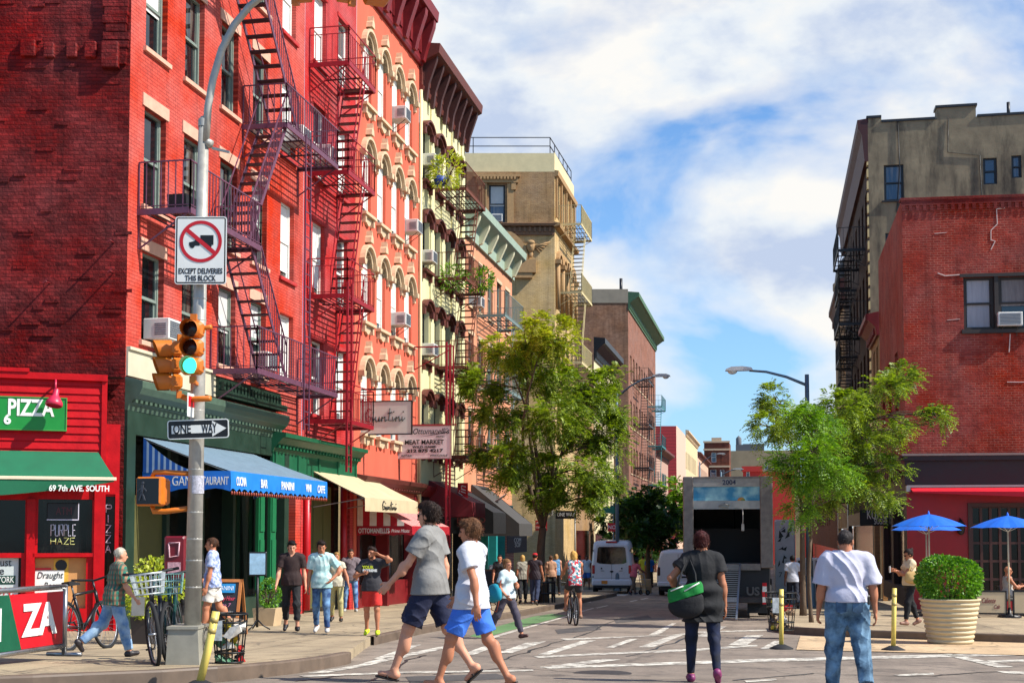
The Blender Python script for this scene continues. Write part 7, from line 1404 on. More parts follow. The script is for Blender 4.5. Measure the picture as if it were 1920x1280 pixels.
# bicycles
def bike(label, pr, pf, lean=0., basket=None, frame=(30, 32, 36), saddle=True, steer=0., r=.34, up=.0):
    """bicycle standing from rear contact pr towards front contact pf"""
    pr, pf = Vector(pr), Vector(pf); d = pf-pr; rz = math.atan2(d.y, d.x); t = thing('bicycle', label, 'bicycle', pr, rz); wb = 1.04
    t.rotation_euler = (lean, -math.atan2(d.z, math.hypot(d.x, d.y)), rz)
    mf = M('bike_frame_%d_%d_%d' % frame, frame, .35, .2, var=.1); mk = m_blkpl
    def whl(x, name, st=0.):
        o = MB(); o.tube([(r*math.cos(a), 0, r*math.sin(a)) for a in np.linspace(0, 2*math.pi, 41)[:-1]], .024, 6, closed=True); w = o.obj(name, m_tyre, t); w.location = (x, 0, r); w.rotation_euler = (0, 0, st)
        c = MB(); c.tube([((r-.03)*math.cos(a), 0, (r-.03)*math.sin(a)) for a in np.linspace(0, 2*math.pi, 33)[:-1]], .01, 4, closed=True)
        for k in range(20): a = 2*math.pi*k/20; c.bar((.02*math.cos(a), .02 if k % 2 else -.02, .02*math.sin(a)), ((r-.03)*math.cos(a), 0, (r-.03)*math.sin(a)), .002, n=3, caps=False)
        c.bar((0, -.05, 0), (0, .05, 0), .018, n=8); c.obj('rim', m_rim, w)
    whl(0, 'wheel'); whl(wb, 'wheel', steer)
    R0 = (0, 0, r); Fr = (wb, 0, r); BB = (.43, 0, .29); ST = (.26, 0, .78); HT = (.84, 0, .84); HB = (.88, 0, .66)
    b = MB()
    for p, q_, rr_ in ((BB, ST, .023), (ST, HT, .022), (BB, HB, .026), (HT, HB, .026), ): b.bar(p, q_, rr_, n=8)
    for s in (-.05, .05): b.bar((0, s, r), (.43, s*.6, .29), .01, n=6); b.bar((0, s, r), (.27, s*.3, .74), .009, n=6)
    b.obj('frame', mf, t); b = MB()
    for s in (-.05, .05): b.bar((.885, s, .64), (wb, s, r), .017, n=6)
    b.bar((.885, -.05, .65), (.885, .05, .65), .014, n=6); b.bar((.86, 0, .76), (.8, 0, .98), .016, n=8); b.obj('fork', mf, t)
    b = MB(); b.tube([(.72, -.3, 1.03), (.82, -.2, 1.02), (.83, 0, .99), (.82, .2, 1.02), (.72, .3, 1.03)], .017, 8); b.tube([(.84, .02, .98), (.95, .04, .8), (.88, 0, .66)], .006, 4); b.obj('handlebar', mk, t)
    b = MB(); b.prism([(-.14, 0), (-.16, .06), (-.1, .07), (.12, .05), (.13, .02)], -.06, .06); o = b.obj('saddle', mk, t, True); o.location = (.22, 0, .9); b = MB(); b.bar(ST, (.22, 0, .92), .014, n=8); b.obj('seat_post', m_rim, t)
    b = MB(); b.lathe([(.085, -.006), (.095, 0), (.085, .006)], 20); o = b.obj('chainring', mk, t); o.location = (.43, -.05, .29); o.rotation_euler = (R(90), 0, 0)
    b = MB(); b.bar((.43, -.06, .29), (.56, -.07, .18), .01); b.bar((.43, .06, .29), (.3, .07, .4), .01); b.box(.51, .61, -.16, -.07, .165, .185); b.box(.25, .35, .07, .16, .39, .41); b.tube([(.0, -.05, r+.04), (.43, -.05, .37)], .006, 4); b.tube([(0, -.05, r-.04), (.43, -.05, .21)], .006, 4); b.obj('crank', mk, t)
    if basket:
        b = MB(); bx, bw, bh = .98, .17, .2
        for z, k in ((.78, .8), (.85, .88), (.92, .95), (1.0, 1.0)): b.tube([(bx-.14*k, -bw*k, z), (bx+.14*k, -bw*k, z), (bx+.14*k, bw*k, z), (bx-.14*k, bw*k, z)], .007, 4, closed=True)
        for k in range(7): u = -1+2*k/6; b.bar((bx+.115*u, -bw*.8, .78), (bx+.14*u, -bw, 1.0), .004); b.bar((bx+.115*u, bw*.8, .78), (bx+.14*u, bw, 1.0), .004); b.bar((bx+.112, bw*.8*u, .78), (bx+.14, bw*u, 1.0), .004); b.bar((bx-.112, bw*.8*u, .78), (bx-.14, bw*u, 1.0), .004); b.bar((bx-.112, bw*.8*u, .78), (bx+.112, bw*.8*u, .78), .004)
        b.obj('basket', basket, t)
    return t
m_bsk = M('basket_white_wire', (200, 206, 204), .4, .3); m_bsk2 = M('basket_teal_wire', (150, 196, 186), .4, .2)
bike('black bicycle leaning along the pizza shop front behind the walking man', gnd(128, 1219, .15), gnd(240, 1210, .15), lean=R(-8), frame=(28, 22, 26))
bike('black bicycle with a white wire basket parked against the lamp post base', gnd(318, 1238, .15), gnd(272, 1256, .15), lean=R(7), basket=m_bsk, steer=R(18))
bike('dark green bicycle with a teal wire basket, nearer the lamp post', gnd(338, 1236, .15), gnd(299, 1257, .15), lean=R(4), basket=m_bsk2, frame=(20, 60, 54), steer=R(-10))
bike('bicycle parked against the black tree guard', gnd(1002, 1128, .15), gnd(1012, 1150, .15)+Vector((0, 6, 0)) if False else gnd(1002, 1128, .15)+Vector((.3, -1, .0)), lean=R(-6), frame=(150, 130, 150))
bike('bicycle by the kerb left of the tree guard', gnd(965, 1128, .15), gnd(965, 1128, .15)+Vector((-.2, -1, 0)), lean=R(6), frame=(40, 40, 46))
# ------------------------------------------------------------------ people: bodies and clothes grown as smooth blended surfaces
def rotm(ax, a):
    return np.array(Matrix.Rotation(a, 3, ax))
class Sdf:
    def __init__(s): s.p = []; s.sub = []; s.cut = []; s.nz = None
    def cap(s, a, b, r0, r1, k=.03, flat=0): s.p.append(('c', np.array(a, float), np.array(b, float), r0, r1, k, flat)); return s
    def ell(s, c, r, rot=None, k=.03): s.p.append(('e', np.array(c, float), np.array(r, float), rot, k)); return s
    def dig(s, c, r, k=.01): s.sub.append((np.array(c, float), r, k)); return s
    def mesh(s, name, res, mat, parent, kp=None):
        lo = np.full(3, 1e9); hi = -lo
        for q in s.p:
            if q[0] == 'c': m = max(q[3], q[4]); a, b = np.minimum(q[1], q[2])-m, np.maximum(q[1], q[2])+m
            else: m = q[2].max(); a, b = q[1]-m, q[1]+m
            lo = np.minimum(lo, a); hi = np.maximum(hi, b)
        lo -= .03; hi += .03; n = np.ceil((hi-lo)/res).astype(int)+1
        ax = [lo[i]+res*np.arange(n[i]) for i in range(3)]; D = np.full(n, .5, np.float32)
        def sub(a, b):
            i0 = np.maximum(0, np.floor((a-lo)/res).astype(int)); i1 = np.minimum(n, np.ceil((b-lo)/res).astype(int)+1); sl = tuple(slice(i0[k], i1[k]) for k in range(3))
            g = np.meshgrid(*[ax[k][sl[k]] for k in range(3)], indexing='ij', sparse=True); return sl, g
        for q in s.p:
            k = q[4] if q[0] == 'e' else q[5]; pad = k+.02
            if q[0] == 'c':
                _, a, b, r0, r1, k, flat = q; m = max(r0, r1)+pad; sl, (x, y, z) = sub(np.minimum(a, b)-m, np.maximum(a, b)+m); d = b-a; L2 = max(1e-9, d@d)
                t = np.clip(((x-a[0])*d[0]+(y-a[1])*d[1]+(z-a[2])*d[2])/L2, 0, 1)
                v = np.sqrt((x-a[0]-d[0]*t)**2+(y-a[1]-d[1]*t)**2+(z-a[2]-d[2]*t)**2)-(r0+(r1-r0)*t)
                if flat: L = math.sqrt(L2); v = np.maximum(v, ((x-b[0])*d[0]+(y-b[1])*d[1]+(z-b[2])*d[2])/L)
            else:
                _, c, r, rot, k = q; m = r.max()+pad; sl, (x, y, z) = sub(c-m, c+m); X, Y, Z = x-c[0], y-c[1], z-c[2]
                if rot is not None: X, Y, Z = [X*rot[0][i]+Y*rot[1][i]+Z*rot[2][i] for i in range(3)]
                k0 = np.sqrt((X/r[0])**2+(Y/r[1])**2+(Z/r[2])**2); k1 = np.sqrt((X/r[0]**2)**2+(Y/r[1]**2)**2+(Z/r[2]**2)**2)+1e-6; v = k0*(k0-1)/k1
            o = D[sl]; h = np.maximum(k-np.abs(o-v), 0)/k; D[sl] = np.minimum(o, v)-h*h*k*.25
        for c, r, k in s.sub:
            sl, (x, y, z) = sub(c-r-k-.02, c+r+k+.02); v = r-np.sqrt((x-c[0])**2+(y-c[1])**2+(z-c[2])**2); o = D[sl]; h = np.maximum(k-np.abs(o-v), 0)/k; D[sl] = np.maximum(o, v)+h*h*k*.25
        g = np.meshgrid(*ax, indexing='ij', sparse=True)
        if s.nz: D = D+s.nz(*g).astype(np.float32)
        for fn in s.cut: D = np.maximum(D, fn(*g))
        return snets(name, D, lo, res, mat, parent)
def snets(name, D, lo, res, mat, parent):
    D = np.pad(D, 1, constant_values=.5); lo = lo-res; S = D < 0; n = np.array(D.shape)
    c = np.zeros(n-1, np.int16)
    for i in (0, 1):
        for j in (0, 1):
            for k in (0, 1): c += S[i:n[0]-1+i, j:n[1]-1+j, k:n[2]-1+k]
    act = (c > 0) & (c < 8); I = np.argwhere(act); idx = np.full(n-1, -1, np.int64); idx[act] = np.arange(len(I))
    acc = np.zeros((len(I), 3)); cnt = np.zeros(len(I))
    for a in range(3):
        for u in (0, 1):
            for v in (0, 1):
                o = [0, 0, 0]; b_, c_ = [i for i in range(3) if i != a]; o[b_] = u; o[c_] = v; e = list(o); e[a] = 1
                d0 = D[I[:, 0]+o[0], I[:, 1]+o[1], I[:, 2]+o[2]]; d1 = D[I[:, 0]+e[0], I[:, 1]+e[1], I[:, 2]+e[2]]; m = (d0 < 0) != (d1 < 0)
                t = d0[m]/(d0[m]-d1[m]); p = np.tile(np.array(o, float), (m.sum(), 1)); p[:, a] = t; acc[m] += p; cnt[m] += 1
    V = lo+(I+acc/np.maximum(cnt, 1)[:, None])*res; F = []
    for a in range(3):
        b_, c_ = (a+1) % 3, (a+2) % 3; sl0 = [slice(1, -1)]*3; sl1 = [slice(1, -1)]*3; sl0[a] = slice(0, -1); sl1[a] = slice(1, None)
        A, B = S[tuple(sl0)], S[tuple(sl1)]; E = np.argwhere(A != B); off = np.array([1, 1, 1]); off[a] = 0; E = E+off; ins = S[E[:, 0], E[:, 1], E[:, 2]]
        q = []
        for du, dv in ((-1, -1), (0, -1), (0, 0), (-1, 0)): P = E.copy(); P[:, b_] += du; P[:, c_] += dv; q.append(idx[P[:, 0], P[:, 1], P[:, 2]])
        q = np.stack(q, 1); q[~ins] = q[~ins][:, ::-1]; F.append(q)
    F = np.concatenate(F); F = F[(F >= 0).all(1)]
    return mesh_np(name, V, F, mat, parent, True)
def pattern(name, kind, ca, cb, cc=None, sc=20.):
    if name in _mats: return _mats[name]
    m = bpy.data.materials.new(name); m.use_nodes = True; nt = m.node_tree; b = nt.nodes['Principled BSDF']; tc = nd(nt, 'ShaderNodeTexCoord'); v = tc.outputs['Object']
    if kind == 'plaid':
        sp = nd(nt, 'ShaderNodeSeparateXYZ'); nt.links.new(v, sp.inputs[0]); c = None
        fx = math_(nt, 'LESS_THAN', math_(nt, 'FRACT', math_(nt, 'MULTIPLY', math_(nt, 'ADD', sp.outputs[0], sp.outputs[1]), sc)), .45); fz = math_(nt, 'LESS_THAN', math_(nt, 'FRACT', math_(nt, 'MULTIPLY', sp.outputs[2], sc)), .45)
        c = mixc(nt, math_(nt, 'MULTIPLY', fz, .55), mixc(nt, fx, lin(ca), lin(cb)), lin(cc or cb))
    elif kind == 'floral':
        vo = nd(nt, 'ShaderNodeTexVoronoi', Scale=sc); nt.links.new(v, vo.inputs['Vector']); sp = nd(nt, 'ShaderNodeSeparateColor'); nt.links.new(vo.outputs['Color'], sp.inputs[0])
        c = mixc(nt, math_(nt, 'GREATER_THAN', sp.outputs[0], .35), lin(ca), mixc(nt, math_(nt, 'GREATER_THAN', sp.outputs[1], .5), lin(cb), lin(cc)))
    else:
        n = nd(nt, 'ShaderNodeTexNoise', Scale=sc, Detail=3); nt.links.new(v, n.inputs['Vector']); c = mixc(nt, ramp(nt, n.outputs[0], [(.45, 0), (.55, 1)]), lin(ca), lin(cb))
    nt.links.new(c, b.inputs['Base Color']); b.inputs['Roughness'].default_value = .85; _mats[name] = m; return m
def cloth(name, col, var=.1, rough=.85): return M(name, col, rough, var=var, scale=7, bump=.25, bscale=26)
def denim(name, col, pale):
    if name in _mats: return _mats[name]
    m = bpy.data.materials.new(name); m.use_nodes = True; nt = m.node_tree; b = nt.nodes['Principled BSDF']; tc = nd(nt, 'ShaderNodeTexCoord'); n = nd(nt, 'ShaderNodeTexNoise', Scale=5.5, Detail=5, Roughness=.6); nt.links.new(tc.outputs['Object'], n.inputs['Vector'])
    nt.links.new(mixc(nt, ramp(nt, n.outputs[0], [(.38, 0), (.68, 1)]), lin(col), lin(pale)), b.inputs['Base Color']); b.inputs['Roughness'].default_value = .9; _mats[name] = m; return m
SK = {'fair': (206, 146, 116), 'tan': (182, 118, 86), 'olive': (166, 108, 78), 'brown': (118, 74, 54)}
def skin(k): return M('skin_'+k, SK[k], .55, var=.1, scale=5, spec=.35)
def person(label, loc, face, H=1.75, w=1., fem=False, legs=((8, 2, 4), (-8, 2, 8)), arms=((10, 8, 15, 0), (-8, 8, 15, 0)), lean=0, head=(0, 0), sk='fair', hair=('short', (40, 26, 18)), top=None, bot=None, shoe=((40, 34, 30), 'shoe'), res=.009, pelvis=None, ik=(None, None), gl=False, group=None, foot=(None, None), beard=None):
    d = Vector(face); rz = math.atan2(-d.x, d.y); t = thing('person', label, 'person', loc, rz, group); K = H/1.75; wt = w; W2 = 1+(w-1)*.6
    s_ = np.array([0, math.sin(R(lean)), math.cos(R(lean))]); HW = .1 if fem else .09; SW = (.165 if fem else .19)*(1+(w-1)*.42)
    # legs
    J = []
    for i, sd in enumerate((-1, 1)):
        fl, ab, kn = legs[i]; h = np.array([sd*HW*W2, 0, -.03]); td = np.array([sd*math.sin(R(ab)), math.sin(R(fl))*math.cos(R(ab)), -math.cos(R(fl))*math.cos(R(ab))]); k = h+td*.43; a2 = R(fl-kn); td2 = np.array([sd*math.sin(R(ab))*.6, math.sin(a2), -math.cos(a2)]); td2 /= np.linalg.norm(td2); a = k+td2*.42
        fp = foot[i] if foot[i] is not None else (max(-55, (fl-kn)*1.2) if fl-kn < -12 else max(0, (fl-kn)*.6)); fd = np.array([sd*.12, math.cos(R(fp)), math.sin(R(fp))]); fd /= np.linalg.norm(fd); up = np.cross(np.array([1., 0, 0]), fd); J.append((h, k, a, fd, up))
    low = min(min((a-up*.085-fd*.05)[2], (a-up*.085+fd*.15)[2]) for h, k, a, fd, up in J); P = np.array([0, 0, -low if pelvis is None else pelvis/K])
    J = [(h+P, k+P, a+P, fd, up) for h, k, a, fd, up in J]; C_ = P+s_*.30; N = P+s_*.515; SH = P+s_*.455
    rx = rotm('X', -R(lean)); hy, hp = head; Rh = rotm('Z', R(hy)) @ rotm('X', R(hp)) @ rotm('X', -R(lean*.6)); Hc = N+s_*.06+np.array([0, .022+.02*math.sin(R(lean)), .085])
    hh = lambda v: Hc+Rh @ np.array(v, float)
    A = []
    for i, sd in enumerate((-1, 1)):
        sh = SH+np.array([sd*SW, 0, -.015]); fl, ab, el, inw = arms[i]; fl += lean*.0
        if ik[i] is not None:
            tg = np.array(ik[i][0], float)+SH; pole = np.array(ik[i][1], float); v = tg-sh; L = min(np.linalg.norm(v), .535); v = v/np.linalg.norm(v); a_, b_ = .285, .255; ca = (a_*a_+L*L-b_*b_)/(2*a_*L); ca = max(-1, min(1, ca)); pn = pole-v*(pole@v); pn /= np.linalg.norm(pn); e = sh+v*a_*ca+pn*a_*math.sqrt(1-ca*ca); wr = sh+v*L
        else:
            u = np.array([sd*math.sin(R(ab)), math.sin(R(fl))*math.cos(R(ab)), -math.cos(R(fl))*math.cos(R(ab))]); e = sh+u*.285; f2 = R(fl+el); u2 = np.array([sd*math.sin(R(ab*.7-inw)), math.sin(f2), -math.cos(f2)]); u2 /= np.linalg.norm(u2); wr = e+u2*.255
        A.append((sh, e, wr))
    sc = lambda v: np.asarray(v)*K
    def S(): return Sdf()
    def T(s, m, waist=True):   # torso volumes, inflated by m
        dp = 1+(w-1)*1.1; b = .0 if not fem else .012
        s.ell(sc(P+s_*.0), sc(np.array([(.155+b*1.5)*W2, .112*dp, .125])+m), rx, .05*K); s.ell(sc(P+s_*.14+np.array([0, .012*(w-1)*4, 0])), sc(np.array([(.135-b)*W2, .098*dp, .14])+m), rx, .06*K)
        s.ell(sc(C_+np.array([0, .0, 0])), sc(np.array([.158*W2, .108*dp, .17])+m), rx, .06*K); s.ell(sc(P+s_*.4), sc(np.array([.15*W2, .092*dp, .085])+m), rx, .05*K)
        s.cap(sc(SH-np.array([SW*.9, 0, .0])), sc(SH+np.array([SW*.9, 0, 0])), K*(.06*W2**.5+m), K*(.06*W2**.5+m), .05*K)
        for sd in (-1, 1): s.cap(sc(N+s_*.0+np.array([sd*.04, 0, 0])), sc(SH+np.array([sd*SW*.85, -.005, .02])), K*(.05+m), K*(.04+m), .05*K)
        if fem:
            for sd in (-1, 1): s.ell(sc(C_+s_*.06+np.array([sd*.07, .085*dp, 0])), sc(np.array([.062, .05, .06])+m), rx, .04*K)
        return s
    # ---- body
    s = T(S(), 0); lw = W2
    for h, k, a, fd, up in J:
        s.cap(sc(h), sc(k), K*.086*lw, K*.056*lw**.5, .05*K); s.cap(sc(k), sc(a), K*.053*lw**.5, K*.034, .03*K); cd = (a-k)/np.linalg.norm(a-k); back = np.array([0, -1, 0.])-cd*(-cd[1]); s.ell(sc(k+(a-k)*.32+back*.018), K*np.array([.05, .052, .11])*lw**.5, None, .04*K)
        s.ell(sc(k+(k-h)*.0+np.array([0, .012, 0])), K*np.array([.05, .05, .055]), None, .03*K); s.cap(sc(a), sc(a-up*.04-fd*.035), K*.034, K*.033, .02*K); s.cap(sc(a-up*.05-fd*.02), sc(a-up*.062+fd*.13), K*.034, K*.024, .03*K)
    for i, (sh, e, wr) in enumerate(A):
        sd = (-1, 1)[i]; aw = W2; s.ell(sc(sh), K*np.array([.062, .062, .07])*aw**.5, None, .04*K); s.cap(sc(sh), sc(e), K*.049*aw, K*.038*aw**.7, .03*K); fdv = (wr-e)/np.linalg.norm(wr-e); s.cap(sc(e), sc(wr), K*.038*aw**.7, K*.026, .02*K); s.ell(sc(e+fdv*.07), K*np.array([.042, .042, .07])*aw**.5, None, .03*K)
        nm = np.array([-sd*1., .15, 0]); nm = nm-fdv*(nm@fdv); nm /= np.linalg.norm(nm); th = np.cross(nm, fdv)*(-sd); th /= np.linalg.norm(th)
        if th[1]+th[2]*.5 < 0: th = -th
        Rm = np.stack([th, nm, fdv], 1); pc = wr+fdv*.05; s.ell(sc(pc), K*np.array([.041, .017, .052]), Rm, .015*K)
        fr_ = .0085 if res < .0095 else .0105
        for fi, (o, L) in enumerate(((.03, .068), (.011, .078), (-.009, .073), (-.028, .056))):
            b0 = wr+fdv*.088+th*o; c1 = .35+.12*fi; d1 = fdv*math.cos(c1*.5)+nm*math.sin(c1*.5); d2 = fdv*math.cos(c1*1.7)+nm*math.sin(c1*1.7); m1 = b0+d1*L*.55; s.cap(sc(b0), sc(m1), K*fr_, K*fr_*.95, .006); s.cap(sc(m1), sc(m1+d2*L*.5), K*fr_*.95, K*fr_*.8, .004)
        tb = wr+fdv*.03+th*.032; tm = tb+(fdv*.7+th*.6+nm*.25)*.035; s.cap(sc(tb), sc(tm), K*.013, K*.011, .008); s.cap(sc(tm), sc(tm+(fdv*.9+th*.15+nm*.4)*.03), K*.0105, K*.0085, .004)
    s.cap(sc(N-s_*.02), sc(hh((0, -.022, -.06))), K*.058*w**.4, K*.055*w**.4, .03*K)
    E = lambda c, r, k=.02: s.ell(sc(hh(c)), K*np.array(r), Rh, k*K)
    E((0, -.012, .025), (.074, .094, .088)); E((0, .022, -.03), (.062*w**.4, .068, .085), .03); E((0, .05, -.085), (.036, .032, .027), .03); E((0, .075, .02), (.05, .02, .013), .015)
    s.cap(sc(hh((0, .088, .004))), sc(hh((0, .106, -.034))), K*.010, K*.0155, .012*K); E((0, .083, -.06), (.024, .014, .009), .01)
    for sd in (-1, 1): E((sd*.077, -.006, -.012), (.011, .024, .033), .008); s.dig(sc(hh((sd*.031, .098, .0))), K*.017, .01)
    body = s.mesh('body', res, skin(sk), t)
    for sd in (-1, 1): b = MB(); b.ball(tuple(sc(hh((sd*.031, .082, .0)))), K*.011, 8, 6); b.obj('eye', M('eye_dark', (34, 26, 24), .2), t)
    if res < .0115:
        bm_ = MB(); hc_ = hair[1] if hair[0] != 'bald' else (60, 44, 36)
        for sd in (-1, 1): bm_.bar(sc(hh((sd*.014, .093, .026))), sc(hh((sd*.048, .08, .024))), .0045*K, .003*K, n=5)
        bm_.obj('eyebrows', M('brow_%d_%d_%d' % hc_, tuple(int(v*.7) for v in hc_), .8), t); bm_ = MB(); bm_.bar(sc(hh((-.02, .095, -.061))), sc(hh((.02, .095, -.061))), .003*K, n=5); bm_.obj('mouth', M('lip_line', (110, 52, 46), .6), t)
    # ---- clothes
    rs = res*1.15; rr = random.Random(label); ph = [rr.uniform(0, 6.28) for _ in range(6)]
    def folds(a):
        def rg(v): return 1-2*np.sqrt(np.abs(np.sin(v))+1e-4)
        def f(x, y, z):
            wv = 1.3*np.sin(6*x+4*z+ph[1])+.8*np.sin(9*y-5*z+ph[5]); m1 = .5+.5*np.sin(5*z+7*x+ph[2]+wv); m2 = .5+.5*np.sin(6*x-4*z+8*y+ph[3])
            return -a*(.55*(rg(17*z+21*x+8*y+ph[0]+2*wv)+1)*m1+.55*(rg(24*x-13*z+17*y+ph[4]-2*wv)+1)*m2)+a*.25*np.sin(44*z+19*x+2*wv+ph[1])*m2
        return f
    if top:
        s = T(S(), top.get('m', .014)); hem = P+s_*top.get('hem', -.1); lo_ = top.get('loose', .02); dp = 1+(w-1)*1.1
        for f in (0., .5, 1.): c = (P+s_*.1)*(1-f)+(hem)*f; s.ell(sc(c), K*np.array([(.155+(.018 if fem else 0))*W2+lo_, .118*dp+lo_, .1]), rx, .05*K)
        if top.get('hem', -.1) < 0 and bot:
            for h, k, a, fd, up in J: r0 = bot.get('r', (.096,))[0]; s.cap(sc(h+s_*.05), sc(h+(k-h)*.22), K*(r0*W2+.012), K*(r0*W2+.01), .05*K)
        sl = top.get('sleeve', .55)
        for sh, e, wr in A:
            if sl <= 0: continue
            q1 = sh+(e-sh)*min(1, sl); r = top.get('sr', .068)*W2
            s.cap(sc(sh), sc(q1), K*r, K*(r+top.get('flare', .006)), .03*K, 1 if sl <= 1 else 0)
            if sl > 1: s.cap(sc(e), sc(e+(wr-e)*(sl-1)), K*(r*.85), K*r*.75, .02*K, 1)
        s.nz = folds(top.get('fold', .012)*K); hz_ = sc(hem); nn = sc(N-s_*top.get('neck', .0)); vn = s_
        s.cut = [lambda x, y, z: (hz_-0)[1]*vn[1]+hz_[2]*vn[2]-(y*vn[1]+z*vn[2]), lambda x, y, z: (y*vn[1]+z*vn[2])-(nn[1]*vn[1]+nn[2]*vn[2])-.05*K, lambda x, y, z: -np.maximum(np.sqrt(x*x+(y-nn[1]-.012*K)**2)-.07*K*w**.4, (nn[1]*vn[1]+nn[2]*vn[2])-.012*K-(y*vn[1]+z*vn[2])-.35*(y-nn[1]))]
        if sl <= 0: aw_ = K*SW*.98; s.cut.append(lambda x, y, z: np.abs(x)-aw_+0*y*z)
        s.mesh(top.get('name', 'shirt'), rs, top['mat'], t)
        if top.get('collar'): c = S(); c.cap(sc(N-s_*.005), sc(N+s_*.035), K*.073, K*.069, .01, 1); c.cut = [lambda x, y, z: (sc(N-s_*.012)[2])-z+0*x*y]; c.mesh('collar', rs, top['mat'], t)
    if bot:
        s = S(); m = bot.get('m', .012); ln = bot.get('len', 1.9); dp = 1+(w-1)*1.1; fb = .018 if fem else 0
        s.ell(sc(P), K*np.array([(.155+fb)*W2+m, .115*dp+m, .135]), rx, .05*K); s.ell(sc(P+s_*.08), K*np.array([(.145)*W2+m*.8, .105*dp+m, .1]), rx, .05*K)
        for h, k, a, fd, up in J:
            r = bot.get('r', (.096, .066, .052)); 
            if ln <= 1: q1 = h+(k-h)*ln; s.cap(sc(h), sc(q1), K*r[0]*W2, K*(r[0]+(r[1]-r[0])*ln)*W2, .05*K, 1)
            else:
                cd = (a-k)/np.linalg.norm(a-k); back = np.array([0, -1, 0.])-cd*(-cd[1]); mm = min(.014, max(.007, r[1]-.056)); s.ell(sc(k+(a-k)*.32+back*.018), K*(np.array([.05, .052, .11])*W2**.5+mm), None, .04*K); s.ell(sc(k+np.array([0, .012, 0])), K*(np.array([.05, .05, .055])*W2**.2+mm), None, .03*K)
                s.cap(sc(h), sc(k), K*r[0]*W2, K*max(r[1], .056+mm)*W2**.5, .05*K); s.cap(sc(k), sc(k+(a-k)*(ln-1)), K*max(r[1], .053+mm)*W2**.5, K*r[2]*W2**.3, .02*K, 1)
        s.nz = folds(bot.get('fold', .01)*K); wz = sc(P+s_*bot.get('waist', .1)); vn = s_; s.cut = [lambda x, y, z: (y*vn[1]+z*vn[2])-(wz[1]*vn[1]+wz[2]*vn[2])]
        s.mesh(bot.get('name', 'trousers'), rs, bot['mat'], t)
    if shoe:
        ms = M('shoe_%d_%d_%d' % shoe[0], shoe[0], .5, var=.1)
        for h, k, a, fd, up in J:
            if shoe[1] == 'sandal':
                b = MB(); x = np.array([1., 0, 0]); o = a-up*.088
                L_ = [o+fd*yy+x*xx for yy, xx in ((-.06, -.03), (-.06, .03), (.08, .045), (.16, .03), (.165, -.02), (.08, -.045))]; b.add([sc(p) for p in L_]+[sc(p-up*.016) for p in L_], [(5, 4, 3, 2, 1, 0), (6, 7, 8, 9, 10, 11)]+[(i, (i+1) % 6, (i+1) % 6+6, i+6) for i in range(6)]); b.tube([sc(o+fd*.03-x*.045), sc(o+fd*.07+up*.05), sc(o+fd*.12+up*.03), sc(o+fd*.07+up*.052), sc(o+fd*.03+x*.045)], .008, 5); b.obj('sandal', ms, t); continue
            s = S(); s.cap(sc(a-up*.045-fd*.04), sc(a-up*.055+fd*.12), K*.047, K*.036, .03); s.cap(sc(a-up*.055), sc(a-up*.0), K*.047, K*.046, .02, 1); z0 = sc(a-up*.092); s.cut = [lambda x, y, z, z0=z0, up=up: (z0[1]*up[1]+z0[2]*up[2])-(y*up[1]+z*up[2])+0*x]; s.mesh('shoe', rs*.9, ms, t)
    # ---- hair
    hs, hcol = hair; mh = M('hair_%d_%d_%d' % hcol, hcol, .6, spec=.2, var=.45, scale=26, stretch=(1, 1, .35), bump=.6, bscale=60)
    if hs != 'bald':
        s = S(); E2 = lambda c, r, k=.03: s.ell(sc(hh(c)), K*np.array(r), Rh, k*K); v = {'short': .012, 'full': .022, 'crop': .007}.get(hs, .014)
        E2((0, -.014, .03), (.074+v, .094+v, .088+v)); 
        if hs in ('full', 'quiff'): E2((0, .05, .095), (.058, .05, .035)); E2((0, -.04, -.02), (.076, .07, .06))
        if hs == 'bun': s.ell(sc(hh((0, -.115, .07))), K*np.array([.045, .042, .045]), None, .01); E2((0, -.03, -.02), (.078, .08, .07))
        if hs == 'bob': E2((0, -.03, -.05), (.088, .085, .095), .04)
        if hs == 'long': s.cap(sc(hh((0, -.06, 0))), sc(hh((0, -.1, -.22))), K*.075, K*.05, .04)
        if hs == 'pony': s.cap(sc(hh((0, -.11, .04))), sc(hh((0, -.14, -.1))), K*.028, K*.018, .01)
        Ri = Rh.T; Hk = sc(Hc); zl = {'crop': -.045, 'short': -.06, 'full': -.075, 'quiff': -.065}.get(hs, -.14 if hs in ('bob',) else -.4 if hs in ('long', 'pony', 'bun') else -.06)
        def kp(x, y, z):
            X, Y, Z = x-Hk[0], y-Hk[1], z-Hk[2]; yy = Ri[1][0]*X+Ri[1][1]*Y+Ri[1][2]*Z; zz = Ri[2][0]*X+Ri[2][1]*Y+Ri[2][2]*Z
            return np.maximum(np.minimum(np.minimum(yy-.028*K, .062*K-zz), np.maximum(yy+.022*K, -.0*K-zz) if hs in ('short', 'full', 'crop', 'quiff') else 9.), zl*K-zz)
        s.cut = [kp]; ha = .0042 if hs in ('full', 'quiff') else .003; s.nz = lambda x, y, z: K*ha*(np.sin(70*x+20*z)*np.sin(60*y+33*z)+np.sin(38*x-25*y+ph[5])); ho_ = s.mesh('hair', res, mh, t)
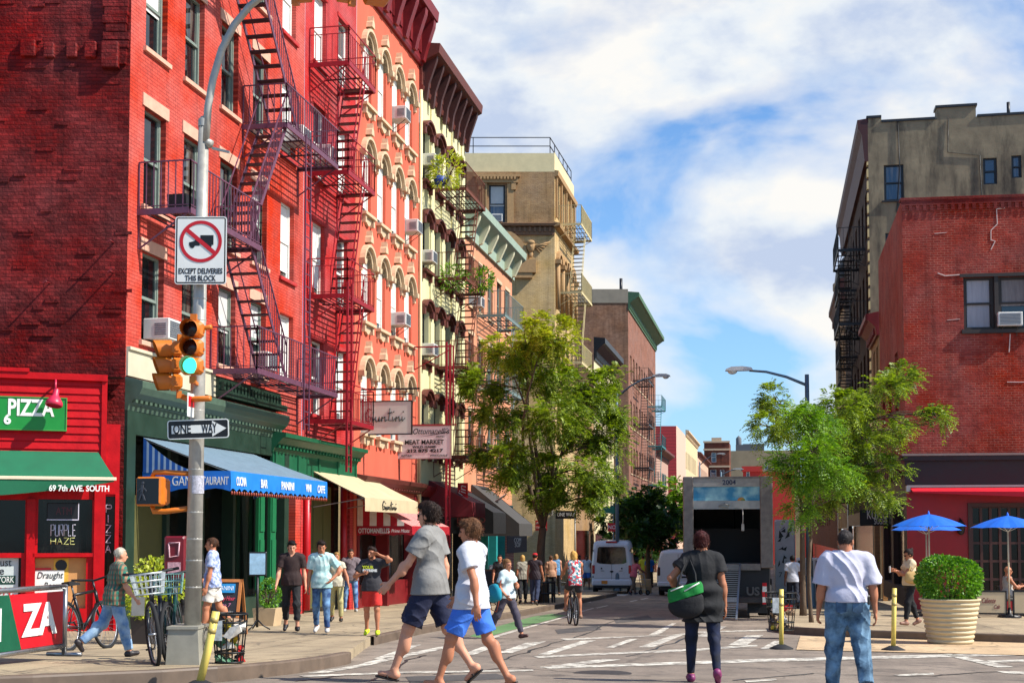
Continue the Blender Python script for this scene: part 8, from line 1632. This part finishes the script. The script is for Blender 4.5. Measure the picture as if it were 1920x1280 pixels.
        if res < .0115:
            n_ = len(ho_.data.vertices); co = np.empty(n_*3, np.float32); ho_.data.vertices.foreach_get('co', co); co = co.reshape(-1, 3); no = np.empty(n_*3, np.float32); ho_.data.vertices.foreach_get('normal', no); no = no.reshape(-1, 3); rg_ = np.random.default_rng(int(n_)); q_ = rg_.integers(0, n_, 900 if res < .007 else 250)
            dn = (.5 if hs in ('full', 'quiff', 'short', 'bun') else .15); D_ = no[q_]*dn+np.array([0, -.35, -.75 if hs != 'quiff' else .2])+rg_.normal(size=(len(q_), 3))*.35
            leaves('hair_strands', co[q_], D_, no[q_]+.01, K*rg_.uniform(.018, .045, len(q_))*(.5 if hs == 'crop' else 1), np.full(len(q_), K*.0028), mh, ho_, .1)
    if beard: s = S(); s.ell(sc(hh((0, .04, -.078))), K*np.array([.052, .047, .042]), Rh, .02); Ri = Rh.T; Hk = sc(Hc); s.cut = [lambda x, y, z: (Ri[2][0]*(x-Hk[0])+Ri[2][1]*(y-Hk[1])+Ri[2][2]*(z-Hk[2]))+.052*K]; s.mesh('beard', res, M('hair_%d_%d_%d' % beard, beard, .6), t)
    if gl:
        b = MB(); zz = .0 if gl == 'eyes' else .075; yy = .1 if gl == 'eyes' else .07
        for sd in (-1, 1): b.add([sc(hh(v)) for v in ((sd*.008, yy+.004, zz+.016), (sd*.055, yy-.008, zz+.016), (sd*.05, yy-.006, zz-.018), (sd*.012, yy+.004, zz-.016))]+[sc(hh(v)) for v in ((sd*.008, yy, zz+.016), (sd*.055, yy-.012, zz+.016), (sd*.05, yy-.01, zz-.018), (sd*.012, yy, zz-.016))], [(0, 1, 2, 3), (7, 6, 5, 4), (0, 4, 5, 1), (2, 6, 7, 3)]); b.bar(sc(hh((sd*.056, yy-.01, zz+.01))), sc(hh((sd*.082, -.01, zz+.01 if gl == 'eyes' else zz-.04))), .003)
        b.bar(sc(hh((-.01, yy+.004, zz+.008))), sc(hh((.01, yy+.004, zz+.008))), .003); b.obj('sunglasses', M('sunglass_black', (12, 12, 14), .1), t)
    inf = dict(P=sc(P), SH=sc(SH), N=sc(N), wr=[sc(a[2]) for a in A], el=[sc(a[1]) for a in A], sh=[sc(a[0]) for a in A], K=K, hh=lambda v: sc(hh(v)), s=s_, J=J)
    return t, inf
def stand(px, pyf, pyt, h=.15):
    g = gnd(px, pyf, h); Z = float(np.array(g)@_fh); return g, (atd(px, pyt, Z).z-g.z)
def held(root, inf, v): return root.matrix_basis.to_3x3() @ Vector(v)+root.location if False else root_m(root) @ Vector(v)
fh, rr_ = Vector(_fh), Vector(_r)
tee = lambda n, c, **k: dict(mat=cloth(n, c), **k)
jeans = dict(mat=denim('jeans_blue', (34, 62, 108), (120, 160, 196)), len=1.95); djeans = dict(mat=denim('jeans_dark', (20, 34, 66), (60, 92, 140)), len=1.95)
# --- four people crossing in front
g, H = stand(806, 1279, 937, 0)
person('tall man in a grey t-shirt, navy shorts and sunglasses striding left over the crossing', g, -rr_*.95+fh*.3, H, 1.0, legs=((24, 3, 4), (-20, 3, 14)), arms=((30, 9, 14, 4), (-14, 7, 20, 0)), head=(-4, -2), hair=('full', (38, 24, 16)), top=tee('tee_grey', (128, 126, 122), sleeve=.62, hem=-.1, sr=.074, loose=.03, flare=.012, fold=.011), bot=dict(mat=cloth('shorts_navy', (22, 28, 56)), len=.86, r=(.112, .1, .05), m=.018, name='shorts', fold=.012), shoe=((30, 24, 22), 'sandal'), res=.0068, gl='eyes')
g, H = stand(884, 1297, 971, 0)
person('boy in a white t-shirt and bright blue shorts walking beside the tall man', g, -rr_*.93+fh*.34, H, .93, legs=((24, 3, 6), (-19, 3, 10)), arms=((-24, 9, 16, 2), (16, 8, 26, 0)), head=(6, -4), hair=('full', (92, 60, 36)), sk='tan', top=tee('tee_white', (190, 190, 196), sleeve=.6, hem=-.12, sr=.076, loose=.035, flare=.014, fold=.018), bot=dict(mat=cloth('shorts_blue', (58, 112, 206)), len=.82, r=(.112, .108, .05), m=.018, name='shorts', fold=.015), shoe=((60, 50, 44), 'sandal'), res=.0068)
g, H = stand(1318, 1278, 995, 0)
tw, wi = person('woman seen from behind in a black top and leggings, hair in a reddish bun', g, fh*.98+rr_*.05, H, 1.18, fem=True, legs=((6, 2, 4), (-10, 2, 22)), arms=((8, 16, 40, 14), (-4, 12, 14, 2)), ik=(((-.24, .12, -.36), (-1, -.7, -.2)), None), hair=('bun', (60, 20, 18)), sk='olive', head=(-18, 0), top=tee('top_black', (17, 17, 19), sleeve=.5, hem=-.27, loose=.045, sr=.074, flare=.016, fold=.014), bot=dict(mat=denim('leggings_navy', (12, 14, 24), (22, 34, 66)), len=1.97, r=(.1, .062, .042), m=.012, name='leggings', fold=.003), shoe=((124, 44, 92), 'shoe'), res=.0068)
Bg = held(tw, wi, np.array([-.2, -.22, .97])); t = thing('shopping_bag', 'green and black shopping bag on the shoulder of the woman in black', 'bag', Bg, tw.rotation_euler.z-.1)
s = Sdf(); 
for z, k in ((-.1, 1.), (0, 1.05), (.1, 1.)): s.ell((0, 0, z), (.22*k, .075, .13), None, .06)
s.nz = lambda x, y, z: .006*np.sin(30*x+8*z)*np.sin(22*z); s.cut = [lambda x, y, z: z-.13-.25*x+0*y, lambda x, y, z: -.0-z+.3*x-.02+0*y]; s.mesh('green_panel', .008, cloth('bag_green', (14, 120, 46)), t)
s = Sdf(); s.ell((0, 0, -.12), (.225, .08, .14), None, .05); s.ell((0, 0, -.02), (.22, .076, .1), None, .05); s.cut = [lambda x, y, z: z-.3*x+.02+0*y]; s.mesh('black_base', .008, cloth('bag_black', (22, 22, 24)), t)
b = MB(); inv = (Matrix.Translation(Bg) @ Matrix.Rotation(t.rotation_euler.z, 4, 'Z')).inverted(); shp = inv @ held(tw, wi, wi['sh'][0]+np.array([.03, 0, .075]))
for yy in (-.06, .06): b.tube([(-.12, yy, .08), (shp.x*.5-.08, shp.y*.4+yy*.8, shp.z*.55), (shp.x, shp.y+yy*.4, shp.z), (shp.x*.5+.1, shp.y*.4+yy*.8, shp.z*.55), (.13, yy, .1)], .013, 6)
b.obj('strap', cloth('bag_black', (22, 22, 24)), t); b = MB(); b.tube([(-.19, -.08, .06), (-.03, -.086, .12)], .008, 5); b.tube([(-.02, -.086, .06), (.17, -.075, .16)], .008, 5); b.obj('white_piping', m_wht, t)
g = atd(1586, 1000, 12.9); g.z = gz(g.y); H = atd(1586, 995, 12.9).z-g.z
tm, mi = person('stocky man seen from behind in a white short sleeved shirt and blue jeans', g, fh*.99+rr_*.08, H, 1.26, legs=((5, 4, 3), (-9, 4, 16)), arms=((4, 10, 14, 2), (-5, 12, 14, 2)), hair=('crop', (46, 40, 38)), sk='tan', head=(-22, -4), gl='top', top=tee('shirt_white', (186, 184, 198), sleeve=.86, hem=.015, sr=.074, flare=.016, loose=.03, fold=.017, m=.02, collar=True), bot=dict(mat=denim('jeans_grey_blue', (34, 60, 82), (124, 160, 186)), len=1.95, r=(.108, .082, .066), m=.012, waist=.1, fold=.016), shoe=((50, 42, 36), 'shoe'), res=.0068)
b = MB(); K = mi['K']; b.tube([(.2*K*math.cos(a), .158*K*math.sin(a), mi['P'][2]+.06*K) for a in np.linspace(0, 2*math.pi, 33)[:-1]], .016, 5, closed=True); b.bbox(.17*K, .23*K, -.08, .0, mi['P'][2]-.02, mi['P'][2]+.09, .015); b.obj('belt', M('belt_black', (18, 18, 20), .4), tm)
md_ = denim('pocket_denim', (26, 46, 66), (80, 112, 142))
for sx in (-1, 1):
    b = MB(); cx_ = sx*.085*K; zz = mi['P'][2]-.03*K; yb_ = -.155*K; b.prism([(cx_-.055*K, zz+.05*K), (cx_+.055*K, zz+.05*K), (cx_+.052*K, zz-.05*K), (cx_, zz-.075*K), (cx_-.052*K, zz-.05*K)], yb_-.012, yb_+.03); b.obj('back_pocket', md_, tm)
t_bag = [o for o in C.objects if o.name.startswith('shopping_bag')][0]; t_bag.scale = (.88, .88, .95)
# --- left pavement
g, H = stand(212, 1230, 1022); to_, oi = person('old man in a plaid green shirt and pale jeans walking right past the pizza shop', g, rr_*.86+fh*.5, H, 1.08, legs=((-20, 3, 30), (16, 3, 2)), arms=((-10, 8, 20, 0), (14, 8, 22, 0)), lean=7, hair=('crop', (176, 168, 150)), top=dict(mat=pattern('plaid_green', 'plaid', (30, 110, 92), (150, 116, 88), (96, 70, 60), 16), sleeve=.75, hem=-.14, loose=.035, sr=.078, fold=.013), bot=dict(mat=denim('jeans_pale', (84, 122, 166), (160, 186, 206)), len=1.95, r=(.1, .078, .068)), shoe=((36, 30, 34), 'shoe'), res=.0085)
p = held(to_, oi, oi['wr'][1]+np.array([0, .03, -.07])); t = thing('book', 'thin pale book in the hand of the old man in plaid', 'book', p, to_.rotation_euler.z); b = MB(); b.bbox(-.012, .012, -.08, .08, -.13, .1, .004); b.obj('cover', M('book_cream', (206, 196, 176), .6), t)
g, H = stand(397, 1192, 1006); person('man in a blue grey print t-shirt and white shorts standing behind the lamp post', g, -rr_*.9-fh*.1, H, .98, legs=((12, 3, 4), (-16, 3, 22)), arms=((4, 7, 10, 0), (2, 7, 14, 0)), hair=('short', (70, 44, 28)), sk='tan', top=dict(mat=pattern('tee_blue_print', 'noise', (186, 194, 214), (120, 136, 180), sc=16), sleeve=.62, hem=-.1, loose=.03, sr=.074), bot=dict(mat=cloth('shorts_white', (206, 200, 190)), len=.75, r=(.108, .1, .05), name='shorts'), shoe=((206, 200, 190), 'shoe'), res=.009)
p = Vector((-11.35, 24.75, gz(24.7)+.15)); person('waiter in dark clothes in the shaded restaurant doorway behind the bush', p, Vector((.5, -.9, 0)), 1.72, 1., legs=((2, 3, 2), (0, 3, 2)), hair=('short', (18, 14, 12)), sk='tan', top=tee('shirt_black', (20, 20, 22), sleeve=1.7), bot=dict(mat=cloth('trousers_black', (18, 18, 20)), len=1.95), res=.012)
g, H = stand(546, 1184, 1015); person('young man in a dark brown t-shirt and rolled black trousers', g, -fh+rr_*.1, H, .96, legs=((14, 3, 16), (-10, 3, 14)), arms=((-6, 10, 16, 0), (8, 12, 18, 0)), head=(10, -14), hair=('quiff', (20, 14, 14)), top=tee('tee_dark_brown', (44, 26, 24), sleeve=.62, hem=-.08, sr=.07, loose=.02), bot=dict(mat=cloth('trousers_charcoal', (30, 30, 32), .3), len=1.72, r=(.094, .068, .058)), shoe=((24, 22, 26), 'shoe'), res=.009)
g, H = stand(602, 1187, 1015); person('young man in a pale blue buttoned shirt and jeans with one hand in his pocket', g, -fh-rr_*.02, H, .98, legs=((10, 3, 12), (-8, 3, 14)), arms=((4, 16, 26, 10), (-6, 8, 14, 0)), ik=(((-.22, .08, -.4), (-1, -.6, 0)), None), head=(12, -16), hair=('quiff', (34, 22, 16)), sk='tan', beard=(44, 30, 24), top=dict(mat=pattern('shirt_pale_blue', 'noise', (150, 186, 184), (190, 214, 208), sc=9), sleeve=.7, hem=-.12, sr=.074, loose=.028, collar=True, fold=.013), bot=jeans, shoe=((196, 192, 186), 'shoe'), res=.009)
g, H = stand(630, 1166, 1036); person('person in khaki trousers half hidden behind the man in the pale blue shirt', g, -fh, H, .92, fem=True, legs=((8, 3, 10), (-8, 3, 14)), arms=((10, 22, 20, 0), (0, 8, 10, 0)), hair=('short', (150, 110, 60)), sk='tan', top=tee('top_cream', (196, 186, 160), sleeve=.3, hem=-.08), bot=dict(mat=cloth('trousers_khaki', (176, 164, 110)), len=1.9), res=.011)
g, H = stand(657, 1146, 1028); person('man in a grey polo shirt and jeans standing against the shop front', g, -fh+rr_*.12, H, 1.12, legs=((3, 5, 3), (-2, 5, 3)), arms=((14, 10, 40, 18), (6, 12, 16, 0)), hair=('crop', (50, 36, 30)), sk='olive', head=(0, -6), top=tee('polo_grey', (112, 98, 102), sleeve=.7, hem=-.1, sr=.076, loose=.03, collar=True), bot=dict(mat=denim('jeans_mid', (50, 84, 140), (140, 176, 206)), len=1.95), shoe=((170, 166, 160), 'shoe'), res=.0105)
g, H = stand(697, 1191, 1027); tp, pi_ = person('young man in red shorts and neon yellow shoes with his hand at his ear', g, -fh-rr_*.06, H, 1.0, legs=((8, 3, 8), (-6, 3, 8)), ik=(((-.17, .12, .17), (-1, .1, -.6)), ((.16, .22, -.2), (1, -.6, -.6))), head=(-25, 4), hair=('quiff', (40, 26, 20)), sk='tan', beard=(50, 34, 28), top=tee('tee_charcoal', (44, 42, 46), sleeve=.62, hem=-.1, sr=.074, loose=.026), bot=dict(mat=cloth('shorts_red', (206, 44, 36)), len=.84, r=(.108, .1, .05), m=.018, name='shorts'), shoe=((206, 226, 30), 'shoe'), res=.009)
p = held(tp, pi_, pi_['wr'][1]+np.array([-.02, .1, .02])); t = thing('phone', 'dark phone in the hand of the man in red shorts', 'phone', p, tp.rotation_euler.z); b = MB(); b.bbox(-.035, .035, -.06, .07, -.006, .006, .003); b.obj('case', m_blk, t)
b = MB(); K = pi_['K']; o = text('YOUR', .07, M('print_yellow', (190, 200, 40), .7), tp, (.06*K, .158*K, pi_['P'][2]+.38*K), rot=(R(90), 0, R(180)), depth=.004, bold=.004); o2 = text('EXTREME', .06, m_wht, tp, (.02*K, .158*K, pi_['P'][2]+.315*K), rot=(R(90), 0, R(180)), depth=.004, bold=.004)
# --- roadway and farther pavement
g, H = stand(950, 1197, 1045, 0); tb_, bi = person('woman in a white t-shirt with a big blue bag by the bike lane', g, rr_*.8-fh*.55, H, 1.05, fem=True, legs=((22, 4, 4), (-22, 4, 12)), ik=(((-.1, .22, -.26), (-1, -.4, -.5)), None), arms=((10, 8, 60, 10), (-10, 12, 60, 8)), hair=('bun', (120, 84, 50)), sk='tan', head=(-12, -2), top=tee('tee_white_aqua', (190, 206, 206), sleeve=.6, hem=-.06, loose=.022), bot=dict(mat=cloth('trousers_slate', (66, 60, 72), .2), len=1.9, r=(.102, .074, .056)), shoe=((70, 40, 34), 'shoe'), res=.009)
p = held(tb_, bi, bi['P']+np.array([.3, -.08, .06])); t = thing('shoulder_bag', 'big turquoise bag with a brown strap hanging from the walking woman', 'bag', p, tb_.rotation_euler.z+1.2); s = Sdf(); s.ell((0, 0, 0), (.2, .09, .17), None, .03); s.ell((0, 0, -.06), (.22, .1, .12), None, .05); s.nz = lambda x, y, z: .006*np.sin(25*x)*np.sin(30*z); s.mesh('bag', .01, cloth('bag_turquoise', (16, 130, 150)), t)
b = MB(); iv = (Matrix.Translation(p) @ Matrix.Rotation(t.rotation_euler.z, 4, 'Z')).inverted(); sp_ = iv @ held(tb_, bi, bi['sh'][1]+np.array([-.02, 0, .07])); b.tube([(-.16, 0, .08), tuple(sp_*.6+Vector((-.06, 0, 0))), tuple(sp_), tuple(sp_*.6+Vector((.06, 0, 0))), (.16, 0, .08)], .014, 5); b.tube([(-.15, 0, -.1), (-.1, 0, -.32), (.08, 0, -.36), (.18, 0, -.1)], .01, 5); b.obj('strap', M('strap_brown', (130, 56, 30), .6), t)
# cyclist and bicycle
g = gnd(1080, 1172, 0); dirc = (fh*.98-rr_*.1).normalized(); bk = bike('black city bicycle ridden away down the street by the woman in the patterned top', g, g+dirc+Vector((0, 0, gz(g.y+.98)-gz(g.y))), frame=(36, 36, 40), r=.34)
ct = person('blond woman in a red patterned sleeveless top cycling away', g+dirc*.22, dirc, 1.68, 1.02, fem=True, legs=((62, 6, 66), (28, 6, 36)), foot=(0, 0), arms=((52, 12, 10, 2), (52, 12, 10, 2)), lean=10, pelvis=1.02, hair=('bob', (196, 150, 76)), sk='tan', top=dict(mat=pattern('floral_red', 'floral', (206, 200, 196), (190, 40, 54), (70, 130, 140), 24), sleeve=0, hem=-.1, loose=.025, name='top'), bot=dict(mat=cloth('shorts_dark_grey', (54, 50, 52)), len=.5, r=(.104, .1, .05), name='shorts'), shoe=((176, 130, 100), 'shoe'), res=.0095)
far = [
    (980, 1131, 1041, .15, fh-rr_*.2, 'blond woman in a grey top and black trousers near the tall locust', True, ('bob', (190, 150, 84)), (146, 140, 124), .6, (26, 26, 30), 1.9, 'tan'),
    (1003, 1134, 1037, .15, fh+rr_*.3, 'man in a red cap and black vest beside the tall locust', False, ('cap', (176, 20, 30)), (46, 34, 40), .2, (40, 50, 76), 1.9, 'tan'),
    (1043, 1117, 1039, .15, fh, 'woman in a blue sleeveless top and dark trousers walking away', True, ('bob', (170, 130, 84)), (96, 146, 190), 0, (24, 26, 36), 1.9, 'fair'),
    (1100, 1105, 1037, 0, -fh, 'man in a white vest and blue shorts beside the passenger van', False, ('short', (40, 28, 22)), (196, 196, 196), .1, (56, 96, 160), .8, 'brown'),
    (1086, 1103, 1041, 0, -fh+rr_*.4, 'person in a light top with a dark hat left of the passenger van', True, ('cap', (40, 36, 36)), (170, 160, 160), .4, (60, 54, 56), 1.9, 'brown'),
    (1218, 1101, 1042, 0, fh, 'man in a bright blue shirt and red cap between the two vans', False, ('cap', (180, 24, 30)), (28, 108, 196), .6, (28, 28, 32), 1.9, 'olive'),
    (1206, 1098, 1041, 0, fh-rr_*.3, 'worker in a yellow green safety vest beside the man in bright blue', False, ('short', (30, 26, 24)), (190, 206, 60), .5, (170, 150, 110), 1.9, 'tan'),
    (1487, 1140, 1041, .15, fh+rr_*.1, 'worker in a white t-shirt with a back print beside the grey kiosk', False, ('short', (20, 18, 18)), (196, 196, 206), .65, (24, 28, 44), 1.9, 'brown'),
    (1357, 1152, 1043, 0, fh-rr_*.3, 'bald man in a blue shirt standing by the truck ramp', False, ('bald', (0, 0, 0)), (66, 74, 130), .65, (60, 86, 120), 1.9, 'tan'),
    (937, 1134, 1040, .15, -fh, 'person in black behind the woman with the blue bag', True, ('long', (24, 18, 16)), (30, 28, 30), .6, (36, 34, 40), 1.9, 'tan'),
    (1033, 1120, 1042, .15, fh, 'person in a tan top under the tall locust', True, ('short', (90, 60, 40)), (186, 140, 110), .6, (30, 30, 36), 1.9, 'fair')]
for i, (px, pf, pt, h, fc, lab, fem, hr, tc_, sl, bc, ln, sk_) in enumerate(far):
    g, H = stand(px, pf, pt, h); H = min(1.9, max(1.5, H)); cap = hr[0] == 'cap'
    tf, fi = person(lab, g, fc, H, 1.0, fem=fem, legs=((12, 3, 6), (-12, 3, 14)) if i % 2 else ((-10, 3, 12), (12, 3, 4)), arms=((-8, 8, 14, 0), (10, 8, 18, 0)), hair=('crop', (30, 24, 20)) if cap else hr, sk=sk_, top=tee('top_%d_%d_%d' % tc_, tc_, sleeve=sl), bot=dict(mat=cloth('bottoms_%d_%d_%d' % bc, bc), len=ln, r=(.1, .078, .06) if ln > 1 else (.11, .1, .05)), shoe=((50, 44, 44), 'shoe'), res=.0115)
    if cap:
        b = MB(); K = fi['K']; c = fi['hh']((0, -.01, .06)); b.lathe([(.092*K, 0), (.09*K, .03*K), (.06*K, .065*K), (.01, .075*K)], 16, tuple(c)); v = fi['hh']((0, .1, .06)); b.prism([(v[0]-.07*K, v[1]-.03*K), (v[0]+.07*K, v[1]-.03*K), (v[0]+.05*K, v[1]+.06*K), (v[0]-.05*K, v[1]+.06*K)], v[2]-.004, v[2]+.006, axis='z'); b.obj('cap', cloth('cap_%d_%d_%d' % hr[1], hr[1]), tf)
g, H = stand(1188, 1115, 1050, 0); tk, ki = person('man in a pink shirt bending to push a hand cart beside the van', g, rr_*.75+fh*.5, 1.72, 1.0, legs=((18, 3, 8), (-14, 3, 16)), arms=((40, 8, 20, 0), (44, 8, 20, 0)), lean=16, hair=('short', (24, 18, 16)), sk='brown', top=tee('shirt_pink', (190, 92, 106), sleeve=.7), bot=dict(mat=cloth('trousers_taupe', (104, 90, 78)), len=1.9), shoe=((40, 50, 70), 'shoe'), res=.0115)
p = g+(rr_*.75+fh*.5).normalized()*.75; t = thing('hand_cart', 'tall hand cart stacked with pale boxes pushed by the man in pink', 'cart', p, tk.rotation_euler.z); b = MB()
for x in (-.2, .2): b.bar((x, -.1, .12), (x, -.3, 1.15), .018, n=6)
for k in range(4): b.bar((-.2, -.12-.05*k, .25+.25*k), (.2, -.12-.05*k, .25+.25*k), .014)
b.box(-.22, .22, -.1, .25, .05, .07); b.obj('frame', m_rim, t); b = MB(); b.bbox(-.2, .2, -.08, .2, .075, .42, .01); b.bbox(-.19, .19, -.09, .18, .425, .75, .01); b.obj('box', M('carton', (176, 150, 112), .8), t)
for x in (-.26, .26): wheel(t, x, -.1, .12, .05)
g, H = stand(1707, 1173, 1030); tw2, i2 = person('woman in a cream top and black trousers looking at her phone by the umbrellas', g, -rr_*.97-fh*.1, H, 1.06, fem=True, legs=((14, 3, 6), (-10, 3, 12)), ik=(((.02, .34, -.16), (-.6, -.4, -1)), ((-.02, .34, -.18), (.6, -.4, -1))), head=(0, -24), hair=('bun', (36, 24, 20)), sk='tan', gl='eyes', top=tee('top_cream_print', (206, 186, 150), sleeve=.5, hem=-.05, loose=.02), bot=dict(mat=cloth('trousers_black', (18, 18, 20)), len=1.88, r=(.1, .07, .05)), shoe=((150, 110, 90), 'shoe'), res=.009)
p = held(tw2, i2, np.array([0, .44, i2['SH'][2]-.14])); t = thing('phone', 'pale phone held up by the woman in the cream top', 'phone', p, tw2.rotation_euler.z); b = MB(); b.bbox(-.035, .035, -.008, .006, -.06, .08, .003); b.obj('case', m_wht, t)
p = held(tw2, i2, i2['P']+np.array([-.3, .0, .16])); t = thing('straw_bag', 'straw coloured shoulder bag of the woman in the cream top', 'bag', p, tw2.rotation_euler.z+1.57); s = Sdf(); s.ell((0, 0, 0), (.22, .09, .14), None, .03); s.ell((0, 0, -.08), (.24, .1, .09), None, .05); s.nz = lambda x, y, z: .005*np.sin(22*x)*np.sin(26*z); s.cut = [lambda x, y, z: z-.1+0*x*y]; s.mesh('bag', .01, cloth('bag_straw', (196, 160, 100)), t)
b = MB(); iv = (Matrix.Translation(p) @ Matrix.Rotation(t.rotation_euler.z, 4, 'Z')).inverted(); sp_ = iv @ held(tw2, i2, i2['sh'][0]+np.array([0, 0, .07])); b.tube([(-.14, 0, .08), tuple(sp_*.6+Vector((-.07, 0, 0))), tuple(sp_), tuple(sp_*.6+Vector((.07, 0, 0))), (.14, 0, .08)], .012, 5); b.obj('strap', cloth('bag_straw', (196, 160, 100)), t)
p = onY(1890, 1130, 38.2); p.z = gz(38.2)+.15; ts, si = person('bald man in a pale vest and sunglasses sitting at the cafe table', p, rr_*.95-fh*.1, 1.76, 1.05, legs=((84, 6, 84), (84, 6, 84)), foot=(0, 0), ik=(((-.12, .36, -.2), (-.6, -.3, -1)), ((.1, .4, -.2), (.6, -.3, -1))), pelvis=.56, hair=('bald', (0, 0, 0)), sk='tan', gl='eyes', top=tee('vest_pale', (170, 166, 160), sleeve=0, neck=.06, name='vest'), bot=dict(mat=cloth('shorts_grey', (90, 88, 86)), len=.9, name='shorts'), res=.0105)
t = thing('chair', 'dark metal cafe chair under the seated bald man', 'chair', p, ts.rotation_euler.z); b = MB(); b.bbox(-.2, .2, -.22, .2, .41, .44, .01); b.obj('seat', m_black, t)
for x in (-.18, .18):
    for y in (-.19, .17): b = MB(); b.bar((x, y, 0), (x, y, .41), .014, n=6); b.obj('leg', m_black, t)
b = MB(); b.tube([(-.18, -.21, .43), (-.18, -.27, .82), (.18, -.27, .82), (.18, -.21, .43)], .013, 6); b.bar((-.18, -.25, .65), (.18, -.25, .65), .012); b.obj('backrest', m_black, t)
d = (rr_*.95-fh*.1).normalized(); p2 = p+d*.72; t = thing('cafe_table', 'small round cafe table in front of the seated bald man', 'table', p2); b = MB(); b.lathe([(.01, .74), (.34, .74), (.34, .71), (.01, .7)], 24); b.obj('tabletop', M('tabletop_brown', (84, 50, 34), .4), t); b = MB(); b.lathe([(.24, 0), (.24, .02), (.04, .05), (.03, .7)], 14); b.obj('pedestal', m_black, t)
